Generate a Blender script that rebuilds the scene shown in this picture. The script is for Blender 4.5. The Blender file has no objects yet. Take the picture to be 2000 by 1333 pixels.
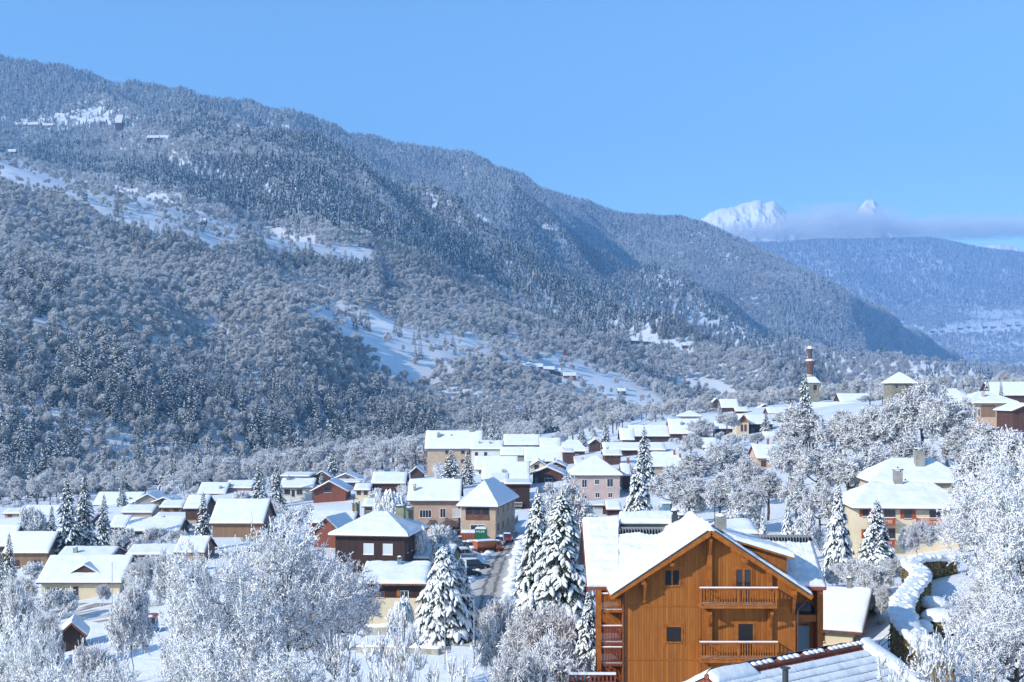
import bpy, math, random
import numpy as np
rnd = random.Random(7)
RNG = np.random.default_rng(11)
R = math.radians
S = bpy.context.scene
COL = S.collection
# ------------------------------------------------------------------ camera, sky, sun, exposure
F, HZ = 2500.0, 770.0            # focal length and horizon row, in pixels of the 2000 px wide photograph
cam = bpy.data.cameras.new("camera"); camo = bpy.data.objects.new("camera", cam); COL.objects.link(camo)
camo.location = (0, 0, 0); camo.rotation_euler = (R(90), 0, 0)
cam.lens = 45.0; cam.sensor_width = 36.0; cam.sensor_fit = 'HORIZONTAL'
cam.shift_y = (HZ - 666.5) / 2000.0
cam.clip_start = 0.5; cam.clip_end = 60000
S.camera = camo
SUN_EL, SUN_AZ = 27.0, 236.0     # azimuth from +Y clockwise: behind the camera, to its left
world = bpy.data.worlds.new("World"); S.world = world; world.use_nodes = True
wt = world.node_tree; wt.nodes.clear()
sky = wt.nodes.new('ShaderNodeTexSky'); sky.sky_type = 'NISHITA'; sky.sun_disc = False
sky.sun_elevation = R(SUN_EL); sky.sun_rotation = R(SUN_AZ); sky.altitude = 900
sky.air_density = 1.0; sky.dust_density = 0.3; sky.ozone_density = 2.2
bg = wt.nodes.new('ShaderNodeBackground'); bg.inputs[1].default_value = 0.15
wo = wt.nodes.new('ShaderNodeOutputWorld')
tn = wt.nodes.new('ShaderNodeMix'); tn.data_type = 'RGBA'; tn.blend_type = 'MULTIPLY'; tn.inputs[0].default_value = 1; tn.inputs[7].default_value = (1.02, 1.33, 1.44, 1)   # the very clear, deep blue mountain air
wt.links.new(sky.outputs[0], tn.inputs[6]); wt.links.new(tn.outputs[2], bg.inputs[0]); wt.links.new(bg.outputs[0], wo.inputs[0])
sl = bpy.data.lights.new("sun", 'SUN'); sl.energy = 4.6; sl.angle = R(0.5); sl.color = (1.0, 0.95, 0.86)
so = bpy.data.objects.new("sun", sl); COL.objects.link(so)
a_, e_ = R(SUN_AZ), R(SUN_EL)
TOSUN = np.array([math.sin(a_) * math.cos(e_), math.cos(a_) * math.cos(e_), math.sin(e_)])
from mathutils import Vector, Matrix
so.rotation_euler = Vector(TOSUN).to_track_quat('Z', 'Y').to_euler()
so.location = (0, 0, 300)
S.view_settings.view_transform = 'Standard'; S.view_settings.look = 'None'
S.view_settings.exposure = 0.0; S.view_settings.gamma = 1.0
cy = S.cycles
cy.max_bounces = 5; cy.diffuse_bounces = 3; cy.glossy_bounces = 2; cy.transmission_bounces = 3
cy.volume_bounces = 8; cy.transparent_max_bounces = 6; cy.use_denoising = True
try: cy.denoising_prefilter = 'ACCURATE'
except Exception: pass
cy.caustics_reflective = False; cy.caustics_refractive = False

# ------------------------------------------------------------------ helpers
def tag(o, label=None, cat=None, group=None, kind=None):
    if label: o['label'] = label
    if cat: o['category'] = cat
    if group: o['group'] = group
    if kind: o['kind'] = kind
    return o
def empty(name, loc, rz=0.0):
    o = bpy.data.objects.new(name, None); COL.objects.link(o)
    o.location = loc; o.rotation_euler = (0, 0, rz); o.empty_display_size = 0.5
    return o
def PX(u, Y): return (u - 1000.0) / F * Y
def PZ(py, Y): return -(py - HZ) / F * Y
class MB:
    """collects vertices and faces and links them as ONE mesh"""
    def __init__(s): s.V = []; s.F = []; s.n = 0
    def add(s, V, Fc, mi=0, smooth=False):
        V = np.asarray(V, float).reshape(-1, 3)
        s.V.append(V)
        if isinstance(Fc, np.ndarray): s.F.append((Fc + s.n, mi, smooth))
        else:
            by = {}
            for f in Fc: by.setdefault(len(f), []).append(f)
            for k in by: s.F.append((np.array(by[k], int) + s.n, mi, smooth))
        s.n += len(V); return s
    def box(s, x0, x1, y0, y1, z0, z1, mi=0):
        V = [(x, y, z) for z in (z0, z1) for y in (y0, y1) for x in (x0, x1)]
        return s.add(V, [(0, 2, 3, 1), (4, 5, 7, 6), (0, 1, 5, 4), (2, 6, 7, 3), (0, 4, 6, 2), (1, 3, 7, 5)], mi)
    def beam(s, p, q, w, h, mi=0):
        p = np.array(p, float); q = np.array(q, float); a = q - p; a /= np.linalg.norm(a)
        ref = np.array([0, 0, 1.0]) if abs(a[2]) < 0.95 else np.array([0, 1.0, 0])
        sd = np.cross(a, ref); sd /= np.linalg.norm(sd); up = np.cross(sd, a)
        V = [c + sd * sx * w / 2 + up * sz * h / 2 for c in (p, q) for sz in (-1, 1) for sx in (-1, 1)]
        return s.add(V, [(0, 1, 3, 2), (4, 6, 7, 5), (0, 4, 5, 1), (2, 3, 7, 6), (0, 2, 6, 4), (1, 5, 7, 3)], mi)
    def cyl(s, p, q, r0, r1, n=10, mi=0, smooth=True):
        p = np.array(p, float); q = np.array(q, float); a = q - p; a /= np.linalg.norm(a)
        ref = np.array([0, 0, 1.0]) if abs(a[2]) < 0.95 else np.array([0, 1.0, 0])
        sd = np.cross(a, ref); sd /= np.linalg.norm(sd); up = np.cross(sd, a)
        t = np.arange(n) * 2 * math.pi / n
        ring = np.cos(t)[:, None] * sd + np.sin(t)[:, None] * up
        V = np.concatenate([p + ring * r0, q + ring * r1])
        s.add(V, [(i, (i + 1) % n, n + (i + 1) % n, n + i) for i in range(n)], mi, smooth)
        s.add(V[:n], [tuple(range(n))[::-1]], mi); s.add(V[n:], [tuple(range(n))], mi); return s
    def lathe(s, prof, n=12, mi=0, c=(0, 0, 0), smooth=True, rot=0.0):
        t = np.arange(n) * 2 * math.pi / n + rot
        V = np.concatenate([np.stack([c[0] + r * np.cos(t), c[1] + r * np.sin(t), np.full(n, c[2] + z)], 1) for r, z in prof])
        Fc = [(k * n + i, k * n + (i + 1) % n, (k + 1) * n + (i + 1) % n, (k + 1) * n + i) for k in range(len(prof) - 1) for i in range(n)]
        return s.add(V, Fc, mi, smooth)
    def lump(s, c, rx, ry, rz, mi=0, nu=10, nv=5, seed=0, amp=0.15, bottom=-0.3):
        """rounded lump of snow or foliage"""
        rr = np.random.default_rng(seed); V = []; 
        for j in range(nv + 1):
            ph = math.pi / 2 - j * (math.pi / 2 + 0.5) / nv
            for i in range(nu):
                th = i * 2 * math.pi / nu; k = 1 + amp * (rr.random() - .5) * 2
                V.append((c[0] + rx * k * math.cos(ph) * math.cos(th), c[1] + ry * k * math.cos(ph) * math.sin(th), c[2] + rz * max(math.sin(ph), bottom) * (1 + amp * .5 * (rr.random() - .5))))
        Fc = [(j * nu + i, (j + 1) * nu + i, (j + 1) * nu + (i + 1) % nu, j * nu + (i + 1) % nu) for j in range(nv) for i in range(nu)]
        return s.add(V, Fc, mi, True)
    def mesh(s, name, mats):
        V = np.concatenate(s.V) if s.V else np.zeros((0, 3))
        me = bpy.data.meshes.new(name)
        me.vertices.add(len(V)); me.vertices.foreach_set('co', V.astype(np.float32).ravel())
        li = np.concatenate([f.ravel() for f, _, _ in s.F]); tot = np.concatenate([np.full(len(f), f.shape[1]) for f, _, _ in s.F])
        mi = np.concatenate([np.full(len(f), m) if np.isscalar(m) else m for f, m, _ in s.F]); sm = np.concatenate([np.full(len(f), b) for f, _, b in s.F])
        me.loops.add(len(li)); me.loops.foreach_set('vertex_index', li.astype(np.int32))
        me.polygons.add(len(tot)); st = np.concatenate([[0], np.cumsum(tot)[:-1]])
        me.polygons.foreach_set('loop_start', st.astype(np.int32)); me.polygons.foreach_set('loop_total', tot.astype(np.int32))
        me.polygons.foreach_set('material_index', mi.astype(np.int32)); me.polygons.foreach_set('use_smooth', sm.astype(bool))
        for m in (mats if isinstance(mats, (list, tuple)) else [mats]): me.materials.append(m)
        me.update(calc_edges=True); me.validate(); return me
    def build(s, name, mats, parent=None, loc=None):
        o = bpy.data.objects.new(name, s.mesh(name, mats)); COL.objects.link(o)
        if parent is not None: o.parent = parent
        if loc is not None: o.location = loc
        return o
def frames(p0, p1):
    a = p1 - p0; L = np.linalg.norm(a, axis=1, keepdims=True) + 1e-9; a = a / L
    z = np.zeros_like(a); z[:, 2] = 1; bad = np.abs(a[:, 2]) > 0.97; z[bad] = (0, 1, 0)
    sd = np.cross(a, z); sd /= np.linalg.norm(sd, axis=1, keepdims=True); up = np.cross(sd, a)
    return a, sd, up, L
def tubes(mb, p0, p1, r0, r1, n=5, mi=0, smooth=True):
    a, sd, up, L = frames(p0, p1); N = len(p0); V = np.zeros((N, 2 * n, 3))
    for k in range(n):
        t = 2 * math.pi * k / n; d = math.cos(t) * sd + math.sin(t) * up
        V[:, k] = p0 + d * r0[:, None]; V[:, n + k] = p1 + d * r1[:, None]
    base = np.arange(N)[:, None, None] * 2 * n
    Fc = np.array([(k, (k + 1) % n, n + (k + 1) % n, n + k) for k in range(n)])[None]
    mb.add(V.reshape(-1, 3), (base + Fc).reshape(-1, 4), mi, smooth)
def snowcaps(mb, p0, p1, w, h, mi=0, lift=None):
    """a ridge of snow lying along the top of each twig"""
    a, sd, up, L = frames(p0, p1); N = len(p0); V = np.zeros((N, 10, 3))
    w = w[:, None]; h = h[:, None]; lf = 0 if lift is None else lift[:, None]
    for j, t in enumerate((0.18, 0.8)):
        c = p0 + (p1 - p0) * t + up * lf
        V[:, 4 * j] = c - sd * w; V[:, 4 * j + 1] = c + up * h; V[:, 4 * j + 2] = c + sd * w; V[:, 4 * j + 3] = c - up * h * .35
    V[:, 8] = p0 + up * lf; V[:, 9] = p1 + a * 0.02
    q = np.array([(k, (k + 1) % 4, 4 + (k + 1) % 4, 4 + k) for k in range(4)])
    t3 = np.array([(8, (k + 1) % 4, k) for k in range(4)] + [(9, 4 + k, 4 + (k + 1) % 4) for k in range(4)])
    b = np.arange(N)[:, None, None] * 10
    VV = V.reshape(-1, 3)
    mb.add(VV, (b + q[None]).reshape(-1, 4), mi, True)
    mb.F.append(((b + t3[None]).reshape(-1, 3) + mb.n - len(VV), mi, True))
def scatter_template(mb, tv, tf, M, T, mi):
    """copies of a small template: M (n,3,3) columns = axes, T (n,3)"""
    V = np.einsum('nij,kj->nki', M, tv) + T[:, None, :]
    b = (np.arange(len(T)) * len(tv))[:, None, None]
    mb.add(V.reshape(-1, 3), (b + np.array(tf)[None]).reshape(-1, len(tf[0])), mi, True)
# value noise
def _h(ix, iy, s):
    n = (ix * 374761393 + iy * 668265263 + s * 1442695041) & 0x7fffffff
    n = ((n ^ (n >> 13)) * 1274126177) & 0x7fffffff
    return ((n ^ (n >> 16)) & 0xffff) / 65535.0
def vnoise(x, y, s=0):
    x = np.asarray(x, float); y = np.asarray(y, float)
    ix = np.floor(x).astype(np.int64); iy = np.floor(y).astype(np.int64); fx = x - ix; fy = y - iy
    fx = fx * fx * (3 - 2 * fx); fy = fy * fy * (3 - 2 * fy)
    return (_h(ix, iy, s) * (1 - fx) + _h(ix + 1, iy, s) * fx) * (1 - fy) + (_h(ix, iy + 1, s) * (1 - fx) + _h(ix + 1, iy + 1, s) * fx) * fy
def fbm(x, y, s=0, o=4):
    r = 0; a = .5; f = 1
    for k in range(o): r = r + a * (vnoise(x * f, y * f, s + k) - .5) * 2; a *= .5; f *= 2.03
    return r
def in_poly(u, v, P):
    c = np.zeros(np.shape(u), bool); n = len(P)
    for i in range(n):
        (x0, y0), (x1, y1) = P[i], P[(i + 1) % n]
        if y0 == y1: continue
        m = ((y0 > v) != (y1 > v)) & (u < (x1 - x0) * (v - y0) / (y1 - y0) + x0); c ^= m
    return c

# ------------------------------------------------------------------ materials
def mat(name, col, rough=0.7, spec=0.3):
    m = bpy.data.materials.new(name); m.use_nodes = True; b = m.node_tree.nodes['Principled BSDF']
    b.inputs['Base Color'].default_value = (*col, 1); b.inputs['Roughness'].default_value = rough
    b.inputs['Specular IOR Level'].default_value = spec
    return m
def nodes(m): return m.node_tree.nodes, m.node_tree.links, m.node_tree.nodes['Principled BSDF']
def noisy(name, c0, c1, scale=1.0, rough=0.8, bump=0.0, bscale=None, coord='Object', detail=5, lo=.35, hi=.65, stretch=(1, 1, 1), spec=0.25, bdist=0.05):
    m = mat(name, c0, rough, spec); N, L, b = nodes(m)
    tc = N.new('ShaderNodeTexCoord'); mp = N.new('ShaderNodeMapping'); mp.inputs['Scale'].default_value = stretch
    L.new(tc.outputs[coord], mp.inputs[0])
    nz = N.new('ShaderNodeTexNoise'); nz.inputs['Scale'].default_value = scale; nz.inputs['Detail'].default_value = detail
    L.new(mp.outputs[0], nz.inputs['Vector'])
    cr = N.new('ShaderNodeValToRGB'); cr.color_ramp.elements[0].position = lo; cr.color_ramp.elements[1].position = hi
    cr.color_ramp.elements[0].color = (*c0, 1); cr.color_ramp.elements[1].color = (*c1, 1)
    L.new(nz.outputs['Fac'], cr.inputs[0]); L.new(cr.outputs[0], b.inputs['Base Color'])
    if bump:
        n2 = N.new('ShaderNodeTexNoise'); n2.inputs['Scale'].default_value = bscale or scale * 4; n2.inputs['Detail'].default_value = 4
        L.new(mp.outputs[0], n2.inputs['Vector'])
        bp = N.new('ShaderNodeBump'); bp.inputs['Strength'].default_value = bump; bp.inputs['Distance'].default_value = bdist
        L.new(n2.outputs['Fac'], bp.inputs['Height']); L.new(bp.outputs[0], b.inputs['Normal'])
    return m
SNOW = noisy('snow', (0.77, 0.79, 0.83), (0.84, 0.86, 0.88), 0.6, 0.55, 0.5, 3.0, spec=0.2, bdist=0.08)
GSNOW = noisy('ground_snow', (0.72, 0.75, 0.80), (0.82, 0.84, 0.87), 0.08, 0.6, 0.6, 0.9, spec=0.2, bdist=0.3)
TSNOW = noisy('branch_snow', (0.82, 0.84, 0.88), (0.88, 0.89, 0.92), 2.0, 0.6, spec=0.2)
BARK = noisy('bark', (0.045, 0.035, 0.03), (0.12, 0.095, 0.08), 3.0, 0.9, 0.5, 12, stretch=(1, 1, .3))
TWIG = noisy('twig', (0.075, 0.045, 0.038), (0.17, 0.115, 0.10), 1.5, 0.9)
FROSTTWIG = noisy('frosted_twig', (0.34, 0.33, 0.35), (0.60, 0.60, 0.64), 1.2, 0.9)
NEEDLE = noisy('needles', (0.018, 0.032, 0.02), (0.045, 0.065, 0.035), 2.5, 0.8)
def forest_mat(name, dark, frost, lo, hi):
    m = mat(name, dark, 0.85, .2); N, L, b = nodes(m)
    oi = N.new('ShaderNodeObjectInfo'); tc = N.new('ShaderNodeTexCoord')
    nz = N.new('ShaderNodeTexNoise'); nz.inputs['Scale'].default_value = .9; nz.inputs['Detail'].default_value = 3
    L.new(tc.outputs['Object'], nz.inputs['Vector'])
    ad = N.new('ShaderNodeMath'); ad.operation = 'MULTIPLY_ADD'; ad.inputs[1].default_value = .35
    L.new(oi.outputs['Random'], ad.inputs[0]); L.new(nz.outputs['Fac'], ad.inputs[2])
    cr = N.new('ShaderNodeValToRGB'); cr.color_ramp.elements[0].position = lo; cr.color_ramp.elements[1].position = hi
    cr.color_ramp.elements[0].color = (*dark, 1); cr.color_ramp.elements[1].color = (*frost, 1)
    L.new(ad.outputs[0], cr.inputs[0]); L.new(cr.outputs[0], b.inputs['Base Color']); return m
F_OUT = forest_mat('frosted_crown', (0.48, 0.47, 0.48), (0.84, 0.84, 0.85), .3, .8)
F_IN = forest_mat('bare_twigs', (0.13, 0.105, 0.10), (0.28, 0.245, 0.24), .4, .9)
F_SNOW = forest_mat('snow_on_needles', (0.45, 0.48, 0.53), (0.8, 0.82, 0.86), .35, .8)
F_NEEDLE = forest_mat('dark_needles', (0.015, 0.025, 0.022), (0.05, 0.065, 0.055), .4, .9)
def boards(name, c0, c1, w=0.16, rough=.75, vertical=True, gap=.35):
    m = mat(name, c0, rough); N, L, b = nodes(m)
    tc = N.new('ShaderNodeTexCoord'); sx = N.new('ShaderNodeSeparateXYZ'); L.new(tc.outputs['Object'], sx.inputs[0])
    if vertical:
        ad = N.new('ShaderNodeMath'); ad.operation = 'ADD'; L.new(sx.outputs['X'], ad.inputs[0]); L.new(sx.outputs['Y'], ad.inputs[1]); src = ad.outputs[0]
    else: src = sx.outputs['Z']
    dv = N.new('ShaderNodeMath'); dv.operation = 'DIVIDE'; dv.inputs[1].default_value = w; L.new(src, dv.inputs[0])
    fl = N.new('ShaderNodeMath'); fl.operation = 'FLOOR'; L.new(dv.outputs[0], fl.inputs[0])
    fr = N.new('ShaderNodeMath'); fr.operation = 'FRACT'; L.new(dv.outputs[0], fr.inputs[0])
    wn = N.new('ShaderNodeTexWhiteNoise'); wn.noise_dimensions = '1D'; L.new(fl.outputs[0], wn.inputs['W'])
    mp = N.new('ShaderNodeMapping'); mp.inputs['Scale'].default_value = (3, 3, .4) if vertical else (.4, .4, 3); L.new(tc.outputs['Object'], mp.inputs[0])
    nz = N.new('ShaderNodeTexNoise'); nz.inputs['Scale'].default_value = 1.6; nz.inputs['Detail'].default_value = 6; L.new(mp.outputs[0], nz.inputs['Vector'])
    mx = N.new('ShaderNodeMath'); mx.operation = 'MULTIPLY_ADD'; mx.inputs[1].default_value = .35; L.new(wn.outputs['Value'], mx.inputs[0]); L.new(nz.outputs['Fac'], mx.inputs[2])
    cr = N.new('ShaderNodeValToRGB'); cr.color_ramp.elements[0].position = .35; cr.color_ramp.elements[1].position = .95
    cr.color_ramp.elements[0].color = (*c0, 1); cr.color_ramp.elements[1].color = (*c1, 1); L.new(mx.outputs[0], cr.inputs[0])
    gp = N.new('ShaderNodeMath'); gp.operation = 'LESS_THAN'; gp.inputs[1].default_value = .1; L.new(fr.outputs[0], gp.inputs[0])
    mm = N.new('ShaderNodeMix'); mm.data_type = 'RGBA'; L.new(gp.outputs[0], mm.inputs[0]); L.new(cr.outputs[0], mm.inputs[6])
    mm.inputs[7].default_value = (c0[0] * gap, c0[1] * gap, c0[2] * gap, 1)
    mp2 = N.new('ShaderNodeMapping'); mp2.inputs['Scale'].default_value = (1.1, 1.1, .16) if vertical else (.2, .2, 1); L.new(tc.outputs['Object'], mp2.inputs[0])
    n3 = N.new('ShaderNodeTexNoise'); n3.inputs['Scale'].default_value = 1.1; n3.inputs['Detail'].default_value = 7; n3.inputs['Roughness'].default_value = .65; L.new(mp2.outputs[0], n3.inputs['Vector'])
    mr3 = N.new('ShaderNodeMapRange'); mr3.inputs[1].default_value = .42; mr3.inputs[2].default_value = .72; mr3.inputs[4].default_value = .55; L.new(n3.outputs['Fac'], mr3.inputs[0])
    m3 = N.new('ShaderNodeMix'); m3.data_type = 'RGBA'; L.new(mr3.outputs[0], m3.inputs[0]); L.new(mm.outputs[2], m3.inputs[6]); gy = sum(c0) / 3; m3.inputs[7].default_value = (c0[0] * .55 + gy * .12, c0[1] * .55 + gy * .12, c0[2] * .6 + gy * .1, 1)
    L.new(m3.outputs[2], b.inputs['Base Color']); return m
M = dict(
 pine=boards('varnished_pine_boards', (0.27, 0.082, 0.010), (0.42, 0.145, 0.020), .17, gap=.5),
 pinetrim=noisy('pine_trim', (0.26, 0.078, 0.010), (0.38, 0.125, 0.019), 3, .6, stretch=(1, 1, 1)),
 darkwood=boards('dark_brown_boards', (0.030, 0.013, 0.011), (0.060, 0.028, 0.022), .2),
 brown=boards('brown_boards', (0.075, 0.032, 0.022), (0.13, 0.06, 0.04), .2),
 redwood=boards('red_brown_boards', (0.19, 0.055, 0.032), (0.27, 0.08, 0.045), .2),
 tanwood=boards('tan_boards', (0.22, 0.13, 0.075), (0.32, 0.19, 0.11), .2),
 greywood=boards('grey_boards', (0.13, 0.12, 0.11), (0.2, 0.18, 0.165), .2),
 beige=noisy('beige_render', (0.42, 0.31, 0.22), (0.50, 0.38, 0.28), .7, .9, .2, 20),
 pinkbeige=noisy('pink_beige_render', (0.43, 0.29, 0.23), (0.52, 0.36, 0.29), .5, .9, .2, 20),
 pink=noisy('pink_render', (0.44, 0.33, 0.31), (0.52, 0.40, 0.37), .5, .9, .2, 20),
 peach=noisy('peach_render', (0.50, 0.33, 0.22), (0.57, 0.39, 0.27), .5, .9, .2, 20),
 cream=noisy('cream_render', (0.58, 0.48, 0.33), (0.66, 0.56, 0.40), .5, .9, .2, 20),
 yellow=noisy('yellow_render', (0.48, 0.40, 0.22), (0.55, 0.46, 0.27), .5, .9),
 white=noisy('white_render', (0.62, 0.62, 0.58), (0.72, 0.71, 0.67), .5, .9),
 grey=noisy('grey_render', (0.26, 0.25, 0.24), (0.34, 0.33, 0.31), .5, .9),
 green=noisy('mossy_render', (0.20, 0.20, 0.13), (0.30, 0.29, 0.2), .8, .9),
 stone=noisy('rubble_stone', (0.14, 0.12, 0.09), (0.34, 0.30, 0.23), 2.2, .95, .8, 5, detail=8, bdist=.15),
 concrete=noisy('concrete', (0.22, 0.21, 0.19), (0.34, 0.33, 0.3), 1.2, .9, .3, 9),
 tile=noisy('dark_roof', (0.06, 0.045, 0.045), (0.12, 0.08, 0.075), 2, .8),
 redtile=noisy('red_tile', (0.20, 0.055, 0.035), (0.30, 0.09, 0.06), 2, .8),
 copper=noisy('red_brown_shingles', (0.085, 0.04, 0.03), (0.16, 0.075, 0.052), 2, .6),
 eave=noisy('eave_wood', (0.10, 0.045, 0.03), (0.18, 0.08, 0.05), 2, .7),
 shutter_r=mat('red_shutter', (0.36, 0.07, 0.03), .6), shutter_g=mat('green_shutter', (0.16, 0.17, 0.09), .6),
 shutter_w=mat('roller_shutter', (0.50, 0.54, 0.56), .6), frame_w=mat('white_frame', (0.7, 0.7, 0.68), .5),
 frame_b=mat('brown_frame', (0.16, 0.07, 0.03), .5), blacksh=mat('closed_dark_shutter', (0.02, 0.018, 0.02), .6),
 metal=mat('grey_metal', (0.28, 0.29, 0.30), .45, .5), darkmetal=mat('dark_metal', (0.035, 0.04, 0.045), .5, .5),
 pipe=mat('brown_downpipe', (0.085, 0.035, 0.028), .4, .5), bluemetal=mat('blue_grey_metal', (0.14, 0.24, 0.32), .5),
 rubber=mat('rubber', (0.02, 0.02, 0.02), .8), brick=noisy('brick', (0.25, 0.09, 0.06), (0.33, 0.13, 0.09), 3, .9),
 hedge=noisy('hedge_leaves', (0.08, 0.06, 0.025), (0.34, 0.25, 0.10), 4, .95, .8, 10, bdist=.1),
)
g = mat('window_glass', (0.03, 0.035, 0.045), .08, .6); M['glass'] = g
def paint(name, c, r=.3):
    m = mat(name, c, r, .5); m.node_tree.nodes['Principled BSDF'].inputs['Coat Weight'].default_value = .4; return m
# ------------------------------------------------------------------ terrain: valley floor and mountain as one sheet
# village floor: heights known at places where walls and trunks meet the ground (u, Y, z)
GPTS = [(-900, 60, -48), (0, 60, -27), (600, 60, -22), (1000, 50, -18), (1500, 45, -17), (2000, 50, -17), (3000, 60, -12),
 (1000, 15, -12), (1600, 15, -12), (300, 15, -14), (1384, 80, -21), (1650, 105, -21.2), (1950, 90, -18), (1835, 116, -17.3), (1850, 100, -17.6), (1840, 87, -18.3), (1960, 110, -16.8), (1700, 95, -20.6), (800, 100, -25), (300, 95, -30), (0, 110, -34), (550, 95, -27),
 (140, 210, -34), (150, 160, -33), (0, 180, -35), (750, 155, -28), (930, 140, -25.8), (960, 190, -26), (1010, 250, -26.3), (900, 225, -26.6), (1080, 120, -23.5), (1300, 130, -22.5), (1200, 180, -24),
 (870, 460, -29), (1170, 290, -24.2), (605, 345, -28.7), (400, 380, -30), (220, 400, -34.5), (0, 400, -38), (300, 350, -32.5), (460, 230, -29.5), (100, 260, -35),
 (1437, 470, -15.8), (1580, 600, -4.5), (1950, 330, -10), (1765, 165, -21), (1525, 330, -19), (1290, 330, -20.5), (1750, 300, -15), (1765, 480, -5), (1650, 600, -3), (2000, 470, -3), (2300, 300, -4), (2300, 150, -15), (1300, 450, -16.5),
 (1430, 620, -9), (1650, 180, -20.5), (1900, 230, -16), (1050, 420, -23), (1120, 560, -24), (1200, 700, -17), (-500, 300, -45), (-600, 640, -58),
 (1100, 800, -24), (800, 740, -34), (400, 690, -45), (0, 690, -50), (1300, 900, -16), (1500, 800, -8), (1700, 900, -5), (2000, 900, 0), (2500, 700, 8), (2800, 400, 6)]
gp = np.array(GPTS, float); gxy = np.stack([PX(gp[:, 0], gp[:, 1]), gp[:, 1]], 1) / 100.0; gz = gp[:, 2]
def _U(d2): return np.where(d2 > 1e-12, .5 * d2 * np.log(d2 + 1e-12), 0)
n_ = len(gz); K = _U(((gxy[:, None] - gxy[None]) ** 2).sum(-1)) + np.eye(n_) * 0.02
P_ = np.concatenate([np.ones((n_, 1)), gxy], 1); A_ = np.block([[K, P_], [P_.T, np.zeros((3, 3))]])
W_ = np.linalg.solve(A_, np.concatenate([gz, np.zeros(3)]))
def tps(x, y):
    q = np.stack([np.ravel(x), np.ravel(y)], 1) / 100.0; out = np.zeros(len(q))
    for i in range(0, len(q), 20000):
        qq = q[i:i + 20000]
        out[i:i + 20000] = _U(((qq[:, None] - gxy[None]) ** 2).sum(-1)) @ W_[:n_] + W_[n_] + qq @ W_[n_ + 1:]
    return np.clip(out.reshape(np.shape(x)), -62, 30)
# mountain: (u, row, distance) of its foot, benches, spur crests and skyline
LN = [
 [(-3000, 1100, 600), (-500, 990, 650), (0, 950, 600), (400, 930, 680), (800, 882, 860), (1000, 860, 960), (1150, 838, 1010), (1300, 815, 1080), (1500, 795, 1250), (1700, 785, 1600), (2000, 780, 2200), (5000, 776, 3000)],
 [(-3000, 500, 800), (-500, 700, 850), (0, 700, 760), (400, 705, 900), (560, 700, 960), (700, 740, 1060), (800, 745, 1080), (1000, 768, 1150), (1150, 790, 1190), (1300, 780, 1270), (1500, 770, 1480), (1700, 770, 1850), (2000, 774, 2500), (5000, 772, 3400)],
 [(-3000, 200, 1000), (-500, 500, 1000), (0, 520, 930), (300, 545, 1050), (600, 600, 1180), (800, 640, 1290), (1000, 672, 1380), (1200, 700, 1480), (1400, 722, 1680), (1600, 745, 2000), (1800, 760, 2500), (2000, 769, 2900), (5000, 771, 3800)],
 [(-3000, -100, 1500), (-500, 260, 1500), (0, 390, 1250), (200, 430, 1320), (400, 465, 1430), (600, 490, 1550), (730, 510, 1620), (900, 560, 1780), (1100, 620, 2050), (1300, 670, 2400), (1500, 715, 2750), (1700, 750, 3050), (2000, 767, 3500), (5000, 770, 4000)],
 [(-3000, -300, 2600), (-500, 150, 2600), (0, 262, 2000), (200, 275, 2050), (400, 305, 2100), (600, 340, 2150), (760, 408, 2250), (900, 447, 2450), (1000, 487, 2650), (1100, 527, 2850), (1280, 577, 3150), (1415, 636, 3350), (1550, 697, 3550), (1700, 748, 3750), (2000, 766, 4100), (5000, 769, 4300)],
 [(-3000, -320, 2900), (-500, 140, 2900), (0, 250, 2300), (400, 292, 2400), (600, 335, 2450), (760, 425, 2550), (900, 478, 2750), (1000, 518, 2930), (1100, 560, 3130), (1280, 618, 3430), (1415, 672, 3600), (1550, 722, 3780), (1700, 762, 3950), (2000, 770, 4400), (5000, 772, 4800)],
 [(-3000, -350, 3400), (-500, 100, 3400), (0, 215, 2900), (400, 268, 2950), (600, 310, 3000), (800, 372, 3200), (1000, 430, 3400), (1100, 458, 3550), (1170, 495, 3650), (1235, 518, 3700), (1325, 547, 3800), (1415, 605, 3900), (1505, 655, 4000), (1600, 705, 4100), (1700, 738, 4200), (1800, 752, 4550), (2000, 766, 5000), (5000, 770, 5600)],
 [(-3000, -370, 3700), (-500, 80, 3700), (0, 180, 3300), (400, 250, 3350), (600, 290, 3400), (800, 352, 3550), (1000, 405, 3700), (1100, 448, 3820), (1170, 512, 3920), (1235, 545, 3960), (1325, 580, 4050), (1415, 640, 4120), (1505, 690, 4180), (1600, 730, 4220), (1690, 700, 4280), (1750, 735, 4550), (1850, 752, 5000), (2000, 766, 5500), (5000, 770, 6000)],
 [(-3000, -400, 4100), (-500, 40, 4100), (0, 140, 3950), (400, 232, 3950), (600, 272, 4000), (800, 325, 4150), (1000, 375, 4350), (1170, 455, 4500), (1325, 500, 4520), (1450, 545, 4470), (1600, 600, 4360), (1660, 625, 4350), (1760, 690, 4850), (1850, 735, 5300), (2000, 762, 5900), (5000, 769, 6200)],
 [(-3000, -420, 4500), (-500, 20, 4500), (0, 116, 4500), (200, 178, 4400), (350, 219, 4300), (470, 232, 4450), (600, 261, 4550), (720, 292, 4650), (860, 318, 4800), (1000, 352, 5000), (1140, 382, 5200), (1200, 412, 5250), (1300, 432, 5180), (1370, 447, 5100), (1450, 483, 4980), (1560, 537, 4830), (1700, 606, 4850), (1820, 676, 5400), (1900, 716, 5800), (2000, 748, 6200), (2300, 768, 6500), (5000, 769, 6700)],
]
us = np.concatenate([np.linspace(-3000, -720, 40), np.linspace(-700, 2600, 661), np.linspace(2640, 5000, 40)])
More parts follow.
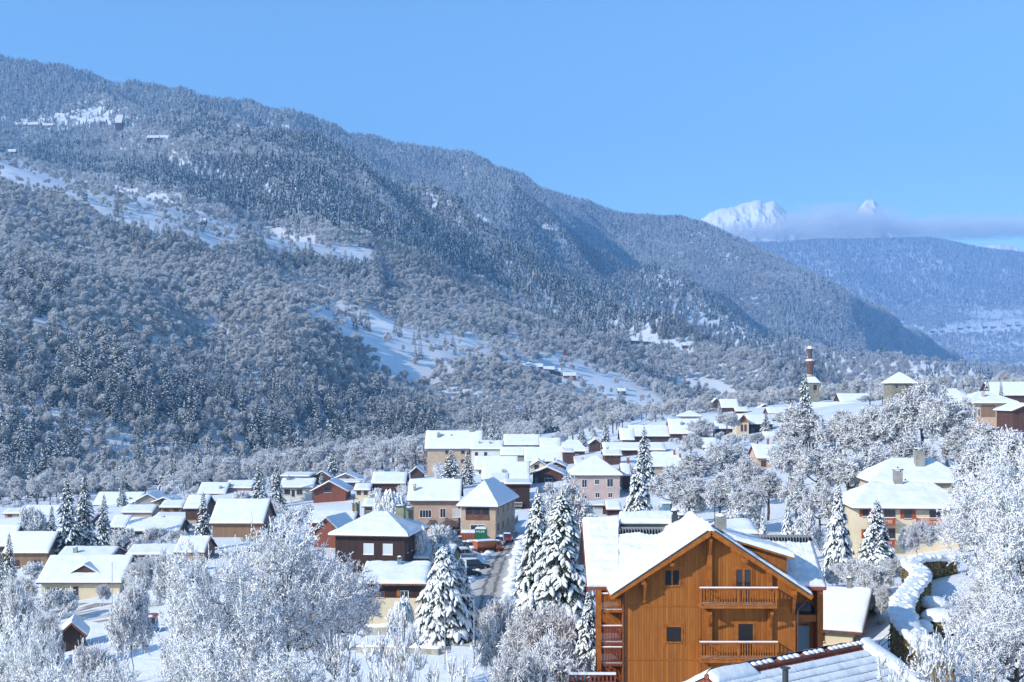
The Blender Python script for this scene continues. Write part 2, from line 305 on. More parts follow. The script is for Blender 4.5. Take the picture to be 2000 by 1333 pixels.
LPY = np.array([np.interp(us, [k[0] for k in l], [k[1] for k in l]) for l in LN]); LY = np.array([np.interp(us, [k[0] for k in l], [k[2] for k in l]) for l in LN])
kern = np.hanning(9); kern /= kern.sum()
def smo(a): 
    p = np.pad(a, ((0, 0), (4, 4)), mode='edge'); return np.array([np.convolve(r, kern, 'valid') for r in p])
LPY = smo(LPY); LY = smo(LY); LZ = -(LPY - HZ) / F * LY
# behind the skyline the ground falls again
LY = np.concatenate([LY, LY[-1:] + 700, LY[-1:] + 900]); LZ = np.concatenate([LZ, np.minimum(LZ[-1:] * .6 - 20, LZ[-1:] - 60), np.minimum(LZ[-1:] * .4 - 40, LZ[-1:] - 120)])
def pchip(xk, yk, x):
    h = np.diff(xk); d = np.diff(yk) / h; m = np.zeros(len(xk))
    w1 = 2 * h[1:] + h[:-1]; w2 = h[1:] + 2 * h[:-1]; ok = d[:-1] * d[1:] > 0
    with np.errstate(all='ignore'): mm = (w1 + w2) / (w1 / d[:-1] + w2 / d[1:])
    m[1:-1] = np.where(ok, mm, 0); m[0] = d[0]; m[-1] = d[-1]
    i = np.clip(np.searchsorted(xk, x) - 1, 0, len(h) - 1); t = np.clip((x - xk[i]) / h[i], 0, 1)
    return (2 * t**3 - 3 * t**2 + 1) * yk[i] + (t**3 - 2 * t**2 + t) * h[i] * m[i] + (-2 * t**3 + 3 * t**2) * yk[i + 1] + (t**3 - t**2) * h[i] * m[i + 1]
ys = np.concatenate([np.geomspace(4, 60, 24)[:-1], np.linspace(60, 320, 131)[:-1], np.linspace(320, 700, 77)[:-1], np.linspace(700, 1700, 90)[:-1], np.linspace(1700, 7400, 230)])
YY, UU = np.meshgrid(ys, us, indexing='ij'); XX = PX(UU, YY)
ZV = tps(XX, YY)
ZM = np.zeros_like(ZV)
for j in range(len(us)): ZM[:, j] = pchip(LY[:, j], LZ[:, j], ys)
foot = LY[0][None, :]; t = np.clip((YY - foot * .82) / (foot * .18), 0, 1); t = t * t * (3 - 2 * t)
GZ = ZV * (1 - t) + ZM * t
# gullies and swells on the mountain, small drifts in the valley
mt = np.clip((YY - foot) / 200, 0, 1); sky_d = np.clip((LY[9][None] - YY) / 500, 0, 1)
PA = XX * .86 + YY * .5; PB = -XX * .5 + YY * .86
gul = (np.abs(fbm(PA / 420, PB / 1500, 3, 3)) - .2) * -215 * np.clip(YY / 1600, .45, 1.1) + (np.abs(fbm(PA / 150, PB / 420, 19, 3)) - .2) * -46 + fbm(XX / 130, YY / 150, 9, 3) * 14
amp = mt * (0.3 + .7 * sky_d) * np.clip(YY / 1900, .5, 1.25)
PY0 = HZ - GZ / YY * F
def calm(pts, w): 
    c = np.interp(UU, [p[0] for p in pts], [p[1] for p in pts], left=-9e3, right=-9e3); return np.exp(-((PY0 - c) / w) ** 2)
amp = amp * (1 - .85 * np.maximum(calm([(-700, 270), (0, 315), (150, 372), (300, 420), (480, 452), (740, 497)], 48), calm([(560, 605), (720, 650), (900, 675), (1080, 702), (1200, 758), (1340, 812)], 42)) * (YY < 2600))
GZ = GZ + amp * gul
GZ = GZ + (1 - mt) * fbm(XX / 14, YY / 14, 5, 3) * .22
def ground_z(x, y):
    x = np.asarray(x, float); y = np.asarray(y, float); u = x / np.maximum(y, .1) * F + 1000
    j = np.clip(np.searchsorted(us, u) - 1, 0, len(us) - 2); i = np.clip(np.searchsorted(ys, y) - 1, 0, len(ys) - 2)
    a = np.clip((u - us[j]) / (us[j + 1] - us[j]), 0, 1); b = np.clip((y - ys[i]) / (ys[i + 1] - ys[i]), 0, 1)
    return (GZ[i, j] * (1 - a) + GZ[i, j + 1] * a) * (1 - b) + (GZ[i + 1, j] * (1 - a) + GZ[i + 1, j + 1] * a) * b
def grid_mesh(name, X, Y, Z, m, kind='structure'):
    nr, nc = X.shape; idx = np.arange(nr * nc).reshape(nr, nc)
    Fc = np.stack([idx[:-1, :-1], idx[:-1, 1:], idx[1:, 1:], idx[1:, :-1]], -1).reshape(-1, 4)
    mb = MB(); mb.add(np.stack([X, Y, Z], -1).reshape(-1, 3), Fc, 0, True)
    o = mb.build(name, m); tag(o, kind=kind); return o
FLOORM = noisy('mountain_ground', (0.80, 0.84, 0.90), (0.86, 0.88, 0.92), 0.01, .7, .6, .12, bdist=1.0)
# one material for the sheet: snow with a fine drifted surface
grid_mesh('snowy_ground', XX, YY, GZ, GSNOW)

# far side of the valley: a wooded ridge
u2 = np.linspace(1150, 3200, 240); 
R0 = [[(1150, 780, 6900), (3200, 780, 6900)],
      [(1150, 700, 7600), (1800, 690, 7600), (1900, 662, 7600), (2050, 655, 7600), (3200, 640, 7600)],
      [(1150, 650, 8000), (1800, 645, 8000), (1870, 632, 8100), (1950, 622, 8150), (2000, 612, 8200), (2300, 590, 8200), (3200, 560, 8200)],
      [(1150, 560, 9000), (1500, 560, 8900), (1700, 545, 8800), (1850, 560, 8900), (2000, 565, 9000), (3200, 500, 9000)],
      [(1150, 520, 9900), (1350, 492, 9900), (1450, 480, 9900), (1600, 475, 9800), (1700, 472, 9800), (1800, 469, 9800), (1850, 475, 9900), (1900, 487, 9950), (2000, 501, 10000), (2200, 515, 10000), (3200, 450, 10000)]]
RP = smo(np.array([np.interp(u2, [k[0] for k in l], [k[1] for k in l]) for l in R0])); RY = np.array([np.interp(u2, [k[0] for k in l], [k[2] for k in l]) for l in R0])
RZ = -(RP - HZ) / F * RY
RY = np.concatenate([RY, RY[-1:] + 400]); RZ = np.concatenate([RZ, RZ[-1:] - 250])
y2 = np.linspace(6900, 10350, 150); YR, UR = np.meshgrid(y2, u2, indexing='ij'); XR = PX(UR, YR); ZR = np.zeros_like(XR)
for j in range(len(u2)): ZR[:, j] = pchip(RY[:, j], RZ[:, j], y2)
fd = np.clip((RY[4][None] - YR) / 700, .12, 1) * np.clip((YR - 6900) / 500, 0, 1)
ZR += fd * ((np.abs(fbm(XR / 900, YR / 1400, 23, 3)) - .2) * -150 + fbm(XR / 260, YR / 300, 29, 3) * 40)
grid_mesh('far_hillside', XR, YR, ZR, GSNOW)
def farz(x, y):
    u = x / y * F + 1000; j = np.clip(np.searchsorted(u2, u) - 1, 0, len(u2) - 2); i = np.clip(np.searchsorted(y2, y) - 1, 0, len(y2) - 2)
    return (ZR[i, j] + ZR[i + 1, j + 1]) / 2
# snow peaks beyond, standing free of the valley air
ROCK = mat('snowy_rock', (.8, .8, .8), .7); N, L, b = nodes(ROCK)
ge = N.new('ShaderNodeNewGeometry'); sx = N.new('ShaderNodeSeparateXYZ'); L.new(ge.outputs['Normal'], sx.inputs[0])
nz = N.new('ShaderNodeTexNoise'); nz.inputs['Scale'].default_value = .012; nz.inputs['Detail'].default_value = 8; tc = N.new('ShaderNodeTexCoord'); L.new(tc.outputs['Object'], nz.inputs['Vector'])
ad = N.new('ShaderNodeMath'); ad.operation = 'MULTIPLY_ADD'; ad.inputs[1].default_value = .5; L.new(nz.outputs['Fac'], ad.inputs[0]); L.new(sx.outputs['Z'], ad.inputs[2])
cr = N.new('ShaderNodeValToRGB'); cr.color_ramp.elements[0].position = .62; cr.color_ramp.elements[1].position = .70
cr.color_ramp.elements[0].color = (.25, .25, .27, 1); cr.color_ramp.elements[1].color = (.95, .95, .95, 1); L.new(ad.outputs[0], cr.inputs[0]); L.new(cr.outputs[0], b.inputs['Base Color'])
PK = [(1200, 560), (1300, 500), (1355, 440), (1368, 428), (1385, 416), (1400, 408), (1420, 404), (1440, 400), (1455, 393), (1470, 391), (1485, 388), (1495, 394), (1510, 392), (1522, 396), (1535, 412), (1560, 428), (1585, 424), (1600, 410), (1612, 414), (1630, 411), (1645, 420), (1660, 428), (1674, 414), (1684, 396), (1690, 391), (1697, 388), (1706, 387), (1712, 393), (1722, 402), (1728, 425), (1760, 450), (1850, 478), (1890, 479), (1905, 481), (1925, 480), (1945, 476), (1965, 478), (1985, 483), (2000, 488), (2100, 470), (2300, 440), (2600, 470)]
u3 = np.linspace(1250, 2350, 661); pk = np.interp(u3, [k[0] for k in PK], [k[1] for k in PK]); y3 = np.linspace(15500, 19200, 190)
Y3, U3 = np.meshgrid(y3, u3, indexing='ij'); X3 = PX(U3, Y3)
pk = pk + (fbm(u3 / 9, u3 * 0, 61, 4) * 3 + 1)
zc = -(pk - HZ) / F * 17800; prof = np.where(Y3 < 17800, np.clip((Y3 - 15500) / 2300, 0, 1) ** .9, np.clip(1 - (Y3 - 17800) / 1400, 0, 1))
base3 = 1300.0
dcr = np.abs(Y3 - 17800); am = np.clip(dcr / 350, .0, 1) * np.clip((2300 - dcr) / 500, 0, 1)
rg = lambda a, b, sd: 1 - np.abs(fbm(a, b, sd, 5)) * 2.6
Z3 = base3 + (zc[None] - base3) * prof + am * (rg(X3 / 420, Y3 / 900, 41) * 150 - 170 + rg(X3 / 130, Y3 / 240, 47) * 50 - 50)
grid_mesh('snow_peaks', X3, Y3, Z3, ROCK)
# ------------------------------------------------------------------ tree builders
SPR_S = np.array([(0, 0, .02)] + [(x, sx * w, z * h) for x, w, h in ((.12, .13, .15), (.45, .20, .22), (.80, .13, .15)) for sx, z in ((-1, 0), (-.6, .8), (0, 1.0), (.6, .8), (1, 0))] + [(1.02, 0, -.03)])
SPR_F = []
for r_ in range(2):
    for k_ in range(4): SPR_F += [(1 + 5 * r_ + k_, 1 + 5 * r_ + k_ + 1, 6 + 5 * r_ + k_ + 1), (1 + 5 * r_ + k_, 6 + 5 * r_ + k_ + 1, 6 + 5 * r_ + k_)]
SPR_F += [(0, 1 + k_ + 1, 1 + k_) for k_ in range(4)] + [(16, 11 + k_, 12 + k_) for k_ in range(4)]
ndl = [(0, -.10, -.02), (0, .10, -.02), (1.0, 0, -.06)]; ndf = [(0, 2, 1)]
for k_, (x, y, z) in enumerate([(.15, .42, -.16), (.35, .46, -.2), (.55, .42, -.22), (.75, .34, -.2), (.95, .22, -.16), (.15, -.42, -.16), (.35, -.46, -.2), (.55, -.42, -.22), (.75, -.34, -.2), (.95, -.22, -.16), (.4, .08, -.38), (.7, -.08, -.36), (1.15, .03, -.16)]):
    b_ = len(ndl); ndl += [(x - .22, y * .1, -.02), (x - .04, y * .1, -.03), (x + .12, y, z)]; ndf.append((b_, b_ + 1, b_ + 2))
ndl = np.array(ndl)
def conifer_mesh(seed, H, Rr, nb=230, ns=7, snow=.78, sc=1.0, droop=.42, mats=None, low=.05, power=.8):
    rr = np.random.default_rng(seed); T = []; Ms = []; tr = MB(); cr = MB(); B0 = []; B1 = []
    for i in range(nb):
        t = (i + rr.random() * .8) / nb; h = H * (low + (.97 - low) * t); az = i * 2.39996 + rr.normal(0, .25)
        L = Rr * (1 - t) ** power * (.55 + .6 * rr.random()) + .18 * sc
        c, s = math.cos(az), math.sin(az); dr = droop * (.7 + .6 * rr.random())
        def pt(q, off=0.0, sgn=1): 
            return np.array([c * q * L - s * off, s * q * L + c * off, h + L * (.12 * q - dr * q * q)])
        B0.append(pt(0)); B1.append(pt(.95))
        n = max(2, int(ns * (L / Rr) ** .6 + .5))
        for k in range(n + 1):
            q = .22 + .78 * (k + rr.random() * .5) / (n + .3); sd = 1 if k % 2 else -1
            tip = k == n
            fork = 0 if tip else sd * (.65 + .3 * rr.random())
            l = (L * (.50 - .26 * q) + .22 * sc) * (.8 + .4 * rr.random())
            if tip: q = .8
            a2 = az + fork; slope = .12 - 2 * dr * q * .9 + rr.normal(0, .08)
            ax = np.array([math.cos(a2), math.sin(a2), slope]); ax /= np.linalg.norm(ax)
            sdv = np.cross((0, 0, 1), ax); sdv /= np.linalg.norm(sdv); up = np.cross(ax, sdv)
            w = l * (.85 + .3 * rr.random())
            T.append(pt(q)); Ms.append(np.stack([ax * l, sdv * w, up * l * (.8 + .5 * rr.random())], 1))
    # pointed leader
    T.append(np.array([0, 0, H * .955])); Ms.append(np.stack([np.array([0, 0, H * .05]), np.array([.3 * sc, 0, 0]), np.array([0, .3 * sc, 0])], 1))
    T = np.array(T); Ms = np.array(Ms)
    scatter_template(cr, ndl, ndf, Ms, T, 0)
    keep = rr.random(len(T)) < snow; M2 = Ms[keep].copy(); M2[:, :, 2] *= (.5 + rr.random(keep.sum()) * .9)[:, None]
    scatter_template(cr, SPR_S, SPR_F, M2, T[keep] + M2[:, :, 2] * -.02, 1)
    B0 = np.array(B0); B1 = np.array(B1); tubes(tr, B0, B1, np.full(len(B0), .035 * sc), np.full(len(B0), .01), 3)
    tr.cyl((0, 0, -1), (0, 0, H * .97), .02 * H, .01, 8)
    mats = mats or [NEEDLE, TSNOW]
    return tr.mesh('trunk', [BARK]), cr.mesh('crown', mats)
def grow(seed, H, Rr, n=420, cz=.60, rz=.40, lobes=9, tau=.28, stems=1, base=.16, jit=.10, shell=.55, sub=3, spr=.42):
    """a branching skeleton that reaches out to points spread through lobes of the crown; radii follow the load carried"""
    rr = np.random.default_rng(seed); L = rr.normal(0, 1, (lobes, 3)); L /= np.linalg.norm(L, axis=1, keepdims=True)
    L[:, 2] = np.abs(L[:, 2]) * 1.15 - .32; L *= (.45 + .35 * rr.random(lobes))[:, None]
    d = rr.normal(0, 1, (n, 3)); d /= np.linalg.norm(d, axis=1, keepdims=True); q = L[rr.integers(0, lobes, n)] + d * (rr.random(n) ** shell)[:, None] * spr
    m = np.linalg.norm(q, axis=1); q[m > 1] /= m[m > 1][:, None]; q[:, 2] = np.maximum(q[:, 2], -.8)
    Q = np.stack([q[:, 0] * Rr, q[:, 1] * Rr, H * cz + q[:, 2] * H * rz], 1); Q = Q[np.argsort(np.linalg.norm(Q - [0, 0, H * base], axis=1))]
    P = []; par = []; pl = []
    for s_ in range(stems):
        a = s_ * 2.4 + rr.random(); o = np.array([math.cos(a), math.sin(a), 0]) * (.12 * (stems > 1)); k0 = -1; p = o + [0, 0, -.5]
        top = H * (base if stems > 1 else cz * .9)
        for k in range(7):
            P.append(p); par.append(k0); pl.append(0 if k0 < 0 else pl[k0] + top / 6 * .6); k0 = len(P) - 1
            p = p + np.array([math.cos(a) * (.16 * Rr / 6 * (stems > 1)), math.sin(a) * (.16 * Rr / 6 * (stems > 1)), (top + .5) / 6]) + rr.normal(0, H * .006, 3)
    for t in Q:
        A = np.array(P); dv = t - A; dist = np.linalg.norm(dv, axis=1); down = np.clip(-dv[:, 2], 0, None)
        c = dist + tau * np.array(pl) + down * .5 + (A[:, 2] < H * base) * 99; k = int(np.argmin(c)); L_ = dist[k]; p0 = A[k]; m_ = max(1, min(sub, int(L_ / (H * .03)) + 1))
        k0 = k; bow = np.array([0, 0, 1.0]) * L_ * .08
        for w in range(1, m_ + 1):
            f = w / m_; p = p0 + (t - p0) * f + bow * math.sin(math.pi * f) * -1 + rr.normal(0, jit * L_ / m_, 3) * (w < m_); P.append(p); par.append(k0); pl.append(pl[k0] + L_ / m_); k0 = len(P) - 1
    P = np.array(P); par = np.array(par); P[:, 2] = np.where(P[:, 2] > 0, P[:, 2] * (H / P[:, 2].max()), P[:, 2]); k_ = Rr / np.percentile(np.hypot(P[:, 0], P[:, 1]), 98.5); P[:, :2] *= k_; load = np.ones(len(P))
    for k in range(len(P) - 1, -1, -1):
        if par[k] >= 0: load[par[k]] += load[k]
    r = H * .020 / stems ** .4 * (load / load.max()) ** .46; k = np.where(par >= 0)[0]
    return P[par[k]], P[k], np.maximum(r[par[k]] * .98, r[k]), r[k], load[k] / load.max()
def broadleaf_mesh(seed, H, Rr, nt=9000, tl=.55, tw=.028, sw=.045, droopy=0.0, mats=None, capr=.04, snowy=.66, up=.04, **kw):
    p0, p1, r0, r1, ld = grow(seed, H - tl * .4, Rr - tl * .5, **kw)
    rr = np.random.default_rng(seed + 5); tr = MB(); cr = MB()
    big = ld > .02; tubes(tr, p0[big], p1[big], r0[big], r1[big], 7)
    sm = ~big; tubes(tr, p0[sm], p1[sm], np.maximum(np.minimum(r0[sm], r1[sm] * 1.3), tw * .55), np.maximum(r1[sm], tw * .5), 4)
    w = np.linalg.norm(p1 - p0, axis=1) * (ld < .04); w = w / w.sum()
    i = rr.choice(len(p0), nt, p=w); t = rr.random(nt)[:, None]; a = p0[i] + (p1[i] - p0[i]) * t
    d = (p1[i] - p0[i]); d /= np.linalg.norm(d, axis=1, keepdims=True) + 1e-9; d = d * .6 + rr.normal(0, .55, (nt, 3)); d[:, 2] = d[:, 2] * .65 + up - droopy
    d /= np.linalg.norm(d, axis=1, keepdims=True); L = tl * (.4 + 1.0 * rr.random(nt))[:, None]
    m = a + d * L * .5; d2 = d + rr.normal(0, .35, (nt, 3)); d2[:, 2] -= droopy * .8; d2 /= np.linalg.norm(d2, axis=1, keepdims=True); b = m + d2 * L * .5
    tubes(cr, np.concatenate([a, m]), np.concatenate([m, b]), np.full(2 * nt, tw * .55), np.full(2 * nt, tw * .38), 3, 0)
    k = rr.random(nt) < snowy; ks = sw * (.45 + .9 * rr.random(nt)) * np.where(rr.random(nt) < .08, 1.7, 1)
    q0 = np.concatenate([a[k], m[k]]); q1 = np.concatenate([m[k], b[k]]); ww = np.concatenate([ks[k], ks[k]])
    snowcaps(cr, q0, q1, ww, ww * 1.1, 1, lift=np.full(len(ww), tw * .35))
    c = (rr.random(len(ld)) < .8) & (ld < .5); snowcaps(cr, p0[c], p1[c], np.clip(r0[c] * .75, capr, .15), np.clip(r0[c] * .8, capr, .12), 1, lift=r0[c] * .75)
    return tr.mesh('trunk', [BARK]), cr.mesh('crown', mats or [TWIG, TSNOW])
class Proto:
    def __init__(s, meshes, H, Rr): s.m = meshes; s.H = H; s.R = Rr
PROTO = {}
def P(kind, mk, H, Rr): PROTO.setdefault(kind, []).append(Proto(mk, H, Rr))
for k in range(3): P('conN', conifer_mesh(10 + k, 15, 3.6, (235, 270, 210)[k], 11, .74, 1.18, droop=.66 + .08 * k, power=(.8, .7, .9)[k]), 15, 3.6)
P('conW', conifer_mesh(21, 12, 4.6, 190, 13, .82, 1.3, droop=.6, low=.0, power=.55), 12, 4.6)
for k in range(3): P('conM', conifer_mesh(30 + k, 14, 3.3, 140, 4, .62, 1.4, droop=.5), 14, 3.3)
for k in range(3): P('conH', conifer_mesh(40 + k, 18, 3.4, 70, 3, .40, 2.4, droop=.45, mats=[F_NEEDLE, F_SNOW]), 18, 3.4)
P('brN', broadleaf_mesh(50, 14, 7.0, 14500, .42, .018, .034, n=1500, lobes=15, capr=.045, snowy=.8), 14, 7)
P('brN', broadleaf_mesh(51, 13, 6.5, 13000, .42, .018, .034, n=1400, lobes=12, stems=2, base=.12, capr=.045, snowy=.8), 13, 6.5)
P('brN', broadleaf_mesh(52, 15, 6.0, 13000, .42, .018, .034, n=1400, lobes=12, cz=.57, rz=.43, capr=.045, snowy=.8), 15, 6)
for k in range(3): P('brM', broadleaf_mesh(60 + k, 13, 5.2, 6000, .85, .045, .068, n=420, lobes=10, capr=.07, cz=.58, rz=.42), 13, 5.2)
P('brM', broadleaf_mesh(64, 16, 4.6, 6000, .85, .045, .068, n=420, lobes=10, capr=.07, cz=.58, rz=.42), 16, 4.6)
P('bush', broadleaf_mesh(70, 4.5, 3.6, 15000, .5, .014, .020, n=500, cz=.5, rz=.48, stems=6, base=.06, snowy=.7), 4.5, 3.6)
P('bush', broadleaf_mesh(71, 4.0, 3.2, 12000, .45, .014, .024, n=420, cz=.5, rz=.48, stems=5, base=.06), 4, 3.2)
P('bushM', broadleaf_mesh(74, 4.0, 3.2, 3600, .6, .03, .055, n=200, cz=.5, rz=.48, stems=5, base=.06), 4, 3.2)
P('bushM', broadleaf_mesh(75, 4.0, 3.0, 3600, .6, .03, .07, n=160, cz=.5, rz=.48, stems=4, base=.06, lobes=5), 4, 3.0)
P('whip', broadleaf_mesh(80, 6.5, 3.0, 900, .6, .022, .036, n=60, cz=.62, rz=.38, stems=8, base=.1, capr=.028, up=.8, tau=.05, jit=.05), 6.5, 3)
P('whip', broadleaf_mesh(81, 6.5, 3.0, 1100, .55, .022, .038, n=80, cz=.62, rz=.38, stems=7, base=.1, capr=.028, up=.7, tau=.05, jit=.05), 6.5, 3)
P('weep', broadleaf_mesh(90, 6, 3.4, 9000, 1.0, .02, .07, droopy=1.5, n=200, cz=.62, rz=.36), 6, 3.4)
for k in range(5): P('hillbr', broadleaf_mesh(95 + k, 12, 4.2, 2200, 1.25, .06, .075, mats=[F_IN, F_OUT], n=90, lobes=(6, 4, 7, 5, 5)[k], capr=.09, snowy=1.0, cz=(.58, .55, .6, .62, .5)[k], spr=.36, up=.4), 12, 4.2)
CATS = {'con': ('fir_tree', 'fir tree'), 'br': ('frosted_tree', 'tree'), 'bu': ('snowy_shrub', 'shrub'), 'wh': ('bare_shrub', 'shrub'), 'we': ('weeping_tree', 'tree'), 'hi': ('frosted_tree', 'tree')}
BOXES = []      # (u0, u1, v_top, v_bottom, distance) of buildings, so that random trees do not hide them
TREES = []      # (x, y, r)
def tree(kind, u, top, Y, width, label, group=None, pick=None, rz=None, base=None, single=False):
    """width in photograph pixels; the top is at row `top`, the foot stands on the ground"""
    pl = PROTO[kind]; p = pl[(pick if pick is not None else rnd.randrange(len(pl))) % len(pl)]
    x = PX(u, Y); zg = float(ground_z(x, Y)) if base is None else base; h = PZ(top, Y) - zg; w = width / F * Y / 2
    h = max(h, 1.0); nm, ct = CATS[kind[:3] if kind[:3] in CATS else kind[:2]]
    sx = w / p.R; sz = h / p.H
    o = empty(nm, (x, Y, zg), rz if rz is not None else rnd.random() * 6.28); o.scale = (sx, sx, sz)
    tag(o, label, ct, group)
    for mname, me in zip(('trunk', 'crown'), p.m):
        c = bpy.data.objects.new(mname, me); COL.objects.link(c); c.parent = o
    TREES.append((x, Y, w)); return o
# ------------------------------------------------------------------ mountain woods
MEADOW_C = [(-400, 230), (0, 296), (60, 330), (150, 352), (230, 372), (330, 392), (400, 418), (470, 436), (520, 438), (600, 462), (735, 494), (700, 510), (640, 514), (560, 506), (470, 490), (400, 484), (300, 468), (215, 440), (150, 404), (60, 368), (-400, 335)]
MEADOW_D = [(585, 600), (640, 600), (730, 622), (800, 640), (900, 652), (1010, 668), (1085, 690), (1150, 712), (1200, 735), (1190, 752), (1060, 735), (980, 726), (930, 712), (880, 722), (810, 752), (745, 730), (690, 676), (600, 640)]
MEADOW_E = [(1130, 715), (1200, 735), (1290, 780), (1350, 800), (1330, 822), (1240, 815), (1190, 790), (1150, 755), (1110, 735)]
MEADOW_F = [(1220, 640), (1280, 655), (1360, 690), (1345, 700), (1280, 676), (1220, 656)]
MEADOW_G = [(1040, 438), (1085, 436), (1130, 434), (1128, 442), (1090, 446), (1045, 444)]
MEADOW_H = [(85, 232), (190, 207), (240, 214), (200, 226), (260, 244), (175, 252), (90, 250)]
MEADOW_I = [(1300, 735), (1400, 758), (1440, 775), (1400, 785), (1330, 765)]
SPURB = [(560, 318), (760, 412), (900, 450), (1000, 490), (1100, 530), (1280, 580), (1415, 640), (1550, 700), (1640, 735), (1560, 722), (1430, 690), (1280, 660), (1180, 640), (1080, 610), (960, 560), (850, 520), (740, 470), (600, 430), (450, 400), (330, 360), (300, 320)]
def proj(x, y, z): return x / y * F + 1000, HZ - z / y * F
def far_meshes():
    out_c, out_b = [], []
    for k in range(6):                                   # conifers: ragged drooping tiers; the last three heavily frosted
        rr = np.random.default_rng(200 + k); mb = MB(); H = 18.0; Rr = (3.0, 3.6, 2.6)[k % 3]; nT = 9
        for i in range(nT):
            t = i / nT; z = H * (.08 + .84 * t); r = Rr * (1 - t) ** .85 + .25; n = 9
            V = [(0, 0, z + H * .13)]
            for j in range(2 * n):
                a = math.pi * j / n + i; q = r * ((.85 + .45 * rr.random()) if j % 2 else (.35 + .2 * rr.random()))
                V.append((q * math.cos(a), q * math.sin(a), z - q * .35 + rr.normal(0, .25)))
            fs = [(0, 1 + j, 1 + (j + 1) % (2 * n)) for j in range(2 * n)]; mi = (rr.random(len(fs)) < (.34 if k < 3 else .7)).astype(int)
            mb.add(V, np.array(fs), 0, False); f = mb.F[-1]; mb.F[-1] = (f[0], mi, False)
        mb.cyl((0, 0, -1), (0, 0, 3), .25, .2, 5, 0)
        out_c.append(mb.mesh('far_fir', [F_NEEDLE, F_SNOW]))
    for k in range(4):                                   # bare frosted crowns: many thin twigs through the crown
        rr = np.random.default_rng(300 + k); mb = MB(); n = 380; H = 11.0; Rr = (4.4, 5.0, 3.8, 4.8)[k]
        # clumps
        cc = rr.normal(0, .5, (6, 3)); cc[:, 2] = cc[:, 2] * .6
        c = cc[rr.integers(0, 6, n)] + rr.normal(0, .24, (n, 3)); rad = np.linalg.norm(c, axis=1)
        c[rad > 1.05] *= (1.05 / rad[rad > 1.05])[:, None]
        p = np.stack([c[:, 0] * Rr, c[:, 1] * Rr, H * .58 + c[:, 2] * H * .42], 1)
        d = c + rr.normal(0, .5, (n, 3)); d[:, 2] += .5; d /= np.linalg.norm(d, axis=1, keepdims=True)
        sd = np.cross(d, rr.normal(0, 1, (n, 3))); sd /= np.linalg.norm(sd, axis=1, keepdims=True)
        L = (.8 + 1.3 * rr.random(n))[:, None]; w = (.10 + .13 * rr.random(n))[:, None]
        V = np.stack([p - d * L * .5 - sd * w, p - d * L * .5 + sd * w, p + d * L * .5 + sd * w * .4, p + d * L * .5 - sd * w * .4], 1).reshape(-1, 3)
        rad = np.linalg.norm(c, axis=1); mb.add(V, np.arange(4 * n).reshape(-1, 4), 0, False)
        mi = (rr.random(n) < np.clip(.25 + .6 * rad, 0, .9)).astype(int); mb.F[-1] = (mb.F[-1][0], mi, False)
        for q in range(5): mb.cyl((0, 0, 1.5), (rr.normal(0, 1.6), rr.normal(0, 1.6), H * .75), .16, .05, 4, 0)
        mb.cyl((0, 0, -1), (0, 0, 2.2), .26, .18, 5, 0)
        out_b.append(mb.mesh('far_broadleaf', [F_IN, F_OUT]))
    return out_c, out_b
FC, FB = far_meshes()
def instancer(name, meshes, P, rot, scl, pick, label, cat, group=None):
    pc = bpy.data.collections.new(name + '_kinds')
    for i, me in enumerate(meshes):
        o = bpy.data.objects.new('%02d_kind' % i, me); pc.objects.link(o)
    me = bpy.data.meshes.new(name); me.vertices.add(len(P)); me.vertices.foreach_set('co', P.astype(np.float32).ravel())
    for an, tp, dat in (('rz', 'FLOAT', rot), ('scl', 'FLOAT', scl), ('pick', 'INT', pick), ('wid', 'FLOAT', .72 + .55 * RNG.random(len(rot)))):
        at = me.attributes.new(an, tp, 'POINT'); at.data.foreach_set('value', dat.astype(np.int32 if tp == 'INT' else np.float32))
    o = bpy.data.objects.new(name, me); COL.objects.link(o)
    ng = bpy.data.node_groups.new(name, 'GeometryNodeTree')
    ng.interface.new_socket('Geometry', in_out='INPUT', socket_type='NodeSocketGeometry'); ng.interface.new_socket('Geometry', in_out='OUTPUT', socket_type='NodeSocketGeometry')
    N = ng.nodes; L = ng.links; gi = N.new('NodeGroupInput'); go = N.new('NodeGroupOutput')
    ip = N.new('GeometryNodeInstanceOnPoints'); ci = N.new('GeometryNodeCollectionInfo')
    ci.inputs['Collection'].default_value = pc; ci.inputs['Separate Children'].default_value = True; ci.inputs['Reset Children'].default_value = True
    L.new(gi.outputs[0], ip.inputs['Points']); L.new(ci.outputs[0], ip.inputs['Instance']); ip.inputs['Pick Instance'].default_value = True
    def attr(n, t):
        a = N.new('GeometryNodeInputNamedAttribute'); a.data_type = t; a.inputs['Name'].default_value = n; return a.outputs['Attribute']
    L.new(attr('pick', 'INT'), ip.inputs['Instance Index'])
    cx = N.new('ShaderNodeCombineXYZ'); L.new(attr('rz', 'FLOAT'), cx.inputs['Z']); L.new(cx.outputs[0], ip.inputs['Rotation'])
    sv = N.new('ShaderNodeCombineXYZ'); sc1 = attr('scl', 'FLOAT'); sw1 = attr('wid', 'FLOAT'); mu = N.new('ShaderNodeMath'); mu.operation = 'MULTIPLY'; L.new(sc1, mu.inputs[0]); L.new(sw1, mu.inputs[1]); L.new(mu.outputs[0], sv.inputs[0]); L.new(mu.outputs[0], sv.inputs[1]); L.new(sc1, sv.inputs[2]); L.new(sv.outputs[0], ip.inputs['Scale']); L.new(ip.outputs[0], go.inputs[0])
    md = o.modifiers.new('wood', 'NODES'); md.node_group = ng
    tag(o, label, cat, kind='stuff'); return o
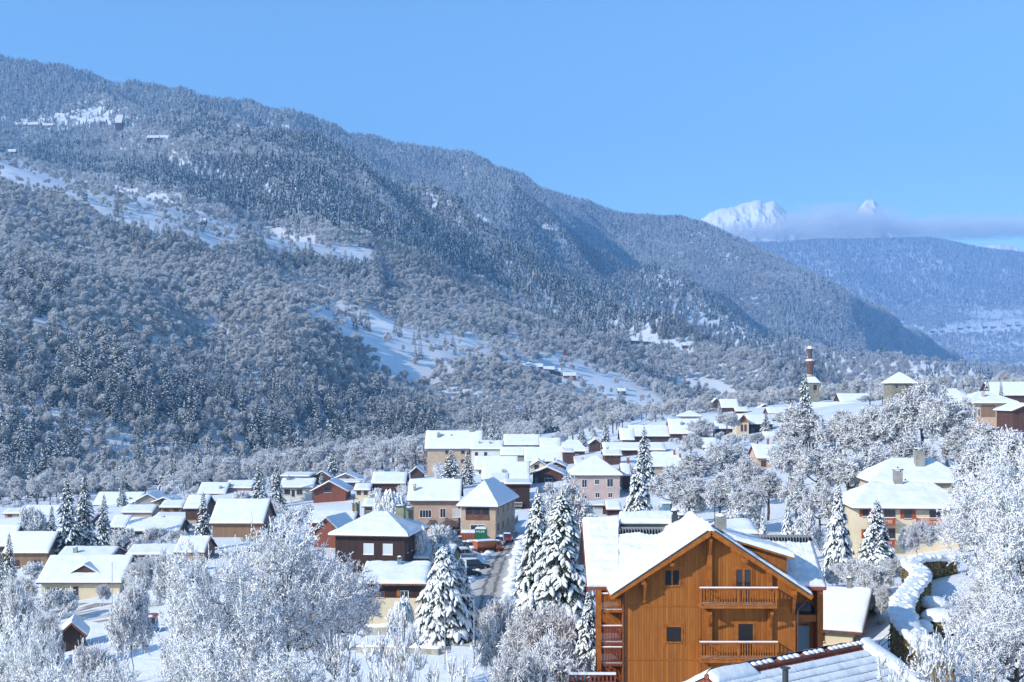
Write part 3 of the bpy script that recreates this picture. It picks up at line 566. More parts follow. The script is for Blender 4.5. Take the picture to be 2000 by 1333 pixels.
# sample the mountain
NS = 900000
yy = np.sqrt(RNG.random(NS) * (6300**2 - 560**2) + 560**2); uu = RNG.random(NS) * 2700 - 350; xx = PX(uu, yy)
zz = ground_z(xx, yy); _, vv = proj(xx, yy, zz)
def lny(k, u): return np.interp(u, us, LY[k])
foot_y = lny(0, uu); top_y = lny(9, uu)
wa = vnoise(xx / 90, yy / 110, 71); wb = fbm(xx / 260, yy / 300, 77, 3)
wv = fbm(uu / 60, vv / 22, 81, 3) * 20                    # ragged woodland edges
dens = np.interp(yy, [500, 1400, 2000, 3000, 6000], [.66, .62, .50, .40, .34]); dens = np.where((uu > 1120) & (yy > 3200), .55, dens); dens = np.where((uu > 1400) & (uu < 1800) & (yy > 3300), .95, dens)
gx_ = (ground_z(xx + 8, yy) - zz) / 8; gy_ = (ground_z(xx, yy + 8) - zz) / 8; dens = dens * np.sqrt(1 + gx_ ** 2 + gy_ ** 2) ** 1.6 * .82
mead = np.zeros(NS, bool)
for Pm in (MEADOW_C, MEADOW_D, MEADOW_E, MEADOW_F, MEADOW_G, MEADOW_H, MEADOW_I): mead |= in_poly(uu + wv * .5, vv + wv, Pm)
sparse = in_poly(uu, vv, [(150, 370), (480, 440), (480, 470), (300, 450), (150, 400)]) | in_poly(uu, vv, [(760, 610), (1120, 690), (1120, 740), (820, 700)])
dens = np.where(mead, np.where(in_poly(uu, vv, MEADOW_H), .2, np.where(sparse, .13, np.where(in_poly(uu, vv, MEADOW_D), .075, .03))), dens)
front = (yy > foot_y * .93) & (yy < top_y + 250)
for (hu, hv, hw_) in ((1026, 716, 16), (1047, 718, 16), (1072, 723, 18), (1088, 726, 12), (1113, 735, 20), (1104, 690, 8), (1240, 667, 14), (1262, 668, 12), (1338, 676, 9), (1137, 826, 14), (1215, 766, 12), (395, 436, 8), (22, 298, 14), (40, 243, 16), (66, 243, 16), (93, 245, 16), (185, 238, 12), (316, 270, 18), (231, 252, 12)):
    dens = np.where((np.abs(uu - hu) < hw_ * .8) & (vv > hv - 3) & (vv < hv + (9 if hv < 600 else 20)), 0, dens)
keep = front & (RNG.random(NS) < dens)
uu, vv, xx, yy, zz, wa, wb = [a[keep] for a in (uu, vv, xx, yy, zz, wa, wb)]
cp = np.full(len(uu), .10)
def setp(mask, p): cp[mask] = p
up_ = vv < np.interp(uu, [0, 300, 700, 735, 1000, 2000], [310, 372, 480, 490, 500, 600])
setp(up_, .55); setp((yy > 3000) & (uu < 1300), .9); setp((yy > 3500) & (uu >= 1150) & (uu < 1700), .42)
setp((uu > 1100) & (vv < 470) & (yy > 3400), .75)
setp(in_poly(uu, vv, SPURB), .95)
setp((vv > 660) & (uu < 840) & (vv < 960) & (yy < 1300), .36)
setp((vv > 780) & (uu < 860) & (yy < 1050), .66)
setp(in_poly(uu, vv, [(1100, 440), (1170, 495), (1325, 547), (1505, 655), (1600, 705), (1480, 690), (1250, 600), (1100, 530)]), .85)
setp(in_poly(uu, vv, [(480, 440), (720, 500), (720, 560), (480, 520)]), .5)
setp(in_poly(uu, vv, [(0, 240), (330, 262), (400, 300), (200, 330), (0, 290)]), .25)
cl = fbm(xx / 120, yy / 130, 91, 2); cp = np.clip(cp + np.where((cp > .05) & (cp < .9), cl * .9, 0), .02, .97)
isc = RNG.random(len(uu)) < cp
scl = (.75 + .5 * RNG.random(len(uu))) * np.where(yy > 3000, 1.15, 1.0)
scl = np.where(isc, scl, scl * 1.0)
# the nearest ones are things of their own
inv = (uu > 8) & (uu < 1500) & (vv > 300) & ~((uu > 820) & (vv > 850))
def near(mask, n):
    i = np.where(mask & inv)[0]; i = i[np.argsort(yy[i])][:n]; return i
NC = near(isc, 190); NB = near(~isc & (yy > 600), 1)[:0]
single = np.zeros(len(uu), bool); single[NC] = True; single[NB] = True
rz = RNG.random(len(uu)) * 6.28
bare = (uu > 1500) & (uu < 1760) & (yy > 3300) & (vv > 540); scl = np.where(bare, scl * 1.35, scl)
snz = vnoise(xx / 60, yy / 70, 33); scl = scl * (.72 + .55 * snz)
def joined(p):
    me = p.m[1].copy(); return me
HB = [p.m[1] for p in PROTO['hillbr']]; HC = [p.m[1] for p in PROTO['conH']]
for cm, m0, m1, nm, lb in ((isc, HC, FC, 'fir_wood', 'dark snow dusted fir woods covering the upper slopes of the mountain'), (~isc, HB, FB, 'broadleaf_wood', 'pale frosted leafless woods covering the lower slopes of the mountain')):
    m = cm & ~single; nr_ = yy < 1750; pk = RNG.integers(0, 1000, len(uu)); pk = np.where(nr_, pk % len(m0), len(m0) + (pk % len(m1) if cm is not isc else pk % 3 + 3 * ((RNG.random(len(uu)) < np.where((yy > 3900) | (uu < 1000) & (yy > 2700), .8, .12))))); sc_ = scl * np.where(nr_ & ~isc, .92, 1.0)
    instancer(nm, m0 + m1, np.stack([xx[m], yy[m], zz[m] - .3], 1), rz[m], sc_[m], pk[m], lb, 'wood'); print(nm, m.sum())
zones = [(0, 330, 'far left slope'), (330, 640, 'left part of the slope'), (640, 860, 'slope above the white and red houses'), (860, 1150, 'slope above the apartment block'), (1150, 1600, 'low slope left of the church')]
hband = [(0, 640, 'high on the'), (640, 760, 'halfway up the'), (760, 860, 'on the lower'), (860, 1200, 'at the foot of the')]
LM = ['at the left edge', 'near the left edge', 'above the three tall firs', 'above the low fields', 'above the grey gable', 'above the white roofed fields', 'straight above the tan house', 'left above the huge tree', 'above the white house', 'above the long dark shed', 'above the red brown house', 'above the peach gable', 'above the white barn', 'left of the apartment block', 'above the apartment block', 'above the white rendered house', 'above the roof cluster', 'above the pink house', 'right of the hamlet', 'above the two great firs', 'left of the long roofed row', 'above the long roofed row', 'above the yellow house', 'left of the timber gable', 'above the timber gable', 'left of the church']
def hill_single(i, k):
    conif = isc[i]; pr = PROTO['conH' if conif else 'hillbr']; p = pr[k % 3]; s = scl[i] * (.95 if conif else 1.0)
    zn = next((z for z in zones if z[0] <= uu[i] < z[1]), zones[-1]); hb = next((b for b in hband if b[0] <= vv[i] < b[1]), hband[-1])
    o = bpy.data.objects.new('fir_tree' if conif else 'frosted_tree', p.m[1]); COL.objects.link(o)
    o.location = (xx[i], yy[i], zz[i] - .4); o.rotation_euler = (0, 0, rz[i]); o.scale = (s, s, s)
    g = '%s %s %s' % ('firs' if conif else 'leafless trees', hb[2], zn[2])
    sz_ = 'towering' if s > 1.1 else ('tall' if s > .98 else ('middling' if s > .82 else 'low')); tn_ = LM[int(np.clip(uu[i] // 60, 0, len(LM) - 1))]
    tag(o, '%s fir %s slope, %s' % (sz_, hb[2].replace('at the foot of the', 'at the foot of the'), tn_), 'fir tree', 'firs ' + hb[2] + ' slope')
for k, i in enumerate(NC): hill_single(i, k)
for k, i in enumerate(NB): hill_single(i, k)
# woods on the far side of the valley
n = 60000; yf = np.sqrt(RNG.random(n) * (10200**2 - 7300**2) + 7300**2); uf = RNG.random(n) * 1050 + 1300; xf = PX(uf, yf); zf = farz(xf, yf); _, vf = proj(xf, yf, zf)
wv = fbm(uf / 40, vf / 12, 85, 3) * 9
md = in_poly(uf + wv, vf + wv, [(1800, 655), (1880, 628), (1900, 612), (1990, 606), (2100, 600), (2100, 642), (1900, 650)])
k = (RNG.random(n) < np.where(md, .10, 1.0)); xf, yf, zf, vf = xf[k], yf[k], zf[k], vf[k]; fc = RNG.random(len(xf)) < np.where(vf < 600, .85, .2)
for m, ms, nm, lb in ((fc, FC, 'far_fir_wood', 'hazy blue fir woods on the far side of the valley'), (~fc, FB, 'far_broadleaf_wood', 'hazy pale woods low on the far side of the valley')):
    q = m.sum(); instancer(nm, ms, np.stack([xf[m], yf[m], zf[m] - 1], 1), RNG.random(q) * 6.28, 1.25 + .6 * RNG.random(q), RNG.integers(0, len(ms), q), lb, 'wood')
# ------------------------------------------------------------------ building kit
def snow_patch(mb, c, th=.32, edges=(1, 1, 1, 0), ripple=0.0, rip_n=0, res=.35, mi=0, seed=0, rough=.12, ext=.06, maxn=90):
    """snow lying on a roof slope. c = eave0, eave1, ridge1, ridge0; edges: round off at (eave, side1, side0, ridge)"""
    c = [np.array(q, float) for q in c]; W = max(np.linalg.norm(c[1] - c[0]), np.linalg.norm(c[2] - c[3])); H = max(np.linalg.norm(c[3] - c[0]), np.linalg.norm(c[2] - c[1]))
    def par(L, lo, hi):
        n = int(np.clip(L / res, 3, maxn)); t = np.linspace(0, 1, n + 1); ex = []
        e = min(.3 / L, .3)
        if lo: ex += [e * .04, e * .2, e * .55]
        if hi: ex += [1 - e * .04, 1 - e * .2, 1 - e * .55]
        return np.unique(np.concatenate([t, ex]))
    us_ = par(W, edges[2], edges[1]); vs = par(H, edges[0], edges[3]); U, V = np.meshgrid(us_, vs)
    P = (c[0][None, None] * ((1 - U) * (1 - V))[..., None] + c[1] * (U * (1 - V))[..., None] + c[2] * (U * V)[..., None] + c[3] * ((1 - U) * V)[..., None])
    def fall(d): return np.sqrt(np.clip(1 - (1 - np.clip(d / .26, 0, 1)) ** 2, 0, 1))
    k = np.ones_like(U)
    if edges[0]: k = np.minimum(k, fall(V * H))
    if edges[3]: k = np.minimum(k, fall((1 - V) * H))
    if edges[1]: k = np.minimum(k, fall((1 - U) * W))
    if edges[2]: k = np.minimum(k, fall(U * W))
    nz = fbm(P[..., 0] * .9 + seed * 7.1, (P[..., 1] + P[..., 2]) * .9, 13, 3) * rough + fbm(P[..., 0] * 3.1 + seed, (P[..., 1] + P[..., 2]) * 3.1, 17, 2) * rough * .45
    h = th * (k * (1 + nz * 2.6))
    if ripple: h = h + ripple * (np.sin(U * rip_n * 2 * math.pi) * .7 + np.sin(V * H / .42 * math.pi + nz * 12) * .45) * k
    out = P.copy(); out[..., 2] += h + .01
    # bulge slightly over the eave
    dv = c[0] - c[3]; dv = dv / (np.linalg.norm(dv) + 1e-9)
    if edges[0]: out += dv * ((ext + .10) * np.clip(1 - V * H / .6, 0, 1) * k * (1 + 5 * nz))[..., None]; out[..., 2] -= (np.clip(1 - V * H / .35, 0, 1) * np.clip(nz * 3 + .15, 0, 1) * .14 * k)
    nr, nc = U.shape; idx = np.arange(nr * nc).reshape(nr, nc)
    Fc = np.stack([idx[:-1, :-1], idx[:-1, 1:], idx[1:, 1:], idx[1:, :-1]], -1).reshape(-1, 4)
    mb.add(out.reshape(-1, 3), Fc, mi, True)
def slab(mb, c, th=.16, mi=0):
    c = np.array(c, float); n = len(c); lo = c.copy(); lo[:, 2] -= th
    V = np.concatenate([c, lo]); Fc = [tuple(range(n)), tuple(range(2 * n - 1, n - 1, -1))] + [(i, n + i, n + (i + 1) % n, (i + 1) % n) for i in range(n)]
    mb.add(V, Fc, mi)
def chimney(parent, x, y, z0, z1, w=.6, d=.6, m='concrete', cap=True, pots=0, snow=.18):
    mb = MB(); mb.box(x - w / 2, x + w / 2, y - d / 2, y + d / 2, z0, z1, 0)
    if cap:
        for sx in (-1, 1):
            for sy in (-1, 1): mb.box(x + sx * w * .42 - .05, x + sx * w * .42 + .05, y + sy * d * .42 - .05, y + sy * d * .42 + .05, z1, z1 + .22, 0)
        mb.box(x - w * .62, x + w * .62, y - d * .62, y + d * .62, z1 + .22, z1 + .3, 1); top = z1 + .3
    else: top = z1
    for k in range(pots): mb.cyl((x + (k - .5 * (pots - 1)) * .35, y, top), (x + (k - .5 * (pots - 1)) * .35, y, top + .35), .11, .1, 8, 1)
    if snow: mb.lump((x, y, top - .02), w * .6, d * .6, snow, 2, 10, 4, int(abs(x * 7 + y * 3)), .12, 0)
    return mb.build('chimney', [M[m], M['darkmetal'], SNOW], parent)
def face_frame(face, W, D):
    if face == 'f': return lambda a, o, z: (a, -o, z)
    if face == 'r': return lambda a, o, z: (W / 2 + o, a, z)
    if face == 'l': return lambda a, o, z: (-W / 2 - o, D - a, z)
    return lambda a, o, z: (-a, D + o, z)
def qbox(mb, fr, a0, a1, o0, o1, z0, z1, mi=0):
    P_ = [fr(a, o, z) for z in (z0, z1) for o in (o0, o1) for a in (a0, a1)]
    mb.add(P_, [(0, 1, 3, 2), (4, 6, 7, 5), (0, 4, 5, 1), (2, 3, 7, 6), (0, 2, 6, 4), (1, 5, 7, 3)], mi)
def window(parent, fr, a0, a1, z0, z1, kind='w', name='window', mull=1, shutters=None, snow=True, sill=True):
    fm = {'w': 'frame_w', 'b': 'frame_b', 'p': 'pinetrim'}.get(kind, 'frame_w'); mb = MB(); t = min(.09, (a1 - a0) * .12)
    qbox(mb, fr, a0 - t, a0, -.04, .05, z0 - t, z1 + t); qbox(mb, fr, a1, a1 + t, -.04, .05, z0 - t, z1 + t)
    qbox(mb, fr, a0, a1, -.04, .05, z0 - t, z0); qbox(mb, fr, a0, a1, -.04, .05, z1, z1 + t)
    for k in range(mull):
        c = a0 + (a1 - a0) * (k + 1) / (mull + 1); qbox(mb, fr, c - t * .35, c + t * .35, -.02, .035, z0, z1)
    if sill: qbox(mb, fr, a0 - t * 1.5, a1 + t * 1.5, .003, .14, z0 - t - .06, z0 - t)
    if snow and sill: qbox(mb, fr, a0 - t, a1 + t, .02, .13, z0 - t + .002, z0 - t + .06, 1)
    o = mb.build(name, [M[fm], SNOW], parent)
    g = MB(); qbox(g, fr, a0, a1, -.03, .012, z0, z1); g.build('pane', M['glass'] if kind != 's' else M['shutter_w'], o)
    if shutters:
        for s in (-1, 1):
            sh = MB(); w = (a1 - a0) * .52; e = a0 - t - w if s < 0 else a1 + t; qbox(sh, fr, e, e + w, .004, .05, z0 - t, z1 + t)
            for q in range(5): qbox(sh, fr, e + .05, e + w - .05, .05, .062, z0 + (z1 - z0) * (q + .1) / 5, z0 + (z1 - z0) * (q + .7) / 5)
            sh.build('shutter', M[shutters], parent)
    return o
def balcony(parent, fr, a0, a1, z, out=1.1, h=1.0, m='pinetrim', pitch=.12, depth0=0.0, slat=True, snow=True):
    mb = MB(); qbox(mb, fr, a0, a1, depth0 + .003, out, z - .16, z, 0)
    for a in np.linspace(a0 + .05, a1 - .05, max(2, int((a1 - a0) / 1.6) + 1)): qbox(mb, fr, a - .05, a + .05, out - .1, out, z, z + h, 0)
    qbox(mb, fr, a0, a1, out - .09, out - .01, z + .08, z + .16, 0)
    n = int((a1 - a0) / pitch)
    for k in range(n):
        a = a0 + (k + .5) * (a1 - a0) / n; qbox(mb, fr, a - .035, a + .035, out - .07, out - .03, z + .1, z + h - .02, 0)
    for e in (a0 + .05, a1 - .05):
        for o in np.arange(depth0 + .1, out - .1, .16): qbox(mb, fr, e - .02, e + .02, o, o + .07, z + .1, z + h, 0)
        qbox(mb, fr, e - .05, e + .05, depth0, out, z + h - .002, z + h + .07, 0)
    qbox(mb, fr, a0 - .05, a1 + .05, out - .12, out + .04, z + h, z + h + .08, 0)
    if snow:
        qbox(mb, fr, a0 - .04, a1 + .04, out - .10, out + .03, z + h + .08, z + h + .15, 1); qbox(mb, fr, a0 + .1, a1 - .1, .1, out - .15, z + .001, z + .09, 1)
    return mb.build('balcony', [M[m], SNOW], parent)
RES_ID = [0]
def building(label, u0, u1, eave, ridge, base, Y, D=9, typ='x', wall='beige', yaw=0, over=.55, side=.5, wins=(3, 2), kind='w', rwins=0, chim=((.3, .4),), roofm='tile', th=.33, name='house', cat='house', shut=None, group=None, hipk=.5, rows=None, gable=None, ripple=0, lowwall=None, skirt=1.5, snowcol=None, wingable=0, ridgelen=None):
    """u0, u1: roof edges in the picture; eave, ridge, base: picture rows; Y: distance of the front eave"""
    RES_ID[0] += 1; sd = RES_ID[0]
    x0, x1 = PX(u0, Y), PX(u1, Y); cx = (x0 + x1) / 2; W = (x1 - x0) - 2 * side; zb = PZ(base, Y + over); ze = PZ(eave, Y)
    root = empty(name, (cx, Y + over, zb), R(yaw)); tag(root, label, cat, group)
    e = ze - zb; zr = PZ(ridge, Y + over + D / 2 if typ != 'y' else Y) - zb
    zr = max(zr, e + .5); BOXES.append((u0, u1, ridge, base, Y))
    h2, o = W / 2, over
    res = .45 if Y < 260 else (.9 if Y < 400 else 1.4)
    wm = M[wall]
    rise = (zr - e)
    mb = MB()
    if typ == 'x':      # ridge parallel to the picture
        sl = rise / (D / 2 + o); we = e + sl * o - .16
        V = [(-h2, 0, -skirt), (h2, 0, -skirt), (h2, D, -skirt), (-h2, D, -skirt), (-h2, 0, we), (h2, 0, we), (h2, D, we), (-h2, D, we), (-h2, D / 2, zr - .17), (h2, D / 2, zr - .17)]
        mb.add(V, [(0, 1, 5, 4), (2, 3, 7, 6), (1, 2, 6, 9, 5), (3, 0, 4, 8, 7), (4, 5, 9, 8), (6, 7, 8, 9)])
        s = h2 + side
        slopes = [[(-s, -o, e), (s, -o, e), (s, D / 2, zr), (-s, D / 2, zr)], [(s, D + o, e), (-s, D + o, e), (-s, D / 2, zr), (s, D / 2, zr)]]
        eg = [(1, 1, 1, 0)] * 2
    elif typ == 'y':    # gable to the front
        s = h2 + side; sl = rise / s; we = e + sl * side - .16
        V = [(-h2, 0, -skirt), (h2, 0, -skirt), (h2, D, -skirt), (-h2, D, -skirt), (-h2, 0, we), (h2, 0, we), (h2, D, we), (-h2, D, we), (0, 0, zr - .17), (0, D, zr - .17)]
        mb.add(V, [(0, 1, 5, 8, 4), (2, 3, 7, 9, 6), (1, 2, 6, 5), (3, 0, 4, 7), (4, 8, 9, 7), (8, 5, 6, 9)])
        slopes = [[(-s, D + o, e), (-s, -o, e), (0, -o, zr), (0, D + o, zr)], [(s, -o, e), (s, D + o, e), (0, D + o, zr), (0, -o, zr)]]
        eg = [(1, 1, 1, 0)] * 2
    elif typ == 'hip':
        s = h2 + side; sl = rise / (D / 2 + o); we = e + .02
        mb.add([(-h2, 0, -skirt), (h2, 0, -skirt), (h2, D, -skirt), (-h2, D, -skirt), (-h2, 0, we), (h2, 0, we), (h2, D, we), (-h2, D, we)],
               [(0, 1, 5, 4), (2, 3, 7, 6), (1, 2, 6, 5), (3, 0, 4, 7), (4, 5, 6, 7)])
        rl = s * (1 - hipk) if ridgelen is None else ridgelen; A, B_, C_, D_ = (-s, -o, e), (s, -o, e), (s, D + o, e), (-s, D + o, e); Pq, Q = (-rl, D / 2, zr), (rl, D / 2, zr)
        slopes = [[A, B_, Q, Pq], [C_, D_, Pq, Q], [B_, C_, Q, Q], [D_, A, Pq, Pq]]; eg = [(1, 0, 0, 0)] * 4
    elif typ == 'hipy':  # hip, ridge running away
        s = h2 + side; we = e + .02
        mb.add([(-h2, 0, -skirt), (h2, 0, -skirt), (h2, D, -skirt), (-h2, D, -skirt), (-h2, 0, we), (h2, 0, we), (h2, D, we), (-h2, D, we)],
               [(0, 1, 5, 4), (2, 3, 7, 6), (1, 2, 6, 5), (3, 0, 4, 7), (4, 5, 6, 7)])
        A, B_, C_, D_ = (-s, -o, e), (s, -o, e), (s, D + o, e), (-s, D + o, e); Pq, Q = (0, D * hipk, zr), (0, D * (1 - hipk) + .01, zr)
        slopes = [[A, B_, Pq, Pq], [B_, C_, Q, Pq], [C_, D_, Q, Q], [D_, A, Pq, Q]]; eg = [(1, 0, 0, 0)] * 4
    else:               # mono-pitch, falling to the front; the row `ridge` is its rear edge
        zr = max(PZ(ridge, Y + over * 2 + D) - zb, e + .05); sl = (zr - e) / (D + 2 * o); s = h2 + side; f0, f1 = e + sl * o - .17, e + sl * (D + o) - .17
        mb.add([(-h2, 0, -skirt), (h2, 0, -skirt), (h2, D, -skirt), (-h2, D, -skirt), (-h2, 0, f0), (h2, 0, f0), (h2, D, f1), (-h2, D, f1)],
               [(0, 1, 5, 4), (2, 3, 7, 6), (1, 2, 6, 5), (3, 0, 4, 7), (4, 5, 6, 7)])
        slopes = [[(-s, -o, e), (s, -o, e), (s, D + o, zr), (-s, D + o, zr)]]; eg = [(1, 1, 1, 1)]
    wo_ = mb.build('wall', wm, root)
    if gable:           # timber cladding on the gable triangle
        gb = MB(); zz_ = e + (zr - e) * .12
        if typ == 'y': gb.add([(-h2 * .88, -.03, zz_), (h2 * .88, -.03, zz_), (0, -.03, zr - .2), (-h2 * .88, -.004, zz_), (h2 * .88, -.004, zz_), (0, -.004, zr - .2)], [(0, 1, 2), (3, 5, 4), (0, 3, 4, 1), (1, 4, 5, 2), (2, 5, 3, 0)])
        else: gb.add([(h2 + .03, D * .06, zz_), (h2 + .03, D * .94, zz_), (h2 + .03, D / 2, zr - .2), (h2 + .004, D * .06, zz_), (h2 + .004, D * .94, zz_), (h2 + .004, D / 2, zr - .2)], [(0, 1, 2), (3, 5, 4), (0, 3, 4, 1), (1, 4, 5, 2), (2, 5, 3, 0)])
        gb.build('gable_boards', M[gable], root)
    rb = MB()
    for c in slopes:
        if c[2] == c[3]: slab(rb, c[:3], .14)
        else: slab(rb, c, .14)
    ro = rb.build('roof', M[roofm], root)
    ft = MB()
    if typ in ('x', 'mono'): ft.beam((-s, -o - .03, e - .08), (s, -o - .03, e - .08), .05, .2)
    if typ == 'y':
        for sg in (-1, 1): ft.beam((sg * s, -o - .03, e - .1), (0, -o - .03, zr - .1), .05, .24)
    if typ == 'x':
        for sg in (-1, 1):
            for q in (-o, D + o): ft.beam((sg * (s + .02), q, e - .1), (sg * (s + .02), D / 2, zr - .1), .05, .22)
    if ft.V: ft.build('bargeboard', M['eave'], ro)
    sb = MB()
    for c, g_ in zip(slopes, eg): snow_patch(sb, c, th, g_, res=res, seed=sd, ripple=ripple, rip_n=int(2 * s / .5))
    sb.build('snow_cover', snowcol or SNOW, ro)
    for cdef in chim:
        fx, fy = cdef[0], cdef[1]; cw = cdef[2] if len(cdef) > 2 else .7; ch = cdef[3] if len(cdef) > 3 else 1.1; cm = cdef[4] if len(cdef) > 4 else 'concrete'
        X_ = -s + fx * 2 * s; Yc = -o + fy * (D + 2 * o)
        if typ == 'x': zs = e + sl * (Yc + o if Yc < D / 2 else D + o - Yc)
        elif typ == 'y': zs = e + sl * (s - abs(X_))
        elif typ == 'mono': zs = e + sl * (Yc + o)
        else: zs = e + rise * min(1, min((Yc + o) / (D / 2 + o), (D + o - Yc) / (D / 2 + o), (s - abs(X_)) / (s - (rl if typ == 'hip' else 0))))
        chimney(ro, X_, Yc, zs - .3, zs + ch, cw, cw, cm, pots=1 if cw > .8 else 0)
    # windows: columns and storeys, or explicit boxes in picture pixels
    fr = face_frame('f', W, D); hh = e
    if isinstance(wins, tuple):
        nc, nr = wins; st = hh / max(nr, 1)
        for r in range(nr):
            for c in range(nc):
                a = -h2 + (c + .5) * W / nc; ww = min(1.2, W / nc * .5); wh = min(1.25, st * .5)
                window(root, fr, a - ww / 2, a + ww / 2, r * st + st * .34, r * st + st * .34 + wh, kind, shutters=shut, snow=Y < 300)
        if typ == 'y' and rise > 2 and wingable: window(root, fr, -.5, .5, hh + rise * .15, hh + rise * .15 + 1.0, kind, shutters=shut, snow=Y < 300)
    else:
        for wd in wins:
            a0, a1, r0, r1 = wd[:4]; k2 = wd[4] if len(wd) > 4 else kind; sh2 = wd[5] if len(wd) > 5 else shut
            yf = Y + over; window(root, fr, PX(a0, yf) - cx, PX(a1, yf) - cx, PZ(r1, yf) - zb, PZ(r0, yf) - zb, k2, mull=wd[6] if len(wd) > 6 else 1, shutters=sh2, name='door' if k2 == 'd' else 'window', sill=k2 != 'd')
    if rwins:
        fr2 = face_frame('r' if rwins > 0 else 'l', W, D); n = abs(rwins)
        for r in range(2 if hh > 4.5 else 1):
            for c in range(n):
                a = (c + .5) * D / n; st = hh / (2 if hh > 4.5 else 1)
                window(root, fr2, a - .5, a + .5, r * st + st * .36, r * st + st * .36 + min(1.2, st * .45), kind, snow=Y < 300)
    root['_dims'] = 0; del root['_dims']
    return dict(root=root, roof=ro, wall=wo_, W=W, D=D, e=e, zr=zr, cx=cx, Y=Y + over, zb=zb, s=s, o=o, fr=fr)
# ------------------------------------------------------------------ the village houses
B = building
def hb(h, u0, u1, r0, r1, m='redwood', out=1.1, face='f'):
    """balcony on a house front given in picture pixels"""
    yf = h['Y'] - out; a0, a1 = PX(u0, yf) - h['cx'], PX(u1, yf) - h['cx']; z0 = PZ(r1, yf) - h['zb']; z1 = PZ(r0, yf) - h['zb']
    return balcony(h['root'], h['fr'], a0, a1, z0 + .12, out, max(.7, z1 - z0 - .2), m, pitch=.2)
# centre
h = B('tall beige apartment block with orange side balconies, tallest of the central cluster', 829, 942, 877, 843, 928, 460, 14, 'x', 'beige', 0, .9, 1.0, [(870, 876, 881, 887, 'b'), (901, 907, 881, 887, 'b'), (912, 918, 881, 888, 'b'), (901, 907, 898, 905, 'b'), (912, 918, 898, 905, 'b'), (870, 876, 898, 905, 'b')], chim=((.23, .32, 1.0, 1.6), (.8, .5, 1.6, 1.2), (.45, .35, .4, .5)), gable=None, rwins=2, name='apartment_block', cat='apartment block')
for r in (0, 1, 2, 3):
    balcony(h['root'], face_frame('l', h['W'], h['D']), 8.5, 13.5, .6 + r * 2.7, 1.6, .95, 'redwood', pitch=.5)
B('white rendered house with three small chimneys, right of the beige apartment block', 918, 984, 878, 862, 902, 440, 10, 'x', 'white', 0, .5, .5, [(946, 951, 884, 892, 'b'), (928, 933, 884, 892, 'b')], chim=((.27, .3, .5, .9), (.58, .3, .5, .9), (.7, .5, .6, 1.3)))
B('snow roofed house with two stub chimneys, highest roof in the middle of the cluster', 983, 1056, 870, 850, 886, 470, 11, 'x', 'beige', 0, .6, .6, (4, 1), chim=((.4, .55, .6, 1.2), (.56, .6, .6, 1.0)), kind='b')
B('house with plain snow roof half shaded blue, left of the square hipped one', 1054, 1096, 876, 857, 892, 462, 10, 'x', 'brown', 0, .6, .5, (2, 1), chim=((.6, .5, .5, .8),), kind='b')
B('wide low hipped roof house at the right end of the cluster', 1094, 1147, 882, 861, 907, 440, 13, 'hip', 'brown', 0, .8, .8, [(1124, 1130, 888, 896, 'w'), (1106, 1112, 888, 896, 'w')], hipk=.55, chim=())
B('small snow roofed house with orange door front, below the two stub chimneys', 977, 1030, 890, 875, 905, 412, 7, 'x', 'grey', 0, .5, .5, [(992, 996, 893, 900, 'b'), (1000, 1004, 893, 900, 'b')], chim=((.1, .6, .5, 1.4),))
B('broad snow roof with small dormer and tall brown end wall, middle of the cluster', 1024, 1102, 902, 875, 915, 398, 12, 'x', 'brown', 0, .6, .6, (3, 1), kind='b', chim=((.1, .8, .8, .9), (.5, .75, 1.2, .3)), rwins=2, gable='brown')
B('long low snow roof with a small cone chimney, behind the two frosted garden firs', 926, 1012, 918, 893, 930, 385, 11, 'x', 'white', 0, .5, .5, (4, 1), chim=((.33, .6, .7, .8), (.7, .6, 1.0, .3)))
B('small cream gabled house showing its pale front, behind the dark brown gabled one', 1033, 1070, 912, 900, 926, 372, 9, 'y', 'cream', 0, .5, .5, [(1044, 1052, 909, 918, 'b')], chim=((.8, .5, .5, .8),))
B('snow roofed house with tall thin chimney, right above the dark flat roofed building', 940, 1035, 936, 904, 946, 325, 12, 'x', 'brown', 0, .5, .4, (3, 1), kind='b', chim=((.18, .9, .6, .8), (.44, .15, .5, 1.0)), rwins=2)
B('dark brown gabled chalet with broken snow roofs, left of the pink house', 1036, 1102, 927, 913, 955, 335, 12, 'y', 'brown', -6, .8, .6, [(1064, 1078, 935, 950, 'w'), (1046, 1050, 934, 944, 'w')], chim=((.75, .3, .5, .8), (.6, .6, .5, .9)), kind='w')
B('brown annex with double stepped snow roof behind the dark brown gabled chalet', 1066, 1106, 912, 903, 930, 352, 8, 'y', 'brown', -6, .6, .5, (1, 1), chim=((.4, .5, .4, .9),), kind='b')
B('tall narrow brown block behind the dark brown chalet', 1098, 1122, 884, 878, 928, 395, 8, 'mono', 'brown', 0, .3, .3, (1, 2), chim=(), kind='b')
h = B('dark timber building with flat snowy roof and glazed ground floor, beside the road', 984, 1040, 946, 941, 1010, 285, 12, 'mono', 'darkwood', 0, .8, .6, [(992, 1006, 957, 982, 'b'), (992, 1017, 995, 1009, 'w')], chim=(), kind='b')
hb(h, 992, 1020, 983, 990, 'concrete', .6)
B('dark shed wing with lean snow roof between the mansion and the dark timber building', 952, 994, 943, 926, 975, 300, 12, 'x', 'darkwood', 0, .4, .3, (1, 1), chim=((.8, .5, .5, .8),), kind='b')
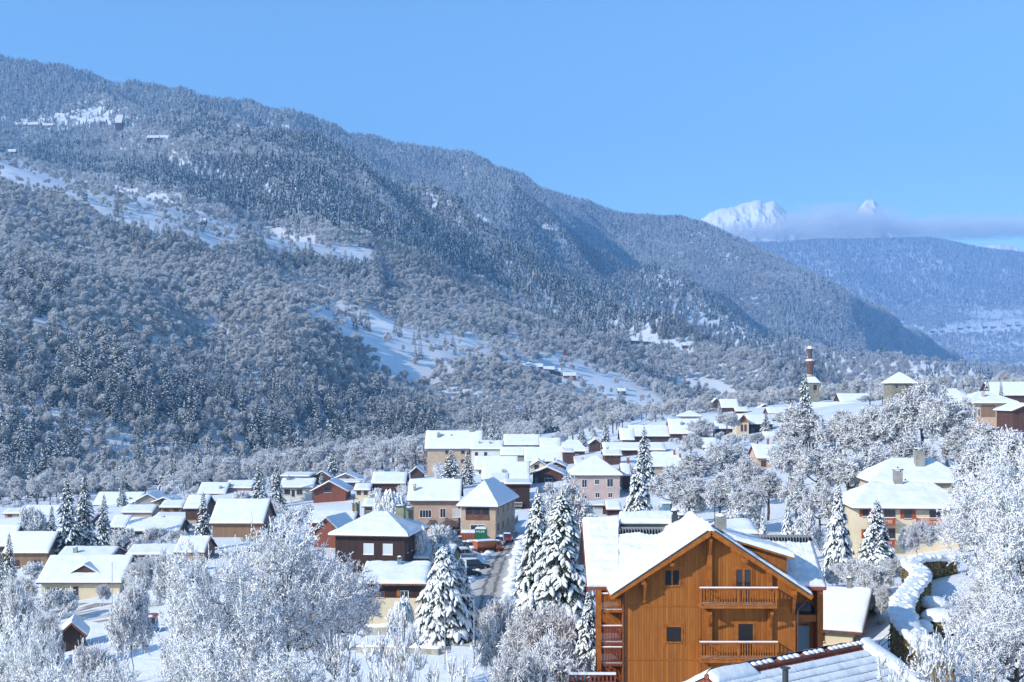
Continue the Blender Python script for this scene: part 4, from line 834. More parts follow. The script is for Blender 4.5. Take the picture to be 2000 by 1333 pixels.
# the mansion by the road: long wing and a hipped block
h = B('long pink beige wing with wide snow roof, left part of the mansion', 794, 900, 979, 939, 1052, 232, 11, 'x', 'pinkbeige', 0, .7, .5, [(820, 842, 997, 1011, 'w', None, 3), (860, 870, 994, 1011, 'w'), (885, 899, 995, 1010, 's'), (884, 896, 1030, 1044, 'b')], chim=((.13, .22, .45, 1.1), (.93, .75, .9, 2.2)))
aw = MB(); aw.beam((3.2, -.9, 3.2), (8.2, -.9, 3.2), .9, .08); [aw.box(3.3 + .24 * k, 3.36 + .24 * k, -1.4, -.9, 2.95, 3.16, 0) for k in range(20)]; aw.build('pergola', M['eave'], h['root'])
hb(h, 862, 900, 1036, 1046, 'redwood', 1.0)
h = B('beige hipped house with recessed brown loggia and white picture window, beside the road', 892, 976, 990, 938, 1050, 226, 20, 'hipy', 'beige', -10, .8, .7, [(919, 947, 1026, 1038, 'w', None, 1)], chim=((.34, .55, .8, 1.0),), hipk=.27, rwins=4, kind='b')
fr = h['fr']; yf = h['Y']; lg = MB(); a0, a1 = PX(909, yf) - h['cx'], PX(956, yf) - h['cx']; z0, z1 = PZ(1016, yf) - h['zb'], PZ(992, yf) - h['zb']
qbox(lg, fr, a0, a1, .004, .05, z0, z1); lo_ = lg.build('loggia', M['brown'], h['root'])
lg = MB(); [qbox(lg, fr, a0 + (a1 - a0) * (k + .12) / 3, a0 + (a1 - a0) * (k + .88) / 3, .05, .07, z0 + 1.0, z1 - .15) for k in range(3)]; lg.build('pane', M['glass'], lo_)
lg = MB(); qbox(lg, fr, a0, a1, .05, .12, z0, z0 + .95); lg.build('railing', M['eave'], lo_)
# pink house with garages
h = B('pink rendered house with pyramid snow roof and white framed windows', 1113, 1217, 929, 893, 981, 290, 12, 'hip', 'pink', 0, .8, .7, [(1137, 1146, 937, 952, 'w'), (1162, 1170, 937, 946, 'w'), (1186, 1197, 936, 951, 'w'), (1137, 1146, 964, 975, 'w'), (1163, 1171, 963, 972, 'w'), (1188, 1196, 963, 972, 'w')], hipk=.93, chim=((.4, .9, 1.0, 1.3), (.72, .95, 1.4, 1.6), (.97, .6, .7, .6)))
B('low brown garage with snowy roof in front of the pink house', 1135, 1188, 988, 981, 1008, 262, 6, 'mono', 'brown', 0, .5, .4, [(1158, 1176, 992, 1007, 's')], chim=(), name='garage', cat='garage')
B('small shed with sloping snow roof at the right of the brown garage', 1184, 1214, 996, 982, 1008, 258, 6, 'x', 'darkwood', 0, .4, .3, (0, 0), chim=(), name='shed', cat='shed')
# dark chalet and the chalet below
h = B('dark brown chalet with hipped snow roof and two pale shuttered windows', 640, 802, 1047, 1003, 1100, 185, 11.5, 'hip', 'darkwood', -9, .9, .8, [(711, 729, 1063, 1082, 's', None, 0), (750, 767, 1063, 1082, 's', None, 0)], hipk=.82, chim=((.73, .62, 1.25, 1.7, 'green'), (.80, .80, 1.0, 1.9, 'green')), rwins=4, kind='b')
h = B('low annex with blue shaded snow roof at the right of the dark hipped chalet', 798, 884, 1092, 1066, 1112, 190, 8, 'x', 'green', -8, .4, .4, (0, 0), chim=())
h = B('small chalet with ribbed snow roof, dark boards above a cream ground floor', 700, 834, 1141, 1101, 1201, 152, 9, 'x', 'darkwood', -3, 1.0, .7, [(738, 750, 1156, 1167, 'b', None), (783, 797, 1155, 1168, 'w')], chim=((.53, .42, .5, .9, 'bluemetal'),), ripple=.05, kind='b')
W_ = h['W']; cb = MB(); zt = PZ(1168, h['Y']) - h['zb']; cb.box(-W_ / 2 - .05, W_ / 2 + .05, -.08, -.004, -1.2, zt); cb.build('ground_floor_render', M['cream'], h['root'])
sh = MB(); 
for u in (733, 775): sh.box(PX(u, 153) - h['cx'], PX(u + 7, 153) - h['cx'], -.12, -.085, zt + .15, zt + 1.0)
sh.build('shutter', M['pine'], h['root'])
window(h['root'], h['fr'], PX(722, 153) - h['cx'], PX(740, 153) - h['cx'], .35, 1.3, 'b', shutters='shutter_g')
B('long low building under flat snow with a red tiled edge, behind the big frosted tree', 600, 692, 1022, 1001, 1032, 226, 9, 'x', 'redwood', 0, .5, .4, (0, 0), chim=((.93, .5, .8, 1.4, 'green'), (.99, .6, .6, 1.8, 'green')), roofm='redtile')
B('red tiled outhouse half covered in snow, just left of the dark hipped chalet', 606, 668, 1040, 1012, 1052, 205, 8, 'y', 'redwood', -14, .4, .4, (0, 0), chim=(), roofm='redtile', th=.2, name='outhouse', cat='shed')
# behind the big tree
h = B('white house with a red brown eave, left of the red brown gabled house', 544, 612, 953, 936, 979, 345, 10, 'x', 'white', 0, .8, .6, [(556, 566, 957, 966, 'b', None, 2), (570, 575, 958, 970, 'b', None, 0), (580, 590, 957, 966, 'b')], chim=((.2, .4, .9, .9),), kind='b', gable='redwood')
B('red brown gabled house with a small square window under the gable', 605, 680, 961, 941, 980, 335, 11, 'y', 'redwood', 0, 1.0, .8, [(634, 647, 953, 962, 'b')], chim=(), kind='b')
B('peach gabled house behind the red brown gabled house', 646, 703, 938, 926, 950, 385, 11, 'y', 'peach', 0, .8, .7, [(676, 682, 933, 940, 'b')], chim=(), kind='b')
B('lean-to with a thin snowy roof in front of the peach gabled house', 656, 712, 943, 937, 954, 372, 5, 'mono', 'brown', 0, .4, .4, (0, 0), chim=(), name='lean_to', cat='shed')
B('long dark shed with flat snowy roof behind the white house', 545, 606, 931, 923, 944, 410, 8, 'mono', 'greywood', -6, .6, .5, (0, 0), chim=(), name='shed', cat='shed')
B('small brown gabled shed behind the red brown house', 609, 648, 933, 921, 945, 415, 9, 'y', 'brown', -8, .5, .5, (1, 1), chim=(), kind='b', name='shed', cat='shed')
B('wide barn with an unbroken white roof at the edge of the frosted trees', 724, 793, 945, 924, 955, 335, 11, 'x', 'brown', 0, .6, .5, (0, 0), chim=(), gable='brown', name='barn', cat='barn')
B('snow roofed house at the left edge of the tree belt, with one small chimney', 384, 441, 965, 944, 976, 380, 11, 'x', 'beige', 0, .5, .5, (0, 0), chim=((.75, .2, .6, .8),))
B('low house with pinkish snow roof, right of the house with one small chimney', 438, 492, 954, 940, 964, 385, 10, 'x', 'beige', 0, .5, .5, (0, 0), chim=((.0, .8, .6, .8),))
B('tan timber house with big plain snow roof, left behind the large frosted tree', 408, 515, 1023, 978, 1034, 235, 12, 'x', 'tanwood', 0, .6, .5, (4, 0), chim=((.12, .6, .4, .5),))
B('snow roofed house with a chimney near its right end, behind the little garden fir', 357, 402, 994, 969, 1003, 300, 10, 'x', 'brown', 0, .5, .5, (0, 0), chim=((.35, .7, .6, .9),))
# left valley floor
B('wide white roofed house far left, beside the grey and yellow gabled pair', 180, 272, 987, 963, 993, 400, 12, 'x', 'brown', 0, .6, .5, (0, 0), chim=((.75, .2, .5, .6),), gable='brown')
B('grey gabled house behind the yellow fronted one', 255, 320, 984, 966, 996, 365, 11, 'y', 'grey', 0, .6, .5, (0, 0), chim=())
B('small gabled house with a yellow lower wall and a blue grey door', 295, 342, 982, 973, 1003, 352, 9, 'y', 'yellow', 0, .7, .6, [(312, 320, 983, 993, 'b')], chim=(), gable='greywood')
B('house under low snow left of the yellow fronted one', 236, 298, 1002, 988, 1008, 340, 9, 'x', 'beige', 0, .5, .4, (0, 0), chim=((.25, .6, .7, .9),))
B('brown house with a steep snow roof and dark gable end, left of the twin roofs', 211, 246, 1031, 1009, 1045, 292, 9, 'x', 'brown', 0, .5, .4, (1, 1), chim=(), gable='brown', kind='b')
B('long twin roofed chalet with a small chimney and a brown gable end', 242, 350, 1038, 1013, 1046, 285, 10, 'x', 'brown', 0, .6, .5, (0, 0), chim=((.54, .7, .6, .9, 'yellow'),), gable='brown')
B('long snow roofed house behind the long twin roofed chalet', 298, 386, 1012, 1003, 1020, 312, 9, 'x', 'beige', 0, .5, .4, (0, 0), chim=())
B('plain snow roof in the hollow left of the large frosted tree', 338, 400, 1080, 1050, 1090, 232, 9, 'x', 'beige', 0, .5, .4, (0, 0), chim=())
B('low brown house with a blue shaded roof, above the snow laden thicket', 246, 342, 1084, 1066, 1100, 240, 8, 'x', 'brown', 0, .5, .4, (2, 1), chim=(), kind='b')
B('grey ended snow roofed house right behind the cream bungalow', 107, 216, 1092, 1070, 1112, 246, 10, 'x', 'greywood', 0, .5, .4, (0, 0), chim=((.3, .2, .7, 1.0),), gable='greywood')
h = B('cream bungalow with green shutters and a small brown gable over the door', 70, 238, 1139, 1088, 1173, 208, 11, 'x', 'cream', 0, .8, .6, [(99, 116, 1149, 1164, 'w', 'shutter_g', 2), (144, 152, 1147, 1171, 'b', None, 0)], chim=((.37, .75, 1.1, 1.0, 'stone'),))
pg = MB(); y_ = 208.5; gx = PX(159, y_) - h['cx']; gz_ = PZ(1123, y_) - h['zb']; gw = 2.4
pg.add([(gx - gw, 1.2, gz_), (gx + gw, 1.2, gz_), (gx, 1.2, gz_ + 1.35), (gx - gw, 3.5, gz_), (gx + gw, 3.5, gz_), (gx, 3.5, gz_ + 1.35)], [(0, 1, 2), (3, 5, 4), (0, 3, 4, 1), (1, 4, 5, 2), (2, 5, 3, 0)]); po = pg.build('dormer', M['brown'], h['roof'])
sp = MB()
for sg in (-1, 1): snow_patch(sp, [(gx + sg * (gw + .4), 3.8 if sg < 0 else .9, gz_ - .2), (gx + sg * (gw + .4), .9 if sg < 0 else 3.8, gz_ - .2), (gx, .9 if sg < 0 else 3.8, gz_ + 1.4), (gx, 3.8 if sg < 0 else .9, gz_ + 1.4)], .25, (1, 1, 1, 0), res=.5)
sp.build('dormer_snow', SNOW, h['roof'])
B('brown timber house with a steep shaded roof at the far left', 4, 95, 1081, 1041, 1120, 262, 10, 'x', 'tanwood', 0, .7, .5, (2, 1), chim=(), gable='brown', kind='b')
B('gabled roof cut by the left edge of the picture', -30, 22, 1068, 1028, 1084, 278, 10, 'x', 'brown', 0, .5, .4, (1, 1), chim=(), gable='brown', kind='b')
B('small brown gable peeping above the steep shaded roof at far left', 24, 70, 1042, 1029, 1056, 300, 9, 'y', 'brown', 0, .5, .5, (1, 0), chim=(), kind='b')
B('snow covered roof between the far left firs and the pale bushes', 39, 110, 1010, 989, 1016, 380, 10, 'x', 'beige', 0, .5, .4, (0, 0), chim=())
B('low snow covered roof nearest the left edge, beyond the steep shaded one', -20, 44, 1030, 1016, 1040, 340, 9, 'x', 'beige', 0, .5, .4, (0, 0), chim=())
B('small dark gabled hut in the snowy thicket at the lower left', 108, 166, 1244, 1217, 1262, 165, 4, 'y', 'darkwood', 14, .6, .5, (0, 0), chim=(), name='hut', cat='hut')
# right of centre: houses on the rise
B('long white roofed row with small roof lights, left half', 1229, 1313, 853, 832, 866, 450, 11, 'x', 'brown', 0, .7, .5, (4, 1), chim=((.68, .75, .5, .7), (.35, .8, .5, .7)), kind='b')
B('long white roofed row with a bright skylight box, right half', 1308, 1389, 848, 820, 860, 446, 13, 'x', 'brown', 0, .7, .5, (4, 1), chim=((.02, .85, .9, 1.0), (.4, .75, .6, 1.0, 'brick'), (.33, .3, .9, .9, 'bluemetal')), kind='b', gable='brown')
B('small yellow house with a pyramid snow roof peeping over the long row', 1327, 1373, 814, 804, 826, 480, 8, 'hip', 'yellow', 0, .7, .7, [(1344, 1349, 818, 824, 'b')], hipk=.9, chim=((.6, .5, .6, .9),))
B('white roofed annex at the left end of the long row', 1211, 1240, 860, 838, 872, 440, 9, 'x', 'brown', 0, .5, .4, (1, 1), chim=(), kind='b')
B('low building with a long overhanging snowy porch roof, behind the twin pointed fir', 1178, 1301, 880, 866, 900, 400, 9, 'x', 'darkwood', 0, .9, .5, (5, 1), chim=((.2, .6, .6, .8), (.66, .6, .6, .8)), kind='b')
B('small dark gable in the grove, right of the long row', 1371, 1404, 875, 857, 890, 392, 9, 'x', 'brown', 0, .5, .5, (0, 0), chim=())
h = B('timber gabled chalet with an orange sunlit upper front on a pale base', 1437, 1466, 828, 811, 856, 470, 12, 'y', 'cream', 0, .9, .5, [(1447, 1451, 830, 843, 'p'), (1454, 1458, 830, 843, 'p')], chim=(), kind='b', gable='pine')
B('long roof running right from the timber gabled chalet', 1462, 1512, 829, 812, 850, 478, 12, 'x', 'darkwood', 0, .8, .4, (3, 1), chim=(), kind='b')
B('low dark roofed house beyond the timber gabled chalet', 1500, 1545, 818, 811, 828, 520, 9, 'x', 'brown', 0, .5, .4, (0, 0), chim=())
B('snow roofed house just behind the tree grove, right of the timber gabled chalet', 1494, 1541, 860, 845, 872, 420, 9, 'x', 'brown', 0, .5, .4, (0, 0), chim=())
B('small farmhouse with overlapping snowy gables, left one of the distant three', 1408, 1444, 797, 781, 806, 640, 10, 'x', 'brown', 0, .6, .5, (2, 1), chim=(), kind='b', gable='brown')
B('small dark barn below the distant farmhouse, right one of the distant three', 1436, 1464, 804, 796, 812, 600, 8, 'x', 'brown', 0, .6, .5, (0, 0), chim=(), gable='brown')
B('tiny brown hut left of the distant farmhouse', 1392, 1406, 786, 779, 792, 680, 6, 'y', 'brown', 0, .5, .4, (0, 0), chim=(), name='hut', cat='hut')
B('tan house with a red chimney and plain white roof amid the grove', 1477, 1577, 896, 870, 918, 330, 12, 'x', 'peach', 0, .7, .5, (4, 1), chim=((.33, .5, .5, 1.6, 'brick'),), kind='b')
B('hip roofed house behind the two stacked firs, half hidden by the grove', 1255, 1344, 912, 885, 928, 330, 11, 'hip', 'beige', 0, .7, .6, (3, 1), hipk=.5, chim=((.75, .4, .5, 1.4, 'brick'), (.88, .4, .5, 1.4, 'brick')), kind='b')
B('narrow gabled house with a brick chimney beside the stacked firs', 1214, 1234, 930, 907, 944, 300, 8, 'x', 'brown', 0, .5, .3, (0, 0), chim=((.8, .5, .6, 1.4, 'brick'),), gable='darkwood')
B('long church nave with a plain white roof', 1574, 1688, 808, 787, 826, 560, 13, 'x', 'pinkbeige', 0, .6, .5, (5, 1), chim=((.28, .7, .5, .3),), name='church_nave', cat='church')
B('brown gabled house behind the church nave, at the right end of its roof', 1641, 1706, 786, 770, 800, 590, 12, 'x', 'brown', 0, .7, .5, (3, 1), chim=((.85, .8, .6, .7),), kind='b', gable='brown')
h = B('old square stone tower with a pyramid snow roof', 1737, 1793, 749, 728, 792, 470, 9, 'hip', 'stone', 0, .9, .9, [(1749, 1753, 752, 759, 'b', None, 0), (1768, 1772, 752, 759, 'b', None, 0), (1749, 1752, 767, 770, 'b', None, 0), (1768, 1771, 767, 770, 'b', None, 0)], hipk=.99, chim=(), name='stone_tower', cat='tower')
fb = MB(); fb.cyl((0, h['D'] / 2, h['zr'] + .2), (0, h['D'] / 2, h['zr'] + 1.2), .08, .05, 6); fb.lump((0, h['D'] / 2, h['zr'] + 1.2), .28, .28, .28, 0, 8, 4, 1, 0, -.9); fb.build('finial', M['darkmetal'], h['root'])
B('dark pink house with a wide block chimney, behind the tall grove on the right', 1846, 1889, 778, 761, 806, 415, 10, 'hip', 'pink', 0, .7, .6, (2, 2), hipk=.5, chim=((.45, .8, 2.4, 1.3, 'white'),), kind='b')
h = B('peach house with a hipped snow roof and timber clad upper corner at the right', 1888, 1992, 788, 767, 848, 328, 12, 'hip', 'peach', 0, 1.0, .9, [(1902, 1906, 799, 813, 'w'), (1910, 1914, 799, 813, 'w')], hipk=.8, chim=((.4, .25, .7, 1.3, 'pink'),), kind='w')
tc_ = MB(); yy_ = h['Y']; tc_.box(PX(1916, yy_) - h['cx'], PX(1944, yy_) - h['cx'], -.06, -.004, PZ(815, yy_) - h['zb'], PZ(792, yy_) - h['zb']); tc_.build('timber_cladding', M['tanwood'], h['root'])
B('large plain white roof behind the peach house, at the right edge', 1938, 2030, 773, 748, 784, 450, 14, 'x', 'brown', 0, .7, .5, (0, 0), chim=((.62, .8, .6, .5),))
B('brown gabled end cut by the right edge, beside the peach house', 1976, 2040, 803, 790, 832, 296, 10, 'y', 'brown', 0, .8, .6, (1, 1), chim=(), kind='b')
# more roofs between the larger houses
for a in (('long low roof in the trees left of the church nave', 1500, 1562, 808, 797, 820, 545, 10, 'x', 'brown'),
          ('small house with a tiny roof light right of the church nave', 1690, 1726, 806, 795, 818, 520, 9, 'x', 'peach'),
          ('snow roofed barn between the timber gabled chalet and the long row', 1398, 1434, 838, 825, 850, 455, 9, 'x', 'darkwood'),
          ('little gabled house above the wide hipped roof house', 1150, 1176, 868, 858, 880, 470, 9, 'y', 'brown'),
          ('snow roofed garage row below the wide hipped roof house', 1122, 1180, 908, 900, 920, 390, 7, 'x', 'grey'),
          ('low roof behind the pink house, left of its chimney', 1178, 1216, 890, 880, 902, 372, 8, 'x', 'brown'),
          ('brown gabled house between the white barn and the apartment block', 798, 828, 926, 913, 938, 400, 9, 'y', 'brown'),
          ('pale house tucked between the red brown house and the white barn', 690, 724, 958, 946, 970, 330, 8, 'x', 'cream'),
          ('low house with a snowy porch between the mansion and the dark pole', 706, 756, 990, 976, 1002, 268, 8, 'x', 'greywood'),
          ('snow roofed house left of the tan timber house, behind the garden fir', 310, 356, 992, 979, 1003, 330, 9, 'x', 'tanwood'),
          ('small roof right behind the three tall firs', 140, 182, 1016, 1004, 1026, 330, 8, 'x', 'brown'),
          ('brown gable between the three tall firs and the twin roofed chalet', 214, 240, 1064, 1050, 1080, 262, 8, 'y', 'brown'),
          ('low roof under snow at the far left beyond the frosted bushes', 4, 52, 1004, 994, 1012, 385, 9, 'x', 'beige'),
          ('snowy roofed house on the rise between the distant farmhouse and the church', 1480, 1508, 800, 790, 809, 640, 9, 'y', 'brown')):
    B(a[0], a[1], a[2], a[3], a[4], a[5], a[6], a[7], a[8], a[9], 0, .6, .5, (2, 1), kind='b', chim=((.3, .6, .6, .9),))
# cream house on the right
h = B('large cream house with red shutters and balconies, behind the snowy firs on the right', 1668, 1902, 994, 946, 1087, 163, 13, 'hip', 'cream', -5, .9, .7, [(1687, 1697, 991, 1009, 'b', 'shutter_r', 1), (1767, 1780, 994, 1012, 'b', 'shutter_r', 1), (1729, 1748, 991, 1012, 'b', None, 2), (1816, 1838, 993, 1014, 'b', None, 1), (1737, 1748, 1034, 1054, 'b', None, 1), (1690, 1699, 1036, 1052, 'b', 'shutter_r', 1), (1767, 1780, 1038, 1054, 'b', 'shutter_r', 1)], hipk=.5, chim=((.47, .48, 1.1, 1.8), (.58, .7, 1.0, .9)), kind='b', ripple=.02)
hb(h, 1722, 1751, 1012, 1028, 'shutter_r', 1.3); hb(h, 1794, 1843, 1016, 1026, 'shutter_r', 1.2); hb(h, 1724, 1750, 1054, 1068, 'shutter_r', 1.3)
B('rear block of the large cream house with a higher chimney and a yellow corner', 1705, 1900, 944, 899, 980, 184, 13, 'hip', 'cream', -5, .8, .7, (0, 0), hipk=.6, chim=((.55, .35, 1.3, 2.4), (.66, .8, 1.4, .6, 'redwood')), kind='b')
# small house right of the pine chalet
h = B('small cream house with dark brown open gable, right of the pine chalet', 1590, 1690, 1233, 1150, 1268, 104, 9.0, 'x', 'cream', -24, .6, .9, [(1600, 1610, 1240, 1255, 'b')], chim=((.55, .5, .42, .7),), gable='brown', ripple=.03, kind='b', rwins=1, th=.22)
# hamlet on the slope, and houses high on the mountain
def tiny(label, u, v, w, Y, hgt=5, wall='brown', typ='x', d=8, name='house', cat='house'):
    x = PX(u, Y); zg = float(ground_z(x, Y)); wpx = w / Y * F / 2; bv = HZ - (zg + .3) / Y * F; ev = bv - hgt * .62 / Y * F
    return building(label, u - wpx, u + wpx, ev, ev - hgt * .5 / Y * F - (d / 2) * abs(ev - HZ) / Y * 0, bv, Y, d, typ, wall, 0, .7, .6, (3, 1) if w > 7 else (0, 0), kind='b', chim=(), th=.5, skirt=4, name=name, cat=cat)
def yat(u, v):
    """distance at which the line of sight through a picture point meets the mountain"""
    y = np.linspace(560, 5500, 3000); z = ground_z(PX(u, y), y); vv_ = HZ - z / y * F
    k = np.where(vv_ <= v)[0]; return float(y[k[0]]) if len(k) else 1500.0
for (u, v, w, lb, wl, ty) in [
    (1026, 716, 14, 'leftmost snow roofed house of the hamlet on the slope', 'brown', 'x'), (1047, 718, 15, 'long double roofed house in the middle of the hamlet on the slope', 'brown', 'x'),
    (1036, 711, 8, 'small brown barn at the top of the hamlet on the slope', 'redwood', 'y'), (1072, 723, 13, 'low roofed house at the right of the hamlet on the slope', 'brown', 'x'),
    (1088, 726, 9, 'small shed between the hamlet roofs and the red brown house', 'brown', 'x'), (1113, 735, 14, 'red brown house lowest and rightmost of the hamlet on the slope', 'redwood', 'x'),
    (1104, 690, 5, 'tiny red hut below the two dark firs on the slope', 'redwood', 'y'), (1240, 667, 12, 'leftmost snow roof of the upper row right of the clustered firs', 'brown', 'x'),
    (1262, 668, 9, 'brown barn in the upper row right of the clustered firs', 'brown', 'x'), (1338, 676, 7, 'lone tiny roof at the right end of the upper row', 'brown', 'x'),
    (1137, 826, 11, 'white roofed house alone at the foot of the slope behind the firs', 'brown', 'x'), (1215, 766, 9, 'low snow covered farm building beside the clearing', 'brown', 'x'),
    (395, 436, 8, 'lone hut in the sloping high meadow', 'brown', 'x'), (22, 298, 16, 'dark roofed house at the left edge above the high meadow', 'brown', 'x'),
    (40, 243, 26, 'leftmost large chalet high on the mountain', 'brown', 'x'), (66, 243, 24, 'middle large chalet high on the mountain', 'redwood', 'x'), (93, 245, 24, 'rightmost large chalet high on the mountain', 'redwood', 'x'),
    (185, 238, 22, 'white roofed house high on the mountain below the snow field', 'white', 'x'), (316, 270, 60, 'long brown residence high on the mountain', 'brown', 'x')]:
    Yh = yat(u, v + 4); k = max(1.0, min(1.5, Yh / 1300)); tiny(lb, u, v, w, Yh - 6, hgt=6 * k, wall=wl, typ=ty)
h = tiny('tall narrow red brown apartment tower high on the mountain', 231, 252, 15, yat(231, 258) - 6, hgt=34, wall='brown', typ='mono', d=10, name='apartment_block', cat='apartment block')
# village across the valley
for k, (u, v, w) in enumerate([(1822, 652, 26), (1840, 649, 22), (1858, 648, 24), (1876, 644, 30), (1893, 643, 22), (1906, 645, 28), (1925, 642, 24), (1941, 641, 30), (1958, 641, 22), (1972, 639, 26), (1990, 637, 28), (1932, 650, 24), (1900, 652, 24)]):
    yv = np.linspace(7300, 9000, 600); zv_ = farz(PX(u, yv), yv); vv_ = HZ - zv_ / yv * F; kk = np.where(vv_ <= v)[0]; Yh = float(yv[kk[0]]) if len(kk) else 8000.
    x = PX(u, Yh); zg = float(farz(np.array([x]), np.array([Yh]))[0]); wp = w / Yh * F / 2; bv = HZ - zg / Yh * F
    building(('leftmost', 'second from the left', 'third from the left', 'large fourth', 'fifth', 'sixth', 'seventh', 'large eighth', 'ninth', 'tenth', 'rightmost', 'lower right', 'lower left')[k] + ' hazy snow roofed building in the village across the valley', u - wp, u + wp, bv - 2.2, bv - 4.6, bv, Yh, 18, 'x', ('brown', 'tanwood', 'white')[k % 3], 0, .8, .8, (0, 0), chim=(), skirt=8, th=.8, group='buildings of the village across the valley')
# ---- church tower with its tiered lantern
Yt = 600.; xt = PX(1582, Yt); zb = PZ(800, Yt); ct = empty('church_tower', (xt, Yt, zb)); tag(ct, 'church bell tower with a tiered red brown onion spire', 'church tower')
def zt_(v): return PZ(v, Yt) - zb
hw = 2.5; mb = MB(); mb.box(-hw + .4, hw + 1.2, -hw, hw, -2, zt_(748)); mb.build('wall', M['stone'], ct)
mb = MB(); mb.box(1.0, 2.5, -hw - .06, -hw - .003, zt_(762), zt_(752)); mb.build('belfry_opening', M['blacksh'], ct)
def octo(r, v): return (r, zt_(v))
mb = MB(); mb.add([(-hw - .2, -hw - .6, zt_(748)), (hw + 1.8, -hw - .6, zt_(748)), (hw + 1.8, hw + .6, zt_(748)), (-hw - .2, hw + .6, zt_(748)), (-1.9, -1.9, zt_(736)), (1.9, -1.9, zt_(736)), (1.9, 1.9, zt_(736)), (-1.9, 1.9, zt_(736))],
   [(0, 1, 5, 4), (1, 2, 6, 5), (2, 3, 7, 6), (3, 0, 4, 7), (4, 5, 6, 7), (3, 2, 1, 0)]); mb.build('skirt_roof', SNOW, ct)
mb = MB(); mb.lathe([octo(2.0, 738), octo(1.5, 733), octo(1.45, 720), octo(2.1, 712), octo(2.25, 706), octo(1.8, 703), octo(1.0, 699), octo(.95, 689), octo(1.4, 684), octo(1.5, 682), octo(.7, 679), octo(.22, 675), octo(.1, 671)], 8, 0, smooth=False, rot=.39); mb.build('lantern_spire', M['copper'], ct)
mb = MB(); mb.lump((0, 0, zt_(706)), 2.2, 2.2, 1.5, 0, 12, 4, 1, .08, 0); mb.lump((0, 0, zt_(682)), 1.45, 1.45, 1.5, 0, 12, 4, 2, .08, 0); mb.lump((-.2, 0, zt_(734)), 2.0, 2.0, .6, 0, 12, 4, 2, .08, 0); mb.build('spire_snow', SNOW, ct)
mb = MB(); mb.beam((0, 0, zt_(676)), (0, 0, zt_(669)), .14, .14); mb.beam((-.5, 0, zt_(671)), (.5, 0, zt_(671)), .12, .12); mb.build('cross', M['darkmetal'], ct)
BOXES.append((1560, 1600, 670, 790, 600))
# ------------------------------------------------------------------ the varnished pine chalet
def hit(u, v, lo=40, hi=700):
    y = np.linspace(lo, hi, 4000); z = ground_z(PX(u, y), y); k = np.where(HZ - z / y * F <= v)[0]
    y0 = float(y[k[0]]) if len(k) else hi; return PX(u, y0), y0, float(ground_z(PX(u, y0), y0))
CX, CY, CZ = 12.32, 80.0, -21.0
ch = empty('pine_chalet', (CX, CY, CZ)); tag(ch, 'large orange varnished pine chalet with balconies and heavy snow roofs in the foreground', 'chalet')
def lx(u, Y=80.0): return PX(u, Y) - CX
def lz(v, Y=80.0): return PZ(v, Y) - CZ
WL, WR = lx(1219), lx(1554); ez, rz_ = 8.52, 12.55; ov = .9; hs = 6.22; sl_ = (rz_ - ez) / hs
def rz_at(x): return rz_ - abs(x) * sl_
mb = MB()
V = [(WL, 0, -3), (WR, 0, -3), (WR, 9, -3), (WL, 9, -3), (WL, 0, rz_at(WL) - .2), (WR, 0, rz_at(WR) - .2), (WR, 9, rz_at(WR) - .2), (WL, 9, rz_at(WL) - .2), (0, 0, rz_ - .2), (0, 9, rz_ - .2)]
mb.add(V, [(0, 1, 5, 8, 4), (1, 2, 6, 5), (3, 0, 4, 7), (4, 8, 9, 7), (8, 5, 6, 9)]); mb.build('gable_wall', M['pine'], ch)
bx0, bx1 = lx(1166, 84), lx(1597, 84); be, br = 8.5, 11.9; ypl = lambda y: be + (y - 2.9) * .63   # body roof plane, local y
mb = MB(); mb.add([(WL + .01, 4, -3), (bx0, 4, -3), (bx0 + .6, 14.5, -3), (bx1, 14.5, -3), (bx1, 4, -3), (WR - .01, 4, -3), (WL + .01, 4, be + .2), (bx0, 4, be + .2), (bx0 + .6, 14.5, be + .2), (bx1, 14.5, be - .2), (bx1, 4, be + .2), (WR - .01, 4, be + .2), (bx0 + .3, 8.8, ypl(8.8) - .25), (bx1, 7.3, ypl(7.3) - .25)],
  [(1, 0, 6, 7), (2, 1, 7, 12, 8), (3, 2, 8, 9), (4, 3, 9, 13, 10), (5, 4, 10, 11)]); mb.build('main_wall', M['pine'], ch)
# trim boards, corner posts, belts, braces on the gable
mb = MB()
for a in (WL + .02, WR - .16): mb.box(a, a + .14, -.045, -.003, -3, rz_at(a) - .32)
px0 = lx(1380)
mb.box(px0, px0 + .3, -.30, -.004, lz(1150), rz_ - .35); mb.box(px0, px0 + .3, -.30, -.004, lz(1252), lz(1190)); 
r2 = lx(1498); mb.box(r2, r2 + .28, -.26, -.004, lz(1150), rz_at(r2 + .28) - .3); mb.box(r2, r2 + .28, -.26, -.004, lz(1250), lz(1190))
for v in (1185.5, 1290.5): mb.box(WL + .17, WR - .17, -.035, -.002, lz(v), lz(v) + .07)
mb.box(lx(1367) - .02, lx(1367) + .05, -.034, -.002, -3, lz(1150))
for u in (1317, 1452): pass
for (u, v) in ((1254, 1138), (1309, 1090), (1452, 1088), (1547, 1150)):           # purlin ends and braces
    x = lx(u); mb.box(x - .13, x + .13, -.85, -.004, rz_at(x) - .62, rz_at(x) - .36)
for u in (1258, 1548):
    x = lx(u); mb.box(x - .1, x + .1, -.16, -.005, rz_at(x) - 1.9, rz_at(x) - .63); mb.beam((x, -.12, rz_at(x) - 1.75), (x, -.8, rz_at(x) - .62), .16, .14)
mb.beam((px0 + .15, -.2, rz_ - 1.6), (px0 + .15, -.85, rz_ - .55), .16, .16)
